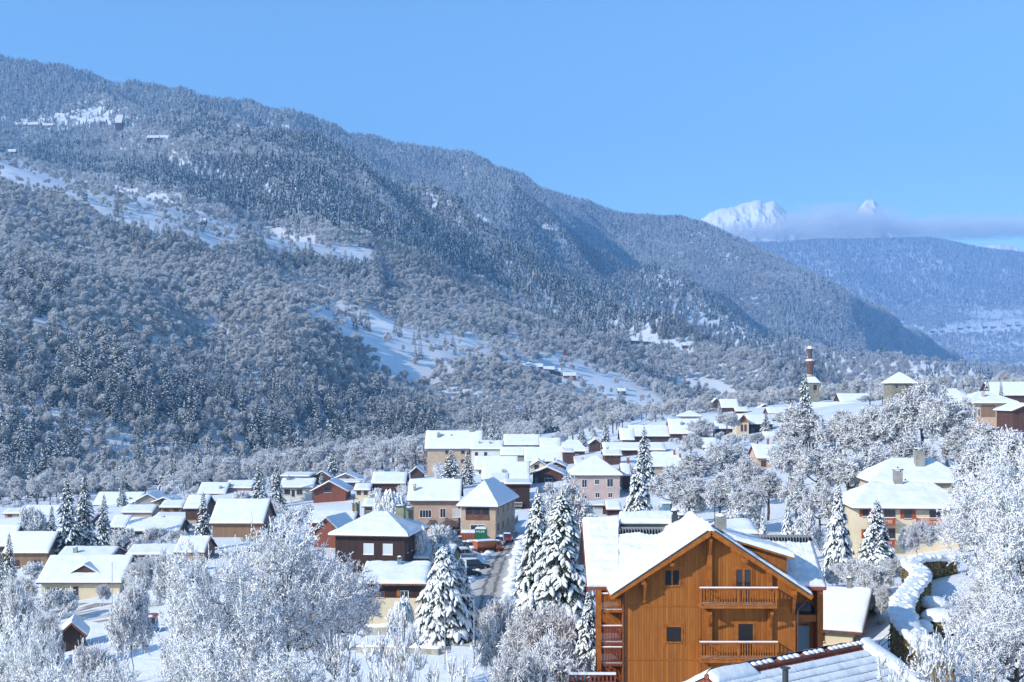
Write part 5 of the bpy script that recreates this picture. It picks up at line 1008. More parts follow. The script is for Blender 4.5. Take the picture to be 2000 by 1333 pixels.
for u in (1381, 1500):
    for v in (1190, 1296): x = lx(u); mb.box(x, x + .14, -1.05, -.3, lz(v) - .2, lz(v) - .02); mb.beam((x + .07, -.2, lz(v) - 1.1), (x + .07, -.9, lz(v) - .2), .12, .12)
mb.build('timber_trim', M['pinetrim'], ch)
frc = lambda a, o, z: (a, -o, z)
def cwin(u0, u1, v0, v1, name='window', mull=1, closed=False, surround=True):
    a0, a1, z0, z1 = lx(u0), lx(u1), lz(v1), lz(v0)
    if surround:
        s = MB()
        for q in ((a0 - .22, a0 - .06, z0 - .2, z1 + .2), (a1 + .06, a1 + .22, z0 - .2, z1 + .2), (a0 - .06, a1 + .06, z1 + .04, z1 + .2)): s.box(q[0], q[1], -.03, -.002, q[2], q[3])
        s.build('surround', M['pinetrim'], ch)
    mb = MB(); t = .075
    qbox(mb, frc, a0 - t, a0 + t * .3, -.02, .07, z0 - t, z1 + t); qbox(mb, frc, a1 - t * .3, a1 + t, -.02, .07, z0 - t, z1 + t)
    qbox(mb, frc, a0 + t * .3, a1 - t * .3, -.02, .07, z1 - t * .3, z1 + t); qbox(mb, frc, a0 + t * .3, a1 - t * .3, -.02, .07, z0 - t, z0 + t * .3)
    if closed:
        w = mb.build(name, M['pinetrim'], ch); g_ = MB(); qbox(g_, frc, a0, a1, .003, .035, z0, z1)
        for k in range(int((z1 - z0) / .09)): qbox(g_, frc, a0 + .02, a1 - .02, .035, .045, z0 + k * .09 + .01, z0 + k * .09 + .07)
        g_.build('roller_shutter', M['blacksh'], w); return
    for k in range(mull): c = a0 + (a1 - a0) * (k + 1) / (mull + 1); qbox(mb, frc, c - .06, c + .06, -.01, .06, z0, z1)
    w = mb.build(name, M['pinetrim'], ch)
    for k in range(mull + 1):
        g_ = MB(); b0 = a0 + (a1 - a0) * k / (mull + 1) + .05; b1 = a0 + (a1 - a0) * (k + 1) / (mull + 1) - .05
        qbox(g_, frc, b0, b1, .004, .02, z0 + .05, z1 - .05); g_.build('pane', M['glass'], w)
cwin(1298, 1327, 1113, 1144); cwin(1437, 1467, 1112, 1182, 'balcony_door'); cwin(1301, 1331, 1224, 1254, closed=True); cwin(1441, 1471, 1218, 1288, 'balcony_door', closed=True)
for (v0, v1) in ((1149, 1186), (1254, 1292)):
    Yb = 78.9; z = PZ(v1, Yb) - CZ + .06; balcony(ch, frc, PX(1368, Yb) - CX, PX(1518, Yb) - CX, z, 1.1, 1.03, 'pinetrim', pitch=.155)
# stacked side balconies on the left, with posts and lattice
for z in (7.3, 5.25, 3.9, .6):
    mb = MB(); x0, x1 = bx0 - .05, WL - .02
    mb.box(x0, x1, 1.2, 3.99, z - .16, z, 0)
    for k in range(14): mb.box(x0 + .08 + k * (x1 - x0 - .1) / 14, x0 + .14 + k * (x1 - x0 - .1) / 14, 1.22, 1.26, z + .1, z + .95, 0)
    for k in range(18): mb.box(x0 + .02, x0 + .06, 1.3 + k * .15, 1.37 + k * .15, z + .1, z + .95, 0)
    mb.box(x0, x1, 1.17, 1.3, z + .95, z + 1.03, 0); mb.box(x0 - .02, x0 + .1, 1.3, 3.98, z + .95, z + 1.03, 0)
    mb.box(x0, x1, 1.18, 1.29, z + 1.03, z + 1.10, 1); mb.box(x0 + .1, x1, 1.3, 3.9, z + .002, z + .09, 1)
    mb.beam((x1 - .1, 1.35, z - 1.1), (x0 + .3, 1.35, z - .2), .12, .12, 0)
    mb.build('side_balcony', [M['redwood'] if z < 7 else M['pinetrim'], SNOW], ch)
mb = MB(); mb.box(bx0 - .18, bx0 + .08, 1.1, 1.36, -3, be + .05); mb.box(bx0 - .1, bx0 + .06, 3.8, 4.0, -3, be); mb.build('corner_post', M['pinetrim'], ch)
# right hand recess with arched window and glazed door
mb = MB(); mb.box(WR + .02, bx1 + .1, 3.2, 3.99, lz(1213, 83.5), lz(1200, 83.5)); mb.box(bx1 - .25, bx1 + .12, 3.0, 3.99, -3, be + .1); mb.box(WR + .05, WR + .3, 3.3, 3.99, -3, be + .1); mb.build('recess_frame', M['pinetrim'], ch)
mb = MB(); a = np.linspace(0, math.pi, 13); c_ = (lx(1570, 84), lz(1195, 84)); r_ = .75
V = [(c_[0] + r_ * math.cos(t), 3.93, c_[1] + r_ * .8 * math.sin(t)) for t in a]; mb.add(V, [tuple(range(13))]); mb.box(c_[0] - r_, c_[0] + r_, 3.92, 3.95, c_[1] - .7, c_[1] + .01); mb.build('arched_window', M['glass'], ch)
mb = MB(); mb.box(lx(1556, 84), lx(1580, 84), 3.9, 3.96, lz(1275, 84), lz(1222, 84)); mb.build('glazed_door', M['bluemetal'], ch)
# roofs
mb = MB()
slab(mb, [(-hs, -ov, ez), (0, -ov, rz_), (0, 9.0, rz_), (-hs, 9.0, ez)][::-1], .2); slab(mb, [(0, -ov, rz_), (hs, -ov, ez), (hs, 9.0, ez), (0, 9.0, rz_)][::-1], .2)
gr_ = mb.build('gable_roof', M['pinetrim'], ch)
mb = MB()
for s in (-1, 1):
    mb.beam((s * (hs + .02), -ov - .03, ez - .12), (0, -ov - .03, rz_ - .12), .06, .3, 0)
mb.build('bargeboard', M['pinetrim'], gr_)
mb = MB(); mb.beam((hs * .98, -ov - .045, ez + .09), (.2, -ov - .045, rz_ + .0), .06, .1, 0); mb.beam((-hs * .98, -ov - .045, ez + .09), (-.2, -ov - .045, rz_ + .0), .06, .1, 0); mb.build('metal_flashing', M['darkmetal'], gr_)
sb = MB(); snow_patch(sb, [(-hs, 9.0, ez), (-hs, -ov, ez), (0, -ov, rz_), (0, 9.0, rz_)], .36, (1, 1, 1, 0), .06, 26, .14, seed=3, maxn=110, rough=.14)
snow_patch(sb, [(hs, -ov, ez), (hs, 9.0, ez), (0, 9.0, rz_), (0, -ov, rz_)], .26, (1, 1, 1, 0), .02, 26, .14, seed=4, maxn=110, rough=.18); sb.build('snow_cover', SNOW, gr_)
L0, L1, R1 = lx(1147, 82.9), lx(1384, 82.9), lx(1613, 82.9)
XM = lx(1392, 88)
mb = MB(); slab(mb, [(L0, 2.9, be), (R1, 2.9, be), (R1, 7.3, ypl(7.3)), (L0, 7.3, ypl(7.3))], .2); slab(mb, [(L0, 7.3, ypl(7.3)), (XM, 7.3, ypl(7.3)), (XM, 8.0, ypl(8.0)), (L0, 8.0, ypl(8.0))], .2)
slab(mb, [(L0, 8.0, ypl(8.0)), (lx(1208, 88), 8.0, ypl(8.0)), (lx(1208, 88), 8.8, ypl(8.8)), (L0, 8.8, ypl(8.8))], .2)
slab(mb, [(L0, 8.8, ypl(8.8)), (lx(1208, 88), 8.8, ypl(8.8)), (lx(1208, 88), 15.2, be), (L0, 15.2, be)], .2); slab(mb, [(lx(1208, 88), 8.0, ypl(8.0)), (XM, 8.0, ypl(8.0)), (XM, 15.2, be), (lx(1208, 88), 15.2, be)], .2); slab(mb, [(XM, 7.3, ypl(7.3)), (R1, 7.3, ypl(7.3)), (R1, 15.2, be - .6), (XM, 15.2, be - .6)], .2)
mb.add([(lx(1211, 88), 8.6, 11.0), (lx(1345, 88), 8.6, 11.0), (lx(1345, 88), 8.6, 12.0), (lx(1211, 88), 8.6, 12.0), (lx(1211, 89.5), 10.4, 11.0), (lx(1345, 89.5), 10.4, 11.0), (lx(1330, 89.5), 10.4, 12.5), (lx(1211, 89.5), 10.4, 12.5)], [(0, 1, 2, 3), (1, 5, 6, 2), (5, 4, 7, 6), (4, 0, 3, 7), (3, 2, 6, 7)])
mr = mb.build('main_roof', M['darkmetal'], ch)
mb = MB(); mb.beam((L0, 2.86, be - .1), (R1, 2.86, be - .1), .06, .22); mb.beam((L0 - .02, 2.9, be - .1), (L0 - .02, 8.8, ypl(8.8) - .1), .05, .22); mb.beam((R1 + .02, 2.9, be - .1), (R1 + .02, 7.3, ypl(7.3) - .1), .05, .22); mb.build('fascia', M['redtile'], mr)
sb = MB(); s1 = lx(1209, 90)
snow_patch(sb, [(L0, 2.9, be), (lx(1208, 83), 2.9, be), (lx(1208, 88.6), 8.8, ypl(8.8)), (L0, 8.8, ypl(8.8))], .36, (1, 0, 1, 1), .06, 9, .14, seed=5, maxn=90)
snow_patch(sb, [(lx(1206, 83), 2.9, be - .03), (L1 + 2.2, 2.9, be - .03), (L1 + 2.2, 7.25, ypl(7.25)), (lx(1206, 87), 7.25, ypl(7.25))], .36, (1, 0, 0, 1), .075, 28, .14, seed=6, maxn=110, rough=.16)
snow_patch(sb, [(lx(1211, 88), 8.6, 12.0), (lx(1345, 88), 8.6, 12.0), (lx(1330, 89.5), 10.4, 12.5), (lx(1211, 89.5), 10.4, 12.5)], .32, (1, 1, 1, 1), .02, 10, .2, seed=7)
snow_patch(sb, [(L1, 2.9, be), (R1, 2.9, be), (R1, 6.6, ypl(6.6)), (L1, 6.6, ypl(6.6))], .31, (1, 1, 0, 1), .07, 22, .14, seed=8, maxn=110, rough=.24); sb.build('snow_cover', SNOW, mr)
mb = MB()                                                                        # standing seams on the bare strips
for k in range(40): x = lx(1210, 87.5) + k * .2; (x < lx(1385, 87.5)) and mb.box(x, x + .03, 7.3, 7.98, ypl(7.3) + .0, ypl(7.98) + .08)
for k in range(40): x = lx(1450, 87) + k * .2; (x < R1 - .1) and mb.box(x, x + .03, 6.7, 7.28, ypl(6.7) + .0, ypl(7.28) + .08)
mb.box(lx(1205, 88), lx(1388, 88), 7.99, 8.1, ypl(8) - .1, ypl(8) + .14); mb.box(lx(1450, 87), R1, 7.29, 7.4, ypl(7.3) - .1, ypl(7.3) + .12)
mb.build('roof_seams', M['metal'], mr)
# shed dormer on the right slope
dx0, dx1 = lx(1455), lx(1548); mb = MB(); y0, y1 = 1.7, 5.5
zt0, zt1 = PZ(1066, 81.7) - CZ, PZ(1087, 81.7) - CZ
mb.add([(dx0, y0, rz_at(dx0) - .1), (dx1, y0, rz_at(dx1) - .1), (dx1, y0, zt1), (dx0, y0, zt0), (dx0, y1, rz_at(dx0) - .1), (dx1, y1, rz_at(dx1) - .1), (dx1, y1, zt1), (dx0, y1, zt0)], [(0, 1, 2, 3), (1, 5, 6, 2), (4, 0, 3, 7), (5, 4, 7, 6)]); do = mb.build('dormer', M['pine'], ch)
tl = lx(1420); zl = rz_at(tl) + .12; zr2 = PZ(1090, 81.3) - CZ; dxe = lx(1560)
mb = MB(); slab(mb, [(tl, y0 - .5, zl), (dxe, y0 - .5, zr2), (dxe, y1 + .3, zr2), (tl, y1 + .3, zl)], .12); mb.build('dormer_roof', M['pinetrim'], do)
sb = MB(); snow_patch(sb, [(dxe, y0 - .5, zr2), (dxe, y1 + .3, zr2), (tl, y1 + .3, zl), (tl, y0 - .5, zl)], .34, (1, 1, 1, 0), .02, 12, .15, seed=9); sb.build('dormer_snow', SNOW, do)
chimney(gr_, lx(1408, 83), 3.0, rz_ - 1.5, PZ(1008, 83) - CZ, .62, .7, 'concrete', False, snow=.2)
def metal_stack(parent, x, y, z0, z1, w=.5):
    mb = MB(); mb.box(x - w / 2, x + w / 2, y - w / 2, y + w / 2, z0, z1 - .35, 0); mb.box(x - w * .35, x + w * .35, y - w * .35, y + w * .35, z1 - .35, z1 - .12, 0); mb.box(x - w * .7, x + w * .7, y - w * .7, y + w * .7, z1 - .12, z1 - .05, 0)
    mb.lump((x, y, z1 - .05), w * .65, w * .65, .2, 1, 10, 4, 3, .1, 0); mb.build('flue', [M['darkmetal'], SNOW], parent)
metal_stack(mr, lx(1318, 88.2), 8.2, 11, PZ(996, 88.2) - CZ, .42); metal_stack(mr, lx(1331, 88.1), 8.1, 11, PZ(1005, 88.1) - CZ, .4)
for (x, y, z0, z1) in ((WL - .04, -.12, -3, ez - .3), (WR + .1, -.12, -3, ez - 1.0), (lx(1590, 83.9), 3.4, -3, be - .2)):
    mb = MB(); mb.cyl((x, y, z0), (x, y, z1), .055, .055, 8, 0); 
    for z in (1, 3.5, 6): mb.box(x - .08, x + .08, y, y + .1, z, z + .05)
    mb.build('downpipe', M['pipe'], ch)
mb = MB(); mb.cyl((WL - .04, -.12, ez - .3), (-hs + .35, -.5, ez - .15), .05, .05, 8); mb.cyl((-hs + .1, -.9, ez - .06), (-hs + .1, 3.2, ez - .06), .07, .07, 8); mb.cyl((WR + .1, -.12, ez - 1.0), (hs - .1, -.2, ez - .3), .05, .05, 8); mb.build('gutter', M['pipe'], ch)
mb = MB(); dz = PZ(1318, 78) - CZ; a0, a1 = PX(1112, 78) - CX, PX(1203, 78) - CX
mb.box(a0, a1, -2, 1.1, dz - 1.2, dz - 1.05)
for k in range(12): mb.box(a0 + k * (a1 - a0 - .1) / 11, a0 + k * (a1 - a0 - .1) / 11 + .1, -2, -1.92, dz - 1.05, dz - .06)
mb.box(a0, a1, -2.06, -1.86, dz - .06, dz); mb.box(a0, a1, -2.06, -1.86, dz - .5, dz - .42); mb.box(a0, a0 + .1, -1.85, 1.1, dz - .06, dz); mb.box(a0, a1, -2.05, -1.87, dz + .001, dz + .13, 1); mb.box(a0, a0 + .12, -1.86, 1.1, dz + .001, dz + .12, 1)
mb.build('terrace_railing', [M['redwood'], SNOW], ch)
BOXES.append((1147, 1613, 1005, 1333, 80))
B('snow roofed house right behind the chimney of the pine chalet', 1414, 1482, 1044, 1020, 1054, 118, 7, 'x', 'cream', 0, .4, .4, (0, 0), chim=(), ripple=.03)
bs = MB(); bs.box(PX(1296, 125), PX(1309, 125), 125, 126.5, PZ(1030, 125) - 3, PZ(984, 125)); o = bs.build('vent_box', M['bluemetal']); bs = MB(); bs.box(PX(1294, 125), PX(1311, 125), 124.9, 126.6, PZ(984, 125), PZ(984, 125) + .18); bs.build('snow_cover', SNOW, o); tag(o, 'blue grey ventilation tower standing behind the pine chalet roof', 'vent')
# ---- near tiled roof, bottom right
A0 = np.array([PX(1400, 50), 50, -11.0]); B0 = np.array([PX(1697, 56.2), 56.2, -11.0]); dd = (B0 - A0); LL = np.linalg.norm(dd); dd /= LL; nn = np.array([dd[1], -dd[0], 0])
fh = empty('house', tuple(A0 + [0, 0, -9])); tag(fh, 'near house with red brown tiles under rows of snow, cut by the bottom edge', 'house')
def W2(a, b, z): return tuple(dd * a + nn * b + np.array([0, 0, 9 + z]))
mb = MB(); slab(mb, [W2(-.6, 5.6, -2.6), W2(LL + .2, 5.6, -2.6), W2(LL + .2, 0, 0), W2(-.6, 0, 0)], .16); slab(mb, [W2(LL + .2, -5, -2.5), W2(-.6, -5, -2.5), W2(-.6, 0, 0), W2(LL + .2, 0, 0)], .16); fr_ = mb.build('roof', M['redtile'], fh)
mb = MB(); mb.beam(W2(-.62, 5.6, -2.75), W2(-.62, 0, -.15), .08, .26); mb.beam(W2(-.62, -5, -2.65), W2(-.62, 0, -.15), .08, .26); mb.build('bargeboard', M['redwood'], fr_)
mb = MB(); [mb.cyl(W2(-.6 + k * .4, 0, .02), W2(-.24 + k * .4, 0, .05), .13, .16, 8) for k in range(int((LL + .8) / .4))]; mb.build('ridge_tiles', M['redtile'], fr_)
V = [W2(a, b, z) for a, b, z in ((0, -4.4, -9), (0, 4.8, -9), (LL - .4, 4.8, -9), (LL - .4, -4.4, -9), (0, -4.4, -2.4), (0, 4.8, -2.4), (LL - .4, 4.8, -2.4), (LL - .4, -4.4, -2.4), (0, 0, -.25), (LL - .4, 0, -.25))]
mb = MB(); mb.add(V, [(1, 0, 4, 8, 5), (2, 1, 5, 6), (3, 2, 6, 9, 7), (0, 3, 7, 4)]); mb.build('wall', M['darkwood'], fh)
sb = MB(); nrow = 13
for k in range(nrow):                              # a course of snow on every row of tiles
    t0 = .05 + k / nrow * .95; t1 = t0 + .95 / nrow * .9; q = lambda a, t: W2(a, 5.6 * (1 - (1 - t)), -2.6 * t)
    snow_patch(sb, [q(-.55, t1), q(LL + .15, t1), q(LL + .15, t0), q(-.55, t0)], .12, (1, 1, 1, 1), .02, 40, .11, seed=20 + k, rough=.3, maxn=110, ext=.03)
snow_patch(sb, [W2(-.58, .5, -.2), W2(2.0, .5, -.2), W2(2.0, 0, .05), W2(-.58, 0, .05)], .26, (1, 1, 1, 0), 0, 1, .2, seed=41); snow_patch(sb, [W2(LL + .15, -4.9, -2.45), W2(-.58, -4.9, -2.45), W2(-.58, -.06, .02), W2(LL + .15, -.06, .02)], .26, (1, 1, 1, 0), .03, 26, .3, seed=42)
snow_patch(sb, [W2(LL - .7, 5.6, -2.6), W2(LL + .18, 5.6, -2.6), W2(LL + .18, 0, .02), W2(LL - .7, 0, .02)], .30, (1, 1, 1, 0), .02, 3, .15, seed=43)
sb.build('snow_cover', SNOW, fr_)
for k in range(30):                                # snow left on the ridge
    pass
rs = MB(); [rs.lump(W2(.2 + k * .33, 0, .13), .2, .2, .13, 0, 8, 3, k, .2, 0) for k in range(int(LL / .33)) if (k * 7) % 5 or k > 24]; rs.build('ridge_snow', SNOW, fr_)
xw, yw = PX(1534, 49.2), 49.2; zw = PZ(1309, 49.2); lp = (xw - A0[0], yw - A0[1], zw - A0[2] + 9)
mb = MB(); mb.cyl((lp[0], lp[1], lp[2] - 1.3), lp, .12, .12, 12); mb.cyl((lp[0], lp[1], lp[2] + .06), (lp[0], lp[1], lp[2] + .1), .2, .2, 12); [mb.cyl((lp[0] + .1 * math.cos(t), lp[1] + .1 * math.sin(t), lp[2]), (lp[0] + .1 * math.cos(t), lp[1] + .1 * math.sin(t), lp[2] + .07), .012, .012, 5) for t in (0, 1.6, 3.1, 4.7)]; mb.build('flue_pipe', M['darkmetal'], fr_)
BOXES.append((1345, 1800, 1243, 1333, 50))
# ---- serpentine hedge with a thick snow top
HP = [(1862, 1088, 125), (1825, 1086, 124), (1788, 1088, 122), (1776, 1098, 118), (1800, 1112, 114), (1796, 1128, 109), (1778, 1146, 104), (1764, 1168, 99), (1760, 1190, 95), (1770, 1212, 91), (1790, 1236, 87), (1816, 1258, 83), (1842, 1280, 80)]
hp = np.array([(PX(u, Y), Y, PZ(v, Y)) for u, v, Y in HP]); tt = np.linspace(0, len(hp) - 1, 110); hq = np.stack([np.interp(tt, range(len(hp)), hp[:, k]) for k in range(3)], 1)
for k in range(3): hq[:, k] = np.convolve(np.pad(hq[:, k], 6, mode='edge'), np.hanning(15)[1:-1] / np.hanning(15).sum(), 'valid')
tg = np.gradient(hq, axis=0); tg /= np.linalg.norm(tg, axis=1, keepdims=True); sd_ = np.stack([tg[:, 1], -tg[:, 0], 0 * tg[:, 0]], 1); sd_ /= np.linalg.norm(sd_, axis=1, keepdims=True)
gz_ = ground_z(hq[:, 0], hq[:, 1]) - .5; rr = np.random.default_rng(5)
o = None
for nm, prof, m in (('foliage', [(-.62, 0), (-.7, .35), (-.72, .7), (-.6, .97), (.6, .97), (.72, .7), (.7, .35), (.62, 0)], M['hedge']), ('snow_cover', [(-.74, .0), (-.95, .14), (-.9, .34), (-.55, .5), (0, .56), (.55, .5), (.9, .34), (.95, .14), (.74, .0)], SNOW)):
    V = []
    for i in range(len(hq)):
        for a, b in prof:
            j = 1 + .22 * (rr.random() - .5)
            if m is SNOW: V.append(hq[i] + sd_[i] * a * j + np.array([0, 0, b * (1 + .25 * (rr.random() - .5)) - .45]))
            else: V.append(np.array([hq[i][0], hq[i][1], gz_[i] + (hq[i][2] - .4 - gz_[i]) * b]) + sd_[i] * a * j * 1.05)
    n = len(prof); Fc = [(i * n + k, i * n + (k + 1) % n, (i + 1) * n + (k + 1) % n, (i + 1) * n + k) for i in range(len(hq) - 1) for k in range(n)] + [tuple(range(n)), tuple(range((len(hq) - 1) * n, len(hq) * n))[::-1]]
    if o is None: o = empty('hedge', (0, 0, 0)); tag(o, 'winding clipped hedge with a thick cap of snow beside the small cream house', 'hedge')
    mb = MB(); mb.add(np.array(V), Fc, 0, m is SNOW)
    if m is not SNOW:          # leafy surface: many small leaf clumps
        nl = 9000; i = rr.integers(0, len(hq), nl); b = rr.random(nl); s = np.where(rr.random(nl) < .5, -1, 1); c = hq[i] * [1, 1, 0] + np.stack([0 * b, 0 * b, gz_[i] + (hq[i][:, 2] - .4 - gz_[i]) * b], 1) + sd_[i] * (s * (.68 + .12 * rr.random(nl)))[:, None] + tg[i] * rr.normal(0, .2, nl)[:, None]
        d = rr.normal(0, .1, (nl, 3, 3)); mb.add((c[:, None] + d).reshape(-1, 3), np.arange(nl * 3).reshape(-1, 3), 0)
    else:
        for i in range(0, len(hq), 1):
            for w_ in range(3):
                c = hq[i] + sd_[i] * rr.uniform(-.75, .75) + tg[i] * rr.normal(0, .1) + np.array([0, 0, rr.uniform(-.18, .0)]); s_ = rr.uniform(.16, .38); mb.lump(c, s_, s_ * 1.1, s_ * .75, 0, 8, 4, i * 3 + w_, .25, -.5)
    mb.build(nm, m, o)
# topiary shrubs in the yard behind the hedge
for (u, v, Y, r, lb) in ((1822, 1166, 104, 1.2, 'low snow capped bush nearest the inner bend of the hedge'), (1838, 1190, 98, 1.4, 'broad snow capped bush in the middle of the yard behind the hedge'), (1800, 1192, 96, .8, 'small snow capped bush against the hedge, left of the broad one')):
    x = PX(u, Y); z = float(ground_z(x, Y)); o = empty('clipped_bush', (x, Y, z)); tag(o, lb, 'bush'); mb = MB(); h_ = min(max(PZ(v, Y) - z + .2, .8), 1.7); mb.lump((0, 0, h_ * .45), r, r, h_ * .6, 0, 18, 8, int(u), .2, -.9); mb.build('foliage', M['hedge'], o)
    mb = MB(); mb.lump((0, 0, h_ * .8), r * 1.1, r * 1.05, h_ * .45, 0, 18, 6, int(v), .12, -.1); mb.build('snow_cover', SNOW, o)
# ---- road with tyre tracks
def drape(name, Lp, Rp, m, lift=.05, n=90, across=14, kind='structure', berm=0):
    def res(Pl):
        W3 = np.array([hit(u, v)[:2] for u, v in Pl]); d = np.concatenate([[0], np.cumsum(np.linalg.norm(np.diff(W3, axis=0), axis=1))]); t = np.linspace(0, d[-1], n); return np.stack([np.interp(t, d, W3[:, k]) for k in (0, 1)], 1)
    a, b = res(Lp), res(Rp); s = np.linspace(0, 1, across + 1); X = a[:, None, 0] * (1 - s) + b[:, None, 0] * s; Y = a[:, None, 1] * (1 - s) + b[:, None, 1] * s
    Z = ground_z(X, Y) + lift; nr, nc = X.shape; idx = np.arange(nr * nc).reshape(nr, nc); Fc = np.stack([idx[:-1, :-1], idx[:-1, 1:], idx[1:, 1:], idx[1:, :-1]], -1).reshape(-1, 4)
    mb = MB(); mb.add(np.stack([X, Y, Z], -1).reshape(-1, 3), Fc, 0, True); o = mb.build(name, m); tag(o, kind=kind)
    uv = o.data.uv_layers.new(name='UVMap'); vi = np.zeros(len(o.data.loops), int); o.data.loops.foreach_get('vertex_index', vi); U, T = np.meshgrid(s, np.linspace(0, 1, n)); c = np.stack([U.ravel()[vi], T.ravel()[vi]], 1); uv.data.foreach_set('uv', c.ravel()); return o
RD = mat('packed_dirty_snow', (.4, .38, .35), .75); N, L, b = nodes(RD); tc = N.new('ShaderNodeTexCoord'); sp = N.new('ShaderNodeSeparateXYZ'); L.new(tc.outputs['UV'], sp.inputs[0])
nz = N.new('ShaderNodeTexNoise'); nz.inputs['Scale'].default_value = .35; nz.inputs['Detail'].default_value = 5; L.new(tc.outputs['Object'], nz.inputs['Vector'])
wob = N.new('ShaderNodeMath'); wob.operation = 'MULTIPLY_ADD'; wob.inputs[1].default_value = .22; L.new(nz.outputs['Fac'], wob.inputs[0]); L.new(sp.outputs['X'], wob.inputs[2])
cr = N.new('ShaderNodeValToRGB'); E = cr.color_ramp.elements; E[0].position = 0; E[0].color = (.72, .72, .74, 1); E[1].position = 1; E[1].color = (.62, .62, .64, 1)
for p, c in ((.30, (.50, .47, .43)), (.46, (.44, .41, .37)), (.50, (.13, .115, .10)), (.55, (.15, .13, .115)), (.58, (.40, .36, .32)), (.70, (.38, .34, .29)), (.74, (.16, .135, .11)), (.79, (.17, .145, .12)), (.83, (.42, .38, .33)), (.95, (.55, .53, .5))): e = E.new(p); e.color = (*c, 1)
L.new(wob.outputs[0], cr.inputs[0]); n2 = N.new('ShaderNodeTexNoise'); n2.inputs['Scale'].default_value = 2.5; n2.inputs['Detail'].default_value = 6; L.new(tc.outputs['Object'], n2.inputs['Vector'])
mx = N.new('ShaderNodeMix'); mx.data_type = 'RGBA'; mx.inputs[7].default_value = (.66, .66, .67, 1); mr_ = N.new('ShaderNodeMapRange'); mr_.inputs[1].default_value = .52; mr_.inputs[2].default_value = .75; mr_.inputs[4].default_value = .7; L.new(n2.outputs['Fac'], mr_.inputs[0]); L.new(mr_.outputs[0], mx.inputs[0]); L.new(cr.outputs[0], mx.inputs[6]); L.new(mx.outputs[2], b.inputs['Base Color'])
drape('road', [(985, 1040), (975, 1056), (957, 1078), (940, 1095), (925, 1120), (912, 1150), (905, 1190), (900, 1225), (885, 1262)], [(1022, 1040), (1018, 1056), (1012, 1078), (1006, 1100), (1000, 1130), (992, 1165), (985, 1200), (983, 1235), (985, 1268)], RD)
bk = MB(); rb_ = np.random.default_rng(77)
for pts in ([(975, 1058), (957, 1080), (940, 1097), (908, 1152), (900, 1190), (896, 1225)], [(1020, 1050), (1014, 1078), (1009, 1100), (1003, 1130), (995, 1165), (988, 1200), (986, 1235)]):
    W3 = np.array([hit(u, v)[:2] for u, v in pts]); d_ = np.concatenate([[0], np.cumsum(np.linalg.norm(np.diff(W3, axis=0), axis=1))])
    for q in np.arange(0, d_[-1], .55):
        x_, y_ = np.interp(q, d_, W3[:, 0]) + rb_.normal(0, .25), np.interp(q, d_, W3[:, 1]) + rb_.normal(0, .2); s_ = .3 + .55 * rb_.random(); bk.lump((x_, y_, float(ground_z(x_, y_))), s_ * 1.2, s_ * 1.2, s_ * .7, 0, 9, 4, int(q * 10), .3, -.2)
tag(bk.build('ploughed_snow_bank', SNOW), kind='structure')
DR = noisy('trodden_snow', (.30, .25, .20), (.78, .78, .8), .5, .8, lo=.38, hi=.56, stretch=(.4, 1, 1))
drape('driveway', [(100, 1176), (98, 1190), (110, 1205)], [(235, 1180), (225, 1200), (215, 1222)], DR, .05, 30)
GRD = noisy('wet_grey_road', (.22, .21, .21), (.5, .5, .52), .6, .7, lo=.4, hi=.7)
drape('lane', [(560, 1258), (700, 1259), (880, 1262)], [(560, 1268), (700, 1270), (880, 1272)], GRD, .05, 60)
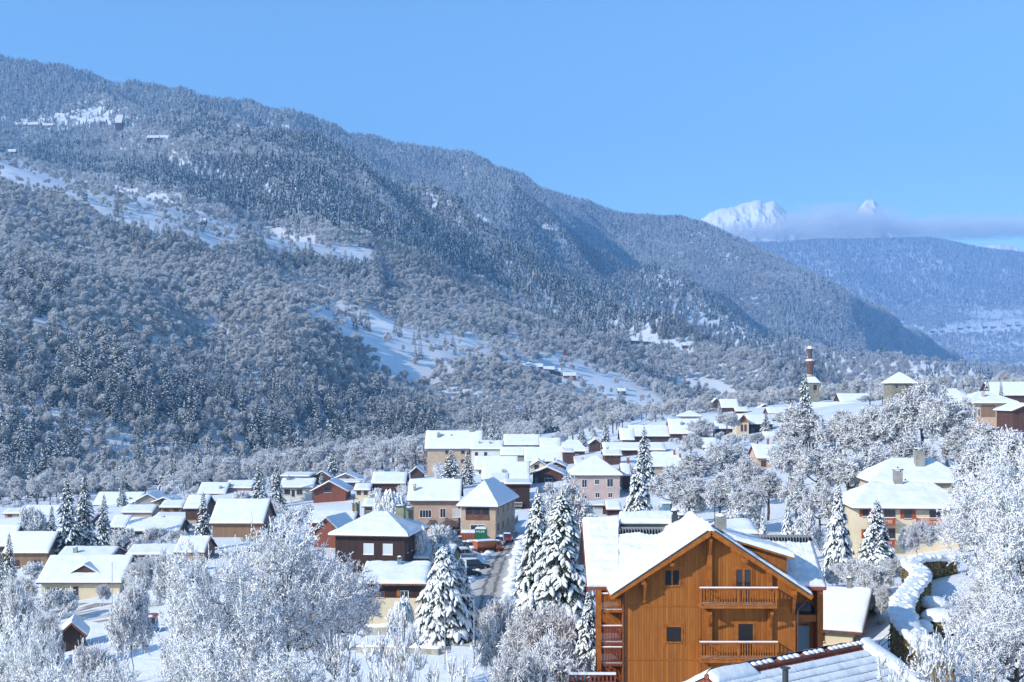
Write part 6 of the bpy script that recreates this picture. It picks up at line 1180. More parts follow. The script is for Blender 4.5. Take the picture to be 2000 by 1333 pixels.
# ---- cars
def car(label, u, v, yaw, col, L_=4.2, W_=1.75, H_=1.48, snow=.16, wagon=.0, dist=None, cat='car', name='parked_car', group='cars parked along the road'):
    x, y, z = hit(u, v); r = empty(name, (x, y, z + .08), R(yaw)); tag(r, label, cat, group); w = W_ / 2; l = L_ / 2
    st = [(-l, .45, .62, .80), (-l + .08, .30, .80, .95), (-l * .62, .24, .90, 1.0), (-l * .2, .24, .92, 1.0), (l * .35, .24, .90, 1.0), (l * .75, .25, .80, .98), (l - .1, .30, .68, .90), (l, .45, .60, .78)]
    mb = MB(); V = []
    for (yy_, z0, z1, k) in st: V += [(-w * k * .92, yy_, z0), (-w * k, yy_, (z0 + z1) * .5), (-w * k * .96, yy_, z1), (-w * .4, yy_, z1 + .05), (w * .4, yy_, z1 + .05), (w * k * .96, yy_, z1), (w * k, yy_, (z0 + z1) * .5), (w * k * .92, yy_, z0)]
    n = 8; Fc = [(i * n + k, i * n + (k + 1) % n, (i + 1) * n + (k + 1) % n, (i + 1) * n + k) for i in range(len(st) - 1) for k in range(n)] + [tuple(range(n))[::-1], tuple(range((len(st) - 1) * n, len(st) * n))]
    mb.add(V, Fc, 0, True); mb.build('body', paint('car_paint', col), r)
    a, b_, c, d = -l * (.95 if wagon else .78), -l * (.82 if wagon else .5), l * .12, l * .42; zt = H_; wt_ = w * .74
    V = [(-w * .9, a, .9), (w * .9, a, .9), (w * .9, d, .9), (-w * .9, d, .9), (-wt_, b_, zt), (wt_, b_, zt), (wt_, c, zt), (-wt_, c, zt)]
    mb = MB(); mb.add(V, [(0, 1, 5, 4), (1, 2, 6, 5), (2, 3, 7, 6), (3, 0, 4, 7), (4, 5, 6, 7)]); mb.build('cabin_glass', M['glass'], r)
    mb = MB(); 
    for s in (-1, 1):
        mb.beam((s * w * .9, a, .9), (s * wt_, b_, zt), .07, .07); mb.beam((s * w * .9, d, .9), (s * wt_, c, zt), .06, .06); mb.beam((s * w * .91, (a + d) * .5, .9), (s * wt_, (b_ + c) * .5, zt), .06, .05)
    mb.box(-wt_, wt_, b_, c, zt - .02, zt + .04); mb.build('roof', paint('car_roof_paint', col), r)
    for s in (-1, 1):
        for yy_ in (-l * .62, l * .62):
            mb = MB(); mb.cyl((s * w * .80, yy_, .31), (s * w * 1.0, yy_, .31), .31, .31, 14); wh = mb.build('wheel', M['rubber'], r); mb = MB(); mb.cyl((s * w * 1.0, yy_, .31), (s * w * 1.015, yy_, .31), .19, .17, 10); mb.build('rim', M['metal'], wh)
        mb = MB(); mb.box(s * w * .82 - .1, s * w * .82 + .1, -l - .01, -l + .06, .66, .8); mb.build('tail_light', M['shutter_r'], r)
        mb = MB(); mb.box(s * w * .74 - .14, s * w * .74 + .14, l - .08, l + .012, .56, .68); mb.build('headlight', M['frame_w'], r)
    if snow:
        mb = MB(); snow_patch(mb, [(-wt_, b_, zt + .04), (wt_, b_, zt + .04), (wt_, c, zt + .04), (-wt_, c, zt + .04)], snow, (1, 1, 1, 1), 0, 1, .2, seed=int(u)); snow_patch(mb, [(w * .8, l * .9, .74), (-w * .8, l * .9, .74), (-w * .8, d, .95), (w * .8, d, .95)], snow * .8, (1, 1, 1, 1), 0, 1, .2, seed=int(u)); mb.build('snow_cover', SNOW, r)
    return r
car('dark blue estate car, largest in the row by the white sign', 926, 1114, -62, (.012, .016, .025), 4.7, 1.85, 1.6, .1, 1)
car('black car half hidden by the white sign panel', 911, 1129, -70, (.010, .010, .012), 4.2, 1.75, 1.45, .0)
car('silver car under an unbroken blanket of snow, between the blue estate and the truck', 908, 1092, -60, (.35, .36, .38), 4.4, 1.8, 1.5, .3)
car('small car with thick roof snow and dark windscreen, left of the orange truck', 921, 1079, 200, (.12, .14, .17), 4.0, 1.75, 1.6, .3)
car('red car seen from behind, farthest along the road', 991, 1060, -6, (.30, .02, .03), 3.9, 1.7, 1.5, .14)
car('white car under snow just left of the red one', 977, 1066, -6, (.5, .5, .5), 4.1, 1.72, 1.5, .26)
car('dark green car behind the snowy bushes, left end of the parked row', 903, 1066, 190, (.03, .09, .06), 3.9, 1.7, 1.45, .1)
# snow clearing truck with orange grit hopper
def truck():
    x, y, z = hit(953, 1081); r = empty('grit_truck', (x, y, z + .06), R(-60)); r.scale = (.72, .72, .72); tag(r, 'orange snow clearing truck with a big orange hopper, parked by the beige house', 'truck')
    OR = paint('orange_paint', (.42, .09, .015), .5)
    mb = MB(); mb.box(-1.0, 1.0, -3.2, 3.0, .75, 1.0); mb.build('chassis', M['darkmetal'], r)
    mb = MB(); mb.add([(-1.15, 1.6, 1.0), (1.15, 1.6, 1.0), (1.15, 3.1, 1.0), (-1.15, 3.1, 1.0), (-1.1, 1.6, 2.7), (1.1, 1.6, 2.7), (1.1, 2.8, 2.7), (-1.1, 2.8, 2.7), (1.15, 3.1, 1.8), (-1.15, 3.1, 1.8)], [(0, 1, 5, 4), (1, 2, 8, 6, 5), (2, 3, 9, 8), (8, 9, 7, 6), (3, 0, 4, 7, 9), (4, 5, 6, 7)]); cb = mb.build('cab', OR, r)
    mb = MB(); mb.add([(-1.0, 3.11, 1.85), (1.0, 3.11, 1.85), (1.0, 2.86, 2.6), (-1.0, 2.86, 2.6)], [(0, 1, 2, 3)]); mb.box(-1.17, -1.155, 1.8, 2.7, 1.8, 2.5); mb.box(1.155, 1.17, 1.8, 2.7, 1.8, 2.5); mb.build('window', M['glass'], cb)
    mb = MB(); V = [(-.6, -3.1, 1.1), (.6, -3.1, 1.1), (.6, 1.3, 1.1), (-.6, 1.3, 1.1), (-1.2, -3.3, 2.2), (1.2, -3.3, 2.2), (1.2, 1.4, 2.2), (-1.2, 1.4, 2.2), (-1.2, -3.3, 2.75), (1.2, -3.3, 2.75), (1.2, 1.4, 2.75), (-1.2, 1.4, 2.75)]
    mb.add(V, [(3, 2, 1, 0)] + [(a, b, b + 4, a + 4) for a, b in ((0, 1), (1, 2), (2, 3), (3, 0), (4, 5), (5, 6), (6, 7), (7, 4))] + [(8, 9, 10, 11)])
    for k in range(5): yy_ = -2.9 + k; mb.beam((1.21, yy_, 2.7), (.64, yy_, 1.15), .09, .09); mb.beam((-1.21, yy_, 2.7), (-.64, yy_, 1.15), .09, .09)
    mb.build('hopper', OR, r); mb = MB(); mb.box(-1.27, 1.27, -3.4, 1.45, 2.74, 2.84); mb.build('rim_rail', OR, r)
    mb = MB(); snow_patch(mb, [(-1.15, -3.3, 2.84), (1.15, -3.3, 2.84), (1.15, 1.4, 2.84), (-1.15, 1.4, 2.84)], .25, (1, 1, 1, 1), 0, 1, .25, seed=3); snow_patch(mb, [(-1.05, 1.6, 2.7), (1.05, 1.6, 2.7), (1.05, 2.8, 2.7), (-1.05, 2.8, 2.7)], .2, (1, 1, 1, 1), 0, 1, .25, seed=4); mb.build('snow_cover', SNOW, r)
    for s in (-1, 1):
        for yy_ in (2.2, -1.2, -2.3):
            mb = MB(); mb.cyl((s * .8, yy_, .5), (s * 1.15, yy_, .5), .5, .5, 16); wh = mb.build('wheel', M['rubber'], r); mb = MB(); mb.cyl((s * 1.15, yy_, .5), (s * 1.19, yy_, .5), .27, .22, 12); mb.build('hub', OR, wh)
    mb = MB(); mb.cyl((-1.1, 3.3, .55), (1.1, 3.3, .55), .12, .12, 8); [mb.box(-1.4 + .4 * k, -1.04 + .4 * k, 3.55, 3.62, .15, 1.0) for k in range(7)]; mb.build('plough_blade', OR, r)
truck()
x, y, z = hit(938, 1076); y += 2.5; z = float(ground_z(x, y)); o = empty('container', (x, y, z + .05), R(-5)); tag(o, 'green metal container with white lettering, standing among the parked trucks', 'container')
mb = MB(); mb.box(-.95, .95, 0, 1.6, 1.2, 3.3); mb.box(-.9, .9, .05, 1.5, 0, 1.2, 0); [mb.box(-.95 + .24 * k, -.87 + .24 * k, -.05, -.002, 1.25, 3.2) for k in range(8)]; mb.build('box', paint('green_paint', (.01, .16, .07), .5), o)
mb = MB(); 
for k, (a0, a1, c0, c1) in enumerate([(-.7, -.62, 0, .3), (-.62, -.5, .22, .3), (-.62, -.52, .1, .17), (-.42, -.34, 0, .3), (-.24, -.16, 0, .3), (-.16, -.02, 0, .08), (.08, .16, 0, .3), (.16, .3, .22, .3), (.16, .3, 0, .07), (.16, .26, .11, .18), (.38, .46, 0, .3), (.46, .6, .22, .3), (.54, .62, .0, .3)]): mb.box(a0, a1, -.07, -.052, 2.75 + c0, 2.75 + c1)
mb.build('lettering', M['frame_w'], o); mb = MB(); snow_patch(mb, [(-.95, 0, 3.3), (.95, 0, 3.3), (.95, 1.6, 3.3), (-.95, 1.6, 3.3)], .28, (1, 1, 1, 1), 0, 1, .3); mb.build('snow_cover', SNOW, o)
x, y, z = hit(918, 1066); o = empty('skip', (x, y, z)); tag(o, 'orange open skip topped with snow, left of the green container', 'skip'); mb = MB(); V = [(-1.1, 0, .5), (1.0, 0, .5), (1.0, 2, .5), (-1.1, 2, .5), (-1.6, -.2, 2.1), (1.2, -.2, 2.1), (1.2, 2.2, 2.1), (-1.6, 2.2, 2.1)]; mb.add(V, [(0, 1, 5, 4), (1, 2, 6, 5), (2, 3, 7, 6), (3, 0, 4, 7), (3, 2, 1, 0)]); [mb.box(-1.4 + k * .5, -1.3 + k * .5, -.28, -.1, .6, 2.1) for k in range(6)]; mb.box(-1.65, 1.25, -.3, 2.3, 2.1, 2.2); mb.build('tub', paint('faded_orange_paint', (.36, .10, .04), .6), o); mb = MB(); snow_patch(mb, [(-1.6, -.25, 2.2), (1.2, -.25, 2.2), (1.2, 2.25, 2.2), (-1.6, 2.25, 2.2)], .4, (1, 1, 1, 1), 0, 1, .3); mb.build('snow_cover', SNOW, o)
# blue van-like machine with a red roof in the thicket
x, y, z = hit(288, 1240); o = empty('utility_vehicle', (x, y, z + .1), R(8)); tag(o, 'small blue utility vehicle with a red roof in the snowy thicket at lower left', 'vehicle')
mb = MB(); mb.box(-1.1, 1.1, 0, 2.2, .5, 1.3); mb.box(-1.15, -.95, -.3, 2.2, .3, 1.1); mb.box(.95, 1.15, -.3, 2.2, .3, 1.1); mb.build('body', paint('blue_paint', (.03, .16, .26), .4), o)
mb = MB(); mb.box(-1.0, 1.0, .08, 1.9, 1.3, 2.1); mb.build('cab_glass', M['glass'], o); mb = MB(); [mb.beam((sx * 1.02, yy_, 1.3), (sx * 1.0, yy_, 2.12), .1, .1) for sx in (-1, 1) for yy_ in (.05, 1.9)]; mb.build('cab_frame', M['bluemetal'], o)
mb = MB(); mb.box(-1.2, 1.2, -.15, 2.1, 2.1, 2.3); mb.box(-1.05, 1.05, .1, 1.9, 2.3, 2.42); mb.build('roof', paint('red_paint', (.42, .05, .02), .4), o); mb = MB(); [mb.cyl((sx * .8, yy_, .42), (sx * 1.12, yy_, .42), .42, .42, 14) for sx in (-1, 1) for yy_ in (.3, 1.8)]; mb.build('wheels', M['rubber'], o)
mb = MB(); mb.lump((.45, .0, 2.2), .4, .35, .3, 0, 10, 4, 2, .15, 0); mb.build('snow_cover', SNOW, o)
# ---- signs, lamps, poles
def pole(name, label, cat, u, vt, vb, r=.05, Y=None, m='metal', group=None):
    if Y is None: x, y, z = hit(u, vb)
    else: x, y = PX(u, Y), Y; z = float(ground_z(x, y))
    o = empty(name, (x, y, z)); tag(o, label, cat, group); h_ = PZ(vt, y) - z; mb = MB(); mb.cyl((0, 0, -.5), (0, 0, h_), r, r * .7, 8); mb.build('pole', M[m], o); return o, h_
o, h_ = pole('street_lamp', 'street lamp with a flat grey head rising in front of the road mouth', 'street lamp', 926, 1166, 1312, .06, Y=118)
mb = MB(); mb.add([(-1.9, -.25, h_ + .15), (.1, -.25, h_), (.1, .25, h_), (-1.9, .25, h_ + .15), (-1.9, -.25, h_ + .25), (.1, -.25, h_ + .18), (.1, .25, h_ + .18), (-1.9, .25, h_ + .25)], [(3, 2, 1, 0), (4, 5, 6, 7), (0, 1, 5, 4), (1, 2, 6, 5), (2, 3, 7, 6), (3, 0, 4, 7)]); mb.build('lamp_head', M['metal'], o)
o, h_ = pole('street_lamp', 'double headed street lamp at the right edge of the road beside the tall firs', 'street lamp', 1006, 1086, 1135, .06)
mb = MB(); mb.beam((-.9, 0, h_), (.5, 0, h_ + .05), .06, .06); mb.box(-1.3, -.5, -.16, .16, h_ - .1, h_ + .06); mb.box(.3, .95, -.16, .16, h_ - .05, h_ + .1); mb.build('lamp_head', M['metal'], o); mb = MB(); mb.lump((-.9, 0, h_ + .05), .42, .18, .14, 0, 8, 3, 1, .1, 0); mb.build('snow_cover', SNOW, o)
o, h_ = pole('lamp_post', 'thin grey post in front of the bushy fir, left of the road mouth', 'post', 869, 1134, 1292, .05, Y=116)
mb = MB(); mb.box(-.35, .35, -.12, .12, h_, h_ + .12); mb.build('lamp_head', M['metal'], o)
o, h_ = pole('utility_pole', 'tall thin pole between the cream bungalow and the thicket', 'pole', 219, 1098, 1205, .06, Y=185)
o, h_ = pole('utility_pole', 'dark wooden pole behind the dark hipped chalet', 'pole', 691, 970, 1022, .1, Y=230, m='brown'); mb = MB(); mb.beam((-.8, 0, h_ - .4), (.8, 0, h_ - .4), .1, .1); mb.build('crossarm', M['brown'], o)
o, h_ = pole('utility_pole', 'thin antenna mast behind the pine chalet ridge', 'pole', 1396, 963, 1030, .05, Y=108, m='darkmetal')
x, y, z = hit(902, 1140); y0 = y; o = empty('advertising_sign', (x, y, z)); tag(o, 'tall white sign panel with a dark crest and blue lettering by the cars', 'sign')
def sx_(u): return PX(u, y0) - x
def sz_(v): return PZ(v, y0) - z
mb = MB(); mb.box(sx_(897), sx_(911), -.05, .05, sz_(1122), sz_(1093)); mb.build('panel', mat('sign_panel', (.62, .63, .6), .4), o)
mb = MB(); mb.box(sx_(897) - .22, sx_(897) - .06, -.06, .06, -.3, sz_(1096)); mb.box(sx_(897) - .06, sx_(897), -.03, .03, sz_(1118), sz_(1117)); mb.box(sx_(897) - .06, sx_(897), -.03, .03, sz_(1098), sz_(1097)); mb.build('post', mat('wooden_post', (.45, .33, .2), .8), o)
cx_, cz_ = sx_(904), sz_(1100.5); w_ = .3; mb = MB(); V = [(cx_ + w_ * a, -.06, cz_ + w_ * b) for a, b in ((-1, .8), (-.4, .55), (0, 1), (.4, .55), (1, .8), (.8, -.2), (.35, -.7), (0, -1.1), (-.35, -.7), (-.8, -.2))]; mb.add(V, [tuple(range(10))]); mb.build('emblem', mat('dark_crest', (.05, .07, .07), .6), o)
mb = MB(); mb.box(cx_ - w_ * .35, cx_ + w_ * .35, -.07, -.062, cz_ - .1, cz_ + .1); mb.build('crest_field', M['metal'], o)
mb = MB(); zl_ = sz_(1116.5); [mb.box(sx_(898.5) + k * .098, sx_(898.5) + k * .098 + (.075 if k % 3 else .05), -.062, -.052, zl_, zl_ + (.16 if k % 2 else .19)) for k in range(9)]; mb.build('lettering', mat('blue_lettering', (.03, .07, .16), .5), o); mb = MB(); mb.lump((sx_(904), 0, sz_(1093)), .55, .12, .12, 0, 10, 3, 1, .1, 0); mb.build('snow_cover', SNOW, o)
x, y, z = hit(888, 1142); o = empty('shop_sign', (x, y, z)); tag(o, 'small violet blue hanging sign left of the tall white panel', 'sign'); q = lambda u, v: (PX(u, y) - x, PZ(v, y) - z)
mb = MB(); (a0, c0), (a1, c1) = q(882, 1106), q(893, 1098); mb.box(a0, a1, -.04, .04, c0 + .12, c1); mb.add([(a0, -.04, c0 + .12), (a1, -.04, c0 + .12), ((a0 + a1) / 2, -.04, c0 - .2), (a0, .04, c0 + .12), (a1, .04, c0 + .12), ((a0 + a1) / 2, .04, c0 - .2)], [(0, 2, 1), (3, 4, 5), (0, 3, 5, 2), (2, 5, 4, 1)]); mb.build('board', mat('violet_board', (.06, .08, .30), .5), o); mb = MB(); mb.box(-.03 + a1, .04 + a1, .05, .12, -.3, c1 + .2); mb.beam((a0, .08, c1 + .08), (a1, .08, c1 + .08), .05, .05); mb.build('post', M['metal'], o); mb = MB(); mb.box(a0 + .08, a1 - .08, -.055, -.042, c1 - .2, c1 - .12); mb.build('lettering', M['frame_w'], o)
o, h_ = pole('road_sign', 'round blue road sign with a white arrow on a post', 'road sign', 775, 1237, 1262, .04, m='metal'); Yq = o.location.y
mb = MB(); mb.cyl((0, -.06, h_ + .2), (0, -.09, h_ + .2), .40, .40, 24); mb.build('disc', mat('sign_blue', (.03, .16, .48), .4), o); mb = MB(); mb.cyl((0, -.05, h_ + .2), (0, -.06, h_ + .2), .43, .43, 24); mb.build('disc_edge', M['frame_w'], o)
mb = MB(); mb.beam((.18, -.098, h_ + .38), (-.12, -.098, h_ + .08), .012, .09); mb.add([(-.24, -.1, h_ - .04), (.03, -.1, h_ + .0), (-.2, -.1, h_ + .22)], [(0, 1, 2)]); mb.build('arrow', M['frame_w'], o); mb = MB(); mb.lump((0, -.05, h_ + .58), .25, .1, .1, 0, 8, 3, 1, .1, 0); mb.build('snow_cover', SNOW, o)
for (u, v, lb) in ((907, 1158, 'snow topped stone gate post at the left edge of the road'),):
    x, y, z = hit(u, v); o = empty('gate_post', (x, y, z)); tag(o, lb, 'gate post'); h_ = PZ(1136, y) - z; mb = MB(); mb.box(-.25, .25, -.25, .25, -.3, h_); mb.box(-.33, .33, -.33, .33, h_, h_ + .08); mb.build('pillar', M['concrete'], o); mb = MB(); mb.lump((0, 0, h_ + .08), .36, .36, .35, 0, 10, 4, 2, .15, 0); mb.build('snow_cover', SNOW, o)
# walls, fence, block walls at lower left, roadside wall by the mansion
def wall(label, pts, hgt, th, m, snow=.25, name='garden_wall', cat='wall'):
    W3 = [hit(u, v) if len(q) == 2 else (PX(u, q[2]), q[2], float(ground_z(PX(u, q[2]), q[2]))) for q in pts for u, v in [q[:2]]]; o = empty(name, W3[0]); tag(o, label, cat); b0 = np.array(W3[0]); mb = MB(); sb = MB()
    for p, q in zip(W3[:-1], W3[1:]):
        p = np.array(p) - b0; q = np.array(q) - b0; up = np.array([0, 0, hgt / 2 - .4]); mb.beam(p + up, q + up, th, hgt + .8); d = (q - p)[:2]; d = d / np.linalg.norm(d); n = np.array([-d[1], d[0], 0]) * (th / 2 + .06); z_ = np.array([0, 0, hgt]); snow_patch(sb, [p - n + z_, q - n + z_, q + n + z_, p + n + z_], snow, (1, 1, 1, 1), 0, 1, .4, ext=0)
    mb.build('masonry', M[m], o); sb.build('snow_cover', SNOW, o); return o
wall('low stone wall running up beside the beige house and the road', [(978, 1048), (998, 1030), (1010, 1018)], 1.1, .4, 'stone')
wall('mossy concrete block wall capped with snow, lowest at the bottom left', [(84, 1330, 140), (126, 1330, 139)], 2.0, .5, 'green')
wall('short concrete wall with snow above the mossy block wall', [(102, 1300, 150), (122, 1300, 149), (138, 1300, 155)], 1.5, .4, 'green')
wall('snow capped low wall in front of the small ribbed roof chalet', [(712, 1215, 148), (765, 1215, 146)], .9, .4, 'concrete', .4)
wall('low snow covered wall along the lane', [(700, 1275), (780, 1276), (860, 1280)], .6, .4, 'concrete', .25)
o = empty('metal_fence', (PX(1717, 97), 97, float(ground_z(PX(1717, 97), 97)))); tag(o, 'thin metal railing between the small cream house and the hedge', 'fence'); b0 = np.array(o.location); pts = [np.array([PX(u, Y), Y, float(ground_z(PX(u, Y), Y))]) - b0 for u, Y in ((1717, 97), (1735, 99), (1753, 101), (1771, 103))]
for p in pts: mb = MB(); mb.cyl(p + [0, 0, -.5], p + [0, 0, 1.1], .035, .03, 6); mb.build('post', M['darkmetal'], o)
for z in (1.05, .6): mb = MB(); [mb.beam(p + [0, 0, z], q + [0, 0, z], .04, .04) for p, q in zip(pts[:-1], pts[1:])]; mb.build('rail', M['darkmetal'], o)
# ------------------------------------------------------------------ garden firs and frosted trees
for a in [
 ('conN', 1050, 955, 124, 120, 'tall snow laden fir, left of the two great firs beside the road', 0), ('conN', 1098, 958, 117, 168, 'broadest tall snow laden fir, right of the two great firs beside the road', 1),
 ('conN', 1150, 1150, 104, 85, 'young heavily snowed fir at the left corner of the pine chalet', 2), ('conW', 868, 1060, 132, 128, 'bushy snow buried fir at the left side of the road mouth', 0),
 ('conN', 900, 1085, 134, 75, 'narrow snowy fir leaning against the bushy one, nearest the white sign', 1),
 ('conN', 1248, 888, 188, 84, 'tall dark fir, lower of the two stacked in front of the grove', 0), ('conM', 1258, 833, 300, 52, 'pointed dark fir, upper of the two stacked in front of the grove', 1),
 ('conM', 1572, 726, 400, 46, 'large drooping fir in front of the church tower', 2), ('conN', 1637, 938, 140, 74, 'dark tall fir with snow clumps, between the pine chalet and the cream house', 2),
 ('conN', 1712, 973, 134, 88, 'spreading snowy fir in front of the balconies of the cream house', 0), ('conN', 1538, 972, 166, 36, 'slim snow clumped fir above the right roof of the pine chalet', 1),
 ('conN', 1490, 985, 160, 34, 'small rounded fir just left of the slim one behind the pine chalet', 2),
 ('conM', 131, 930, 270, 62, 'leftmost of the three tall firs in the valley floor at left', 0), ('conM', 165, 927, 275, 54, 'middle one of the three tall firs in the valley floor at left', 1), ('conM', 203, 964, 285, 34, 'shortest and rightmost of the three tall firs at left', 2),
 ('conM', 101, 985, 290, 28, 'half hidden fir left of the three tall firs', 1), ('conM', 506, 902, 330, 42, 'dark snowy fir just left of the white house', 0), ('conM', 540, 905, 340, 36, 'pale frosted fir beside the left wall of the white house', 1),
 ('conM', 650, 876, 420, 34, 'tall fir behind the small brown gabled shed', 2), ('conM', 592, 893, 430, 24, 'fir behind the long dark shed', 0), ('conM', 628, 922, 372, 18, 'small fir between the white and the peach gabled houses', 1),
 ('conM', 881, 876, 340, 50, 'pale frosted fir in front of the beige apartment block', 1), ('conM', 913, 878, 350, 32, 'dark slim fir at the right corner of the beige apartment block', 2),
 ('conM', 961, 806, 560, 24, 'tallest of the clustered firs behind the cluster of roofs', 0), ('conM', 972, 818, 555, 20, 'second of the clustered firs behind the cluster of roofs', 1), ('conM', 984, 828, 550, 16, 'third and smaller of the clustered firs behind the cluster', 2), ('conM', 927, 798, 620, 18, 'lone fir up left of the clustered firs', 0), ('conM', 944, 796, 640, 16, 'lone fir directly above the clustered firs', 1),
 ('conM', 1183, 817, 540, 24, 'lone pointed fir left of the long white roofed row', 0), ('conM', 1136, 834, 560, 30, 'broad fir in front of the lone white roofed house at the slope foot', 1),
 ('conM', 397, 960, 250, 42, 'snowy fir at the left of the tan timber house', 2), ('conN', 850, 1032, 190, 30, 'little snowy fir right of the dark hipped chalet', 0), ('conM', 238, 943, 380, 24, 'small frosted fir above the wide white roof at far left', 0),
 ('conM', 1844, 727, 380, 26, 'dark fir poking above the right hand grove', 0), ('conM', 1928, 738, 400, 26, 'frosted fir left of the large plain white roof', 1), ('conM', 1955, 744, 395, 22, 'dark fir in front of the large plain white roof', 2), ('conM', 1496, 805, 430, 26, 'dark fir beside the timber gabled chalet', 1),
 ('conM', 1405, 783, 620, 12, 'slim fir in front of the distant farmhouse', 0), ('conM', 1518, 842, 395, 22, 'dark little fir below the timber gabled chalet', 2),
 ('conM', 18, 1040, 215, 40, 'frosted fir in front of the brown house at the far left edge', 0), ('conM', 2, 1075, 190, 34, 'dark fir cut by the left edge of the picture', 2), ('conM', 30, 930, 520, 24, 'small fir on the far left field edge', 1), ('conM', 318, 905, 470, 24, 'frosted fir left of the round pale trees', 1), ('conM', 335, 900, 480, 26, 'taller frosted fir left of the round pale trees', 0),
 ]:
    tree(a[0], a[1], a[2], a[3], a[4], a[5], pick=a[6])
def hilltree(u, top, foot, w, label, pick, group=None): return tree('conM', u, top, yat(u, foot), w, label, pick=pick, group=group)
for a in ((1124, 632, 674, 15, 'left one of the two dark firs standing alone on the slope', 0), (1139, 631, 673, 14, 'right one of the two dark firs standing alone on the slope', 1), (818, 508, 538, 24, 'lone broad fir high on the brown slope', 2), (900, 757, 792, 24, 'white topped fir alone low on the slope', 1), (482, 440, 474, 16, 'left fir of the group at the edge of the high meadow', 0), (496, 439, 476, 16, 'middle fir of the group at the edge of the high meadow', 1), (508, 442, 476, 15, 'right fir of the group at the edge of the high meadow', 2), (606, 468, 500, 15, 'fir standing at the lower tip of the high meadow', 0),
   (323, 612, 655, 16, 'single fir in the middle of the pale wood at left', 1), (412, 665, 718, 15, 'leftmost fir of the ridge group above the valley', 0), (425, 678, 722, 13, 'low fir of the ridge group above the valley', 2), (443, 680, 745, 16, 'broadest fir of the ridge group above the valley', 1), (483, 684, 735, 16, 'rightmost fir of the ridge group above the valley', 2), (565, 672, 712, 13, 'upper fir of the pair right of the ridge group', 0), (564, 690, 722, 14, 'lower fir of the pair right of the ridge group', 1), (161, 505, 555, 15, 'left fir of the three high in the pale wood', 2), (180, 506, 566, 17, 'middle fir of the three high in the pale wood', 0), (200, 510, 570, 16, 'right fir of the three high in the pale wood', 1), (37, 500, 548, 26, 'dark broad fir at the left edge of the pale wood', 2)): hilltree(*a)
for k, (u, v, w) in enumerate([(1188, 647, 12), (1196, 646, 12), (1204, 649, 12), (1213, 648, 11), (1221, 652, 11)]): hilltree(u, v, 680, w, ('leftmost', 'second', 'middle', 'fourth', 'rightmost')[k] + ' fir of the tight clump beside the upper row of roofs', k % 3)
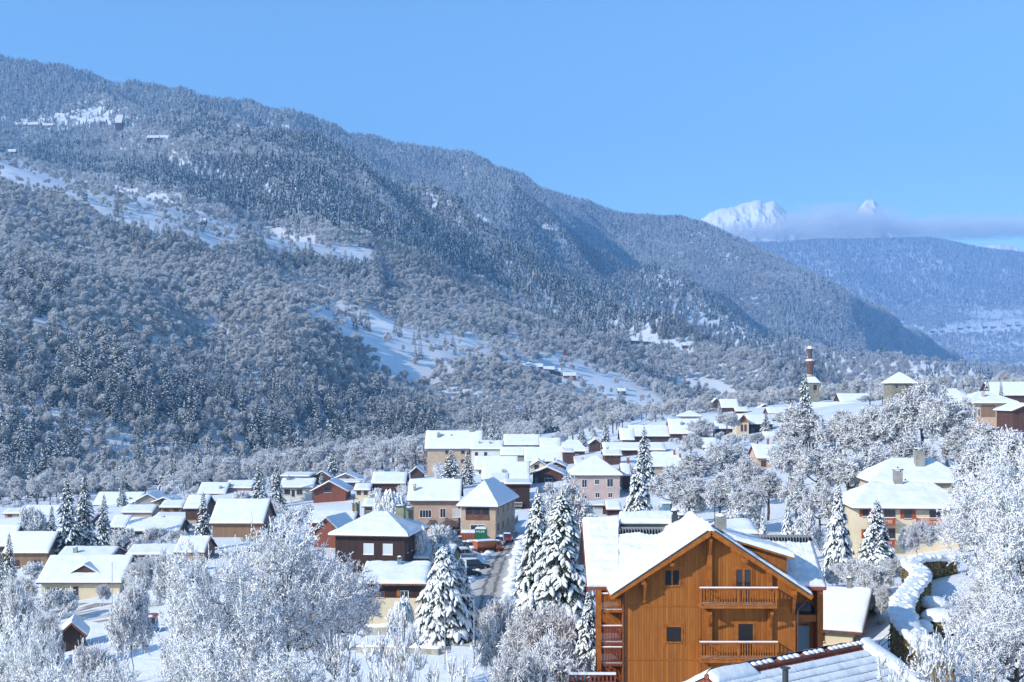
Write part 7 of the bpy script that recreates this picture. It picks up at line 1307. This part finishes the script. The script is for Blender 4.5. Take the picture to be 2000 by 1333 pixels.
# foreground frosted trees: (kind, u, top, distance, width, label, proto)
for a in [
 ('brN', 560, 972, 92, 300, 'huge frosted tree filling the left centre foreground', 0), ('brN', 425, 1040, 84, 250, 'big frosted tree left of the huge one, with dark forking trunk', 1), ('brN', 655, 1075, 100, 190, 'frosted tree overlapping the dark hipped chalet', 2),
 ('brN', 1972, 850, 84, 280, 'great frosted tree against the right edge, nearest the cream house', 0), ('brN', 2030, 900, 70, 300, 'frosted tree cut by the right edge, with dark slanting limbs', 1), ('brN', 1930, 1090, 76, 180, 'frosted tree over the yard behind the hedge', 2),
 ('brN', 1985, 1130, 58, 270, 'nearest frosted tree in the bottom right corner', 0), ('brN', 1885, 958, 122, 120, 'frosted tree hiding the right end of the cream house', 1),
 ('brN', 378, 1150, 95, 110, 'slim frosted tree left of the forked one', 2), ('brN', 225, 1250, 70, 200, 'low frosted tree over the lower left thicket', 0), ('brN', 55, 1175, 82, 210, 'frosted tree at the lower left edge', 1), ('brN', 400, 1215, 66, 280, 'frosted crown at the bottom, below the forked tree', 1), ('brN', 560, 1255, 62, 250, 'frosted crown at the bottom centre left', 2),
 ('brN', 110, 1275, 60, 230, 'frosted crown in the bottom left corner', 2),
 ('brM', 1113, 924, 150, 96, 'round finely twigged frosted tree behind the two great firs', 0), ('brM', 1075, 1010, 142, 90, 'pale tree just behind the broadest fir', 1),
 ('bush', 1060, 1180, 96, 170, 'fine twigged frosted bush under the two great firs', 0), ('bush', 985, 1165, 104, 100, 'frosted bush at the right edge of the road mouth', 1), ('bush', 1100, 1240, 82, 190, 'big twiggy frosted bush beside the terrace of the pine chalet', 1), ('bush', 1010, 1265, 76, 160, 'frosted bush at the bottom, left of the terrace', 0),
 ('whip', 745, 1215, 60, 150, 'bare upright stems with snowy buds at the bottom centre, left clump', 0), ('whip', 815, 1225, 58, 130, 'bare upright stems at the bottom centre, middle clump', 1), ('whip', 690, 1245, 64, 130, 'bare upright stems at the bottom centre, far left clump', 1), ('whip', 905, 1255, 56, 130, 'bare upright stems at the bottom centre, right clump', 0),
 ('whip', 1790, 1240, 50, 150, 'snowy upright stems right of the near tiled roof', 1), ('whip', 1850, 1215, 52, 150, 'snowy upright stems in front of the hedge end', 0), ('whip', 1745, 1285, 46, 120, 'low snowy stems touching the near tiled roof', 0),
 ('weep', 790, 1158, 138, 62, 'weeping snow draped tree left of the bushy fir', 0), ('weep', 824, 1019, 192, 42, 'small weeping tree by the pink beige wing', 0), ('weep', 762, 945, 225, 88, 'drooping snow draped tree below the barn', 0), ('weep', 738, 950, 232, 40, 'pale drooping tree left of the larger drooping one', 0),
 ('bushM', 860, 1045, 198, 46, 'snowy bush between the little fir and the parked cars', 0), ('bushM', 890, 1052, 215, 40, 'snowy bush behind the parked cars', 0), ('bushM', 873, 1075, 180, 40, 'snow covered bush in front of the dark green car', 0),
 ('bush', 1800, 1018, 146, 92, 'twiggy bush in front of the cream house balcony', 0), ('bush', 1690, 1090, 118, 110, 'frosted bush between the pine chalet and the spreading fir', 1), ('bush', 1745, 1090, 124, 70, 'frosted bush at the foot of the spreading fir', 0), ('bush', 1645, 1100, 128, 70, 'frosted bush at the foot of the dark tall fir', 1), ('bushM', 1575, 1000, 165, 74, 'round brownish bush behind the right roof of the pine chalet', 0), ('bush', 1720, 1140, 108, 70, 'frosted shrub right of the small cream house', 0),
 ('bush', 300, 1085, 190, 120, 'frosted thicket right of the cream bungalow', 0), ('bush', 345, 1075, 165, 120, 'frosted thicket below the blue shaded roof', 1), ('bush', 250, 1130, 140, 120, 'frosted thicket around the tall thin pole', 1), ('bush', 200, 1142, 197, 34, 'bush right of the bungalow door', 0),
 ('bush', 35, 1120, 150, 90, 'frosted bush left of the driveway', 1), ('bush', 90, 1190, 130, 80, 'frosted bush beside the small dark hut', 0), ('bush', 180, 1250, 118, 110, 'rounded snowy shrub right of the small dark hut', 1), ('bush', 345, 1225, 122, 80, 'rounded snowy shrub right of the blue utility vehicle', 0), ('bush', 20, 1260, 110, 110, 'rounded snowy shrub in the lower left corner', 0),
 ('bushM', 60, 990, 290, 60, 'pinkish frosted bush left of the three tall firs', 0), ('bushM', 300, 1030, 262, 60, 'dark branched snowy bush below the long twin roofed chalet', 0), ('bushM', 345, 1035, 258, 50, 'dark branched snowy bush right of its twin', 0), ('bushM', 245, 1032, 262, 60, 'pale snowy bush left of the dark branched ones', 0)]:
    tree(a[0], a[1], a[2], a[3], a[4], a[5], pick=a[6])
# the groves on the right
G = 0
for (u, v, Y, w, pk, lb) in [
 (1310, 905, 240, 95, 0, 'leftmost tree of the grove behind the pine chalet'), (1365, 880, 250, 100, 3, 'second tree from the left in the grove behind the pine chalet'), (1415, 862, 262, 90, 1, 'tallest tree in the middle of the grove behind the pine chalet'), (1455, 890, 240, 90, 2, 'dense tree right of the tallest in the middle grove'), (1345, 930, 205, 90, 1, 'front tree at left of the middle grove'), (1405, 925, 200, 95, 2, 'front tree with bare dark trunks in the middle grove'), (1460, 945, 195, 80, 0, 'front tree at right of the middle grove'), (1500, 915, 215, 80, 3, 'tree between the middle grove and the tan house'),
 (1568, 785, 270, 110, 3, 'slender tall tree with a dark stem right of the grove'), (1545, 850, 230, 100, 0, 'leftmost dense tree of the tall right hand grove'), (1600, 870, 210, 110, 1, 'front dense tree of the right hand grove'), (1640, 800, 265, 110, 2, 'second tall tree of the right hand grove'), (1690, 790, 260, 110, 3, 'third tall tree of the right hand grove'), (1745, 775, 255, 110, 0, 'fourth tall tree of the right hand grove'), (1800, 742, 262, 130, 2, 'highest crown of the right hand grove'), (1850, 770, 250, 120, 1, 'rightmost tall crown of the right hand grove'), (1880, 830, 230, 90, 3, 'crown under the rightmost tall one of the grove'),
 (1660, 880, 200, 100, 1, 'front tree left of the rear block of the cream house'), (1715, 860, 205, 100, 0, 'front tree above the rear block of the cream house'), (1780, 850, 210, 110, 2, 'front tree touching the higher chimney of the cream house'), (1600, 940, 175, 90, 2, 'low dense tree left of the dark tall fir'), (1555, 920, 190, 80, 0, 'low pale tree above the slim snow clumped fir'),
 (1935, 820, 200, 110, 3, 'tree in front of the peach house'), (1985, 835, 170, 120, 1, 'tree below the brown gabled end at the right edge'), (1910, 850, 160, 110, 0, 'twiggy tree between the peach house and the cream house'),
 (1370, 815, 400, 60, 0, 'tree in front of the long white roofed row'), (1420, 805, 440, 50, 1, 'tree left of the timber gabled chalet'), (1350, 845, 360, 50, 2, 'tree below the long white roofed row'), (1480, 845, 380, 46, 3, 'tree below the timber gabled chalet'), (1540, 800, 420, 60, 2, 'tree left of the church nave'), (1620, 765, 640, 40, 1, 'tree right of the church tower'), (1650, 762, 660, 36, 0, 'tree behind the brown gabled house'), (1545, 775, 640, 40, 3, 'tree left of the church tower'), (1700, 772, 520, 50, 1, 'tree left of the old stone tower'), (1820, 790, 330, 60, 1, 'tree at the foot of the dark pink house'), (1895, 755, 520, 30, 0, 'pale tree between the dark pink and the peach houses')]:
    tree('brM', u, v, Y, w, 'frosted ' + lb, pick=pk, group='trees of the groves on the right')
# the belt of pale trees where the valley meets the slope, and others between the houses: random, kept off the buildings
def hides(u, top, Y, w):
    for (a, b, r0, r1, Yb) in BOXES:
        if Yb > Y and u + w * .35 > a and u - w * .35 < b and top < r0 * .35 + r1 * .65 and Yb - Y < 400 and (HZ - float(ground_z(PX(u, Y), Y)) / Y * F) > r0 + 2: return True
        if abs(Yb + 6 - Y) < 9 and a - 4 < u < b + 4: return True
    return False
def onroad(u, Y):
    v = HZ - float(ground_z(PX(u, Y), Y)) / Y * F
    return 880 < u < 1040 and Y > 100 and Y < 290
LMK = [(20, 'at the left edge'), (130, 'beyond the three tall firs'), (226, 'beyond the wide white roof'), (290, 'beyond the grey gable'), (370, 'beyond the twin roofed chalet'), (415, 'beyond the house with one chimney'), (465, 'beyond the pinkish roof'), (506, 'beyond the dark garden fir'), (575, 'beyond the white house'), (642, 'beyond the red brown house'), (680, 'beyond the peach gable'), (755, 'behind the white barn'), (810, 'left of the apartment block'), (885, 'above the apartment block'), (950, 'above the white rendered house'), (1020, 'above the highest middle roof'), (1075, 'above the half shaded roof'), (1120, 'above the wide hipped roof'), (1165, 'above the pink house'), (1215, 'left of the long row'), (1270, 'above the left long row'), (1350, 'above the yellow house'), (1420, 'near the distant farmhouse'), (1455, 'above the timber gable'), (1530, 'left of the church tower'), (1600, 'right of the church tower'), (1670, 'beyond the brown gable'), (1765, 'beyond the stone tower'), (1865, 'beyond the dark pink house'), (1940, 'beyond the peach house'), (2000, 'at the right edge')]
def lmk(u): return min(LMK, key=lambda q: abs(q[0] - u))[1]
SEEN = set()
def once(lb_list):
    for l in lb_list:
        if l not in SEEN: SEEN.add(l); return l
    return lb_list[0]
GLM = [(10, 'the left edge'), (70, 'the steep shaded roof'), (140, 'the three tall firs'), (225, 'the brown dark gabled house'), (300, 'the long twin roofed chalet'), (370, 'the plain roof in the hollow'), (430, 'the tan timber house'), (520, 'the white house'), (600, 'the long low flat roofed building'), (642, 'the red brown gabled house'), (700, 'the dark wooden pole'), (760, 'the white barn'), (830, 'the pink beige wing'), (900, 'the beige apartment block'), (990, 'the dark timber building'), (1060, 'the dark brown gabled chalet'), (1130, 'the pink house'), (1220, 'the narrow gabled house'), (1300, 'the half hidden hip roof'), (1380, 'the small dark gable'), (1450, 'the timber gabled chalet'), (1530, 'the tan house')]
rows = [(360, 700, 520, 640, 46, 'brM', 10, 15, 'pale frosted tree', 'belt of pale trees behind the left houses'),
        (690, 835, 480, 600, 22, 'brM', 11, 16, 'pale frosted tree', 'belt of pale trees by the apartment block'),
        (830, 1240, 540, 720, 40, 'brM', 8, 12, 'frosted tree', 'pale trees behind the central cluster'),
        (-10, 400, 430, 600, 44, 'brM', 7, 12, 'frosted tree', 'trees at the far edge of the left fields'),
        (1240, 1560, 640, 860, 24, 'brM', 8, 12, 'frosted tree on the rise', 'trees on the rise left of the church'),
        (1560, 2005, 640, 860, 18, 'brM', 8, 12, 'frosted tree on the rise', 'trees beyond the church and tower'),
        (1500, 1750, 350, 540, 26, 'brM', 7, 11, 'frosted garden tree', 'garden trees around the church nave'),
        (-10, 420, 540, 650, 30, 'conM', 10, 17, 'snow dusted fir below the slope', 'firs at the foot of the slope on the left'),
        (400, 840, 600, 680, 16, 'conM', 11, 17, 'snow dusted fir below the slope', 'firs behind the belt of pale trees')]
for (ua, ub, Ya, Yb, n, kd, h0, h1, lb, gp_) in rows:
    k = 0; tries = 0
    while k < n and tries < n * 12:
        tries += 1; u = rnd.uniform(ua, ub); Y = rnd.uniform(Ya, Yb); x = PX(u, Y); z = float(ground_z(x, Y)); h_ = rnd.uniform(h0, h1); top = HZ - (z + h_) / Y * F; w = (h_ * (.85 if kd == 'brM' else .45)) / Y * F
        if hides(u, top, Y, w): continue
        sz_ = ('tall', 'middling', 'short')[0 if h_ > h0 + (h1 - h0) * .66 else (1 if h_ > h0 + (h1 - h0) * .33 else 2)]; dp = 'nearer' if Y < (Ya + Yb) / 2 else 'farther'
        tree(kd, u, top, Y, w, once(['%s %s %s' % (sz_, lb, lmk(u)), '%s %s %s, %s row' % (sz_, lb, lmk(u), dp)]), group=gp_); k += 1
# the rest of that fringe, too many to tell apart, is one mass
mm = 2600; fy = RNG.uniform(470, 900, mm); fu = RNG.uniform(-250, 2200, mm); fx = PX(fu, fy); fz = ground_z(fx, fy); ok_ = fy < np.interp(fu, us, LY[0]); ok_ &= ~((fu > 820) & (fu < 1250) & (fy < 560)) & ~((fu > 1180) & (fy < 640))
for (a_, b_, r0, r1, Yb) in BOXES: ok_ &= ~((np.abs(Yb + 6 - fy) < 12) & (fu > a_ - 5) & (fu < b_ + 5)); ok_ &= ~((fy < Yb) & (fu > a_) & (fu < b_))
fx, fy, fz = fx[ok_], fy[ok_], fz[ok_]; q_ = len(fx)
instancer('valley_edge_thicket', HB + [PROTO['bushM'][0].m[1], PROTO['bushM'][1].m[1]], np.stack([fx, fy, fz - .2], 1), RNG.random(q_) * 6.28, .45 + .4 * RNG.random(q_), RNG.integers(0, 7, q_), 'pale frosted thicket along the far edge of the valley fields', 'thicket')
n = 0; tries = 0
while n < 165 and tries < 6000:                     # low bushes and small trees in the gardens
    tries += 1; u = rnd.uniform(10, 1560); Y = rnd.uniform(185, 440); x = PX(u, Y)
    if onroad(u, Y): continue
    z = float(ground_z(x, Y)); h_ = rnd.uniform(1.8, 5.4); top = HZ - (z + h_) / Y * F; w = h_ * 1.25 / Y * F
    if hides(u, top, Y, w) or any((x - t[0]) ** 2 + (Y - t[1]) ** 2 < 7 for t in TREES): continue
    sz_ = 'low' if h_ < 2.6 else ('middling' if h_ < 3.7 else 'tall'); l = min([(abs(q[0] - u), q[1]) for q in GLM])[1]
    tree('bushM', u, top, Y, w, once(['%s snow covered garden shrub near %s' % (sz_, l), '%s snow covered garden shrub %s %s' % (sz_, 'beyond' if Y > 300 else 'this side of', l)]), group='snow covered garden shrubs'); n += 1
# ------------------------------------------------------------------ air and cloud
V_ = bpy.data.materials.new('valley_air'); V_.use_nodes = True; nt = V_.node_tree; nt.nodes.clear(); out = nt.nodes.new('ShaderNodeOutputMaterial'); pv = nt.nodes.new('ShaderNodeVolumePrincipled')
pv.inputs['Color'].default_value = (.30, .60, 1.0, 1); pv.inputs['Density'].default_value = 1.1e-4; pv.inputs['Anisotropy'].default_value = .1
nt.links.new(pv.outputs[0], out.inputs['Volume'])
zlo = min(float(GZ.min()), float(ZR.min())) - 1.5; zhi = max(float(GZ.max()), float(ZR.max())) + 60
mb = MB(); mb.box(-7500, 11500, -60, 10700, zlo, zhi); hz_ = mb.build('haze', V_); tag(hz_, kind='stuff')
CM = bpy.data.materials.new('cloud_vapour'); CM.use_nodes = True; nt = CM.node_tree; nt.nodes.clear(); out = nt.nodes.new('ShaderNodeOutputMaterial'); pv = nt.nodes.new('ShaderNodeVolumePrincipled'); pv.inputs['Color'].default_value = (1, 1, 1, 1); pv.inputs['Anisotropy'].default_value = -.35
tc = nt.nodes.new('ShaderNodeTexCoord'); nz = nt.nodes.new('ShaderNodeTexNoise'); nz.inputs['Scale'].default_value = 2.6; nz.inputs['Detail'].default_value = 4
mp = nt.nodes.new('ShaderNodeMapping'); mp.inputs['Scale'].default_value = (2.6, 1, .9); nt.links.new(tc.outputs['Object'], mp.inputs[0]); nt.links.new(mp.outputs[0], nz.inputs['Vector'])
ln = nt.nodes.new('ShaderNodeVectorMath'); ln.operation = 'LENGTH'; nt.links.new(tc.outputs['Object'], ln.inputs[0])
s1_ = nt.nodes.new('ShaderNodeMath'); s1_.operation = 'SUBTRACT'; s1_.inputs[0].default_value = 1.12; nt.links.new(ln.outputs['Value'], s1_.inputs[1])
s2_ = nt.nodes.new('ShaderNodeMath'); s2_.operation = 'MULTIPLY_ADD'; s2_.inputs[1].default_value = 1.9; nt.links.new(nz.outputs['Fac'], s2_.inputs[0]); s2_.inputs[2].default_value = -1.0
s3_ = nt.nodes.new('ShaderNodeMath'); s3_.operation = 'ADD'; nt.links.new(s1_.outputs[0], s3_.inputs[0]); nt.links.new(s2_.outputs[0], s3_.inputs[1])
s4_ = nt.nodes.new('ShaderNodeMath'); s4_.operation = 'MULTIPLY'; s4_.use_clamp = False; s4_.inputs[1].default_value = .0065
s5_ = nt.nodes.new('ShaderNodeMath'); s5_.operation = 'MAXIMUM'; s5_.inputs[1].default_value = 0; nt.links.new(s3_.outputs[0], s5_.inputs[0]); nt.links.new(s5_.outputs[0], s4_.inputs[0]); nt.links.new(s4_.outputs[0], pv.inputs['Density']); nt.links.new(pv.outputs[0], out.inputs['Volume'])
for (u, v, Y, rx, ry, rz) in ((1640, 440, 12300, 820, 500, 215), (1470, 455, 12500, 700, 400, 105), (1900, 445, 12600, 1500, 420, 125)):
    mb = MB(); mb.lathe([(max(.001, math.cos(t)), math.sin(t)) for t in np.linspace(-math.pi / 2, math.pi / 2, 13)], 24); c = mb.build('cloud', CM); c.location = (PX(u, Y), Y, PZ(v, Y)); c.scale = (rx, ry, rz); tag(c, kind='stuff')
cy.volume_step_rate = 1.0; cy.volume_max_steps = 96
print('objects', len(S.objects), 'zhi', zhi)

# things that still share a label are told apart by their order from the left
from collections import defaultdict
same = defaultdict(list)
for o in S.objects:
    if o.parent is None and 'label' in o and o.get('kind') is None: same[o['label']].append(o)
ORD = ['first', 'second', 'third', 'fourth', 'fifth', 'sixth', 'seventh', 'eighth', 'ninth', 'tenth', 'eleventh', 'twelfth', 'thirteenth', 'fourteenth', 'fifteenth', 'sixteenth']
for l, os_ in same.items():
    if 1 < len(os_) <= 16:
        os_.sort(key=lambda o: o.location.x / o.location.y)
        for k, o in enumerate(os_): o['label'] = l + ', ' + ORD[k] + ' from left'
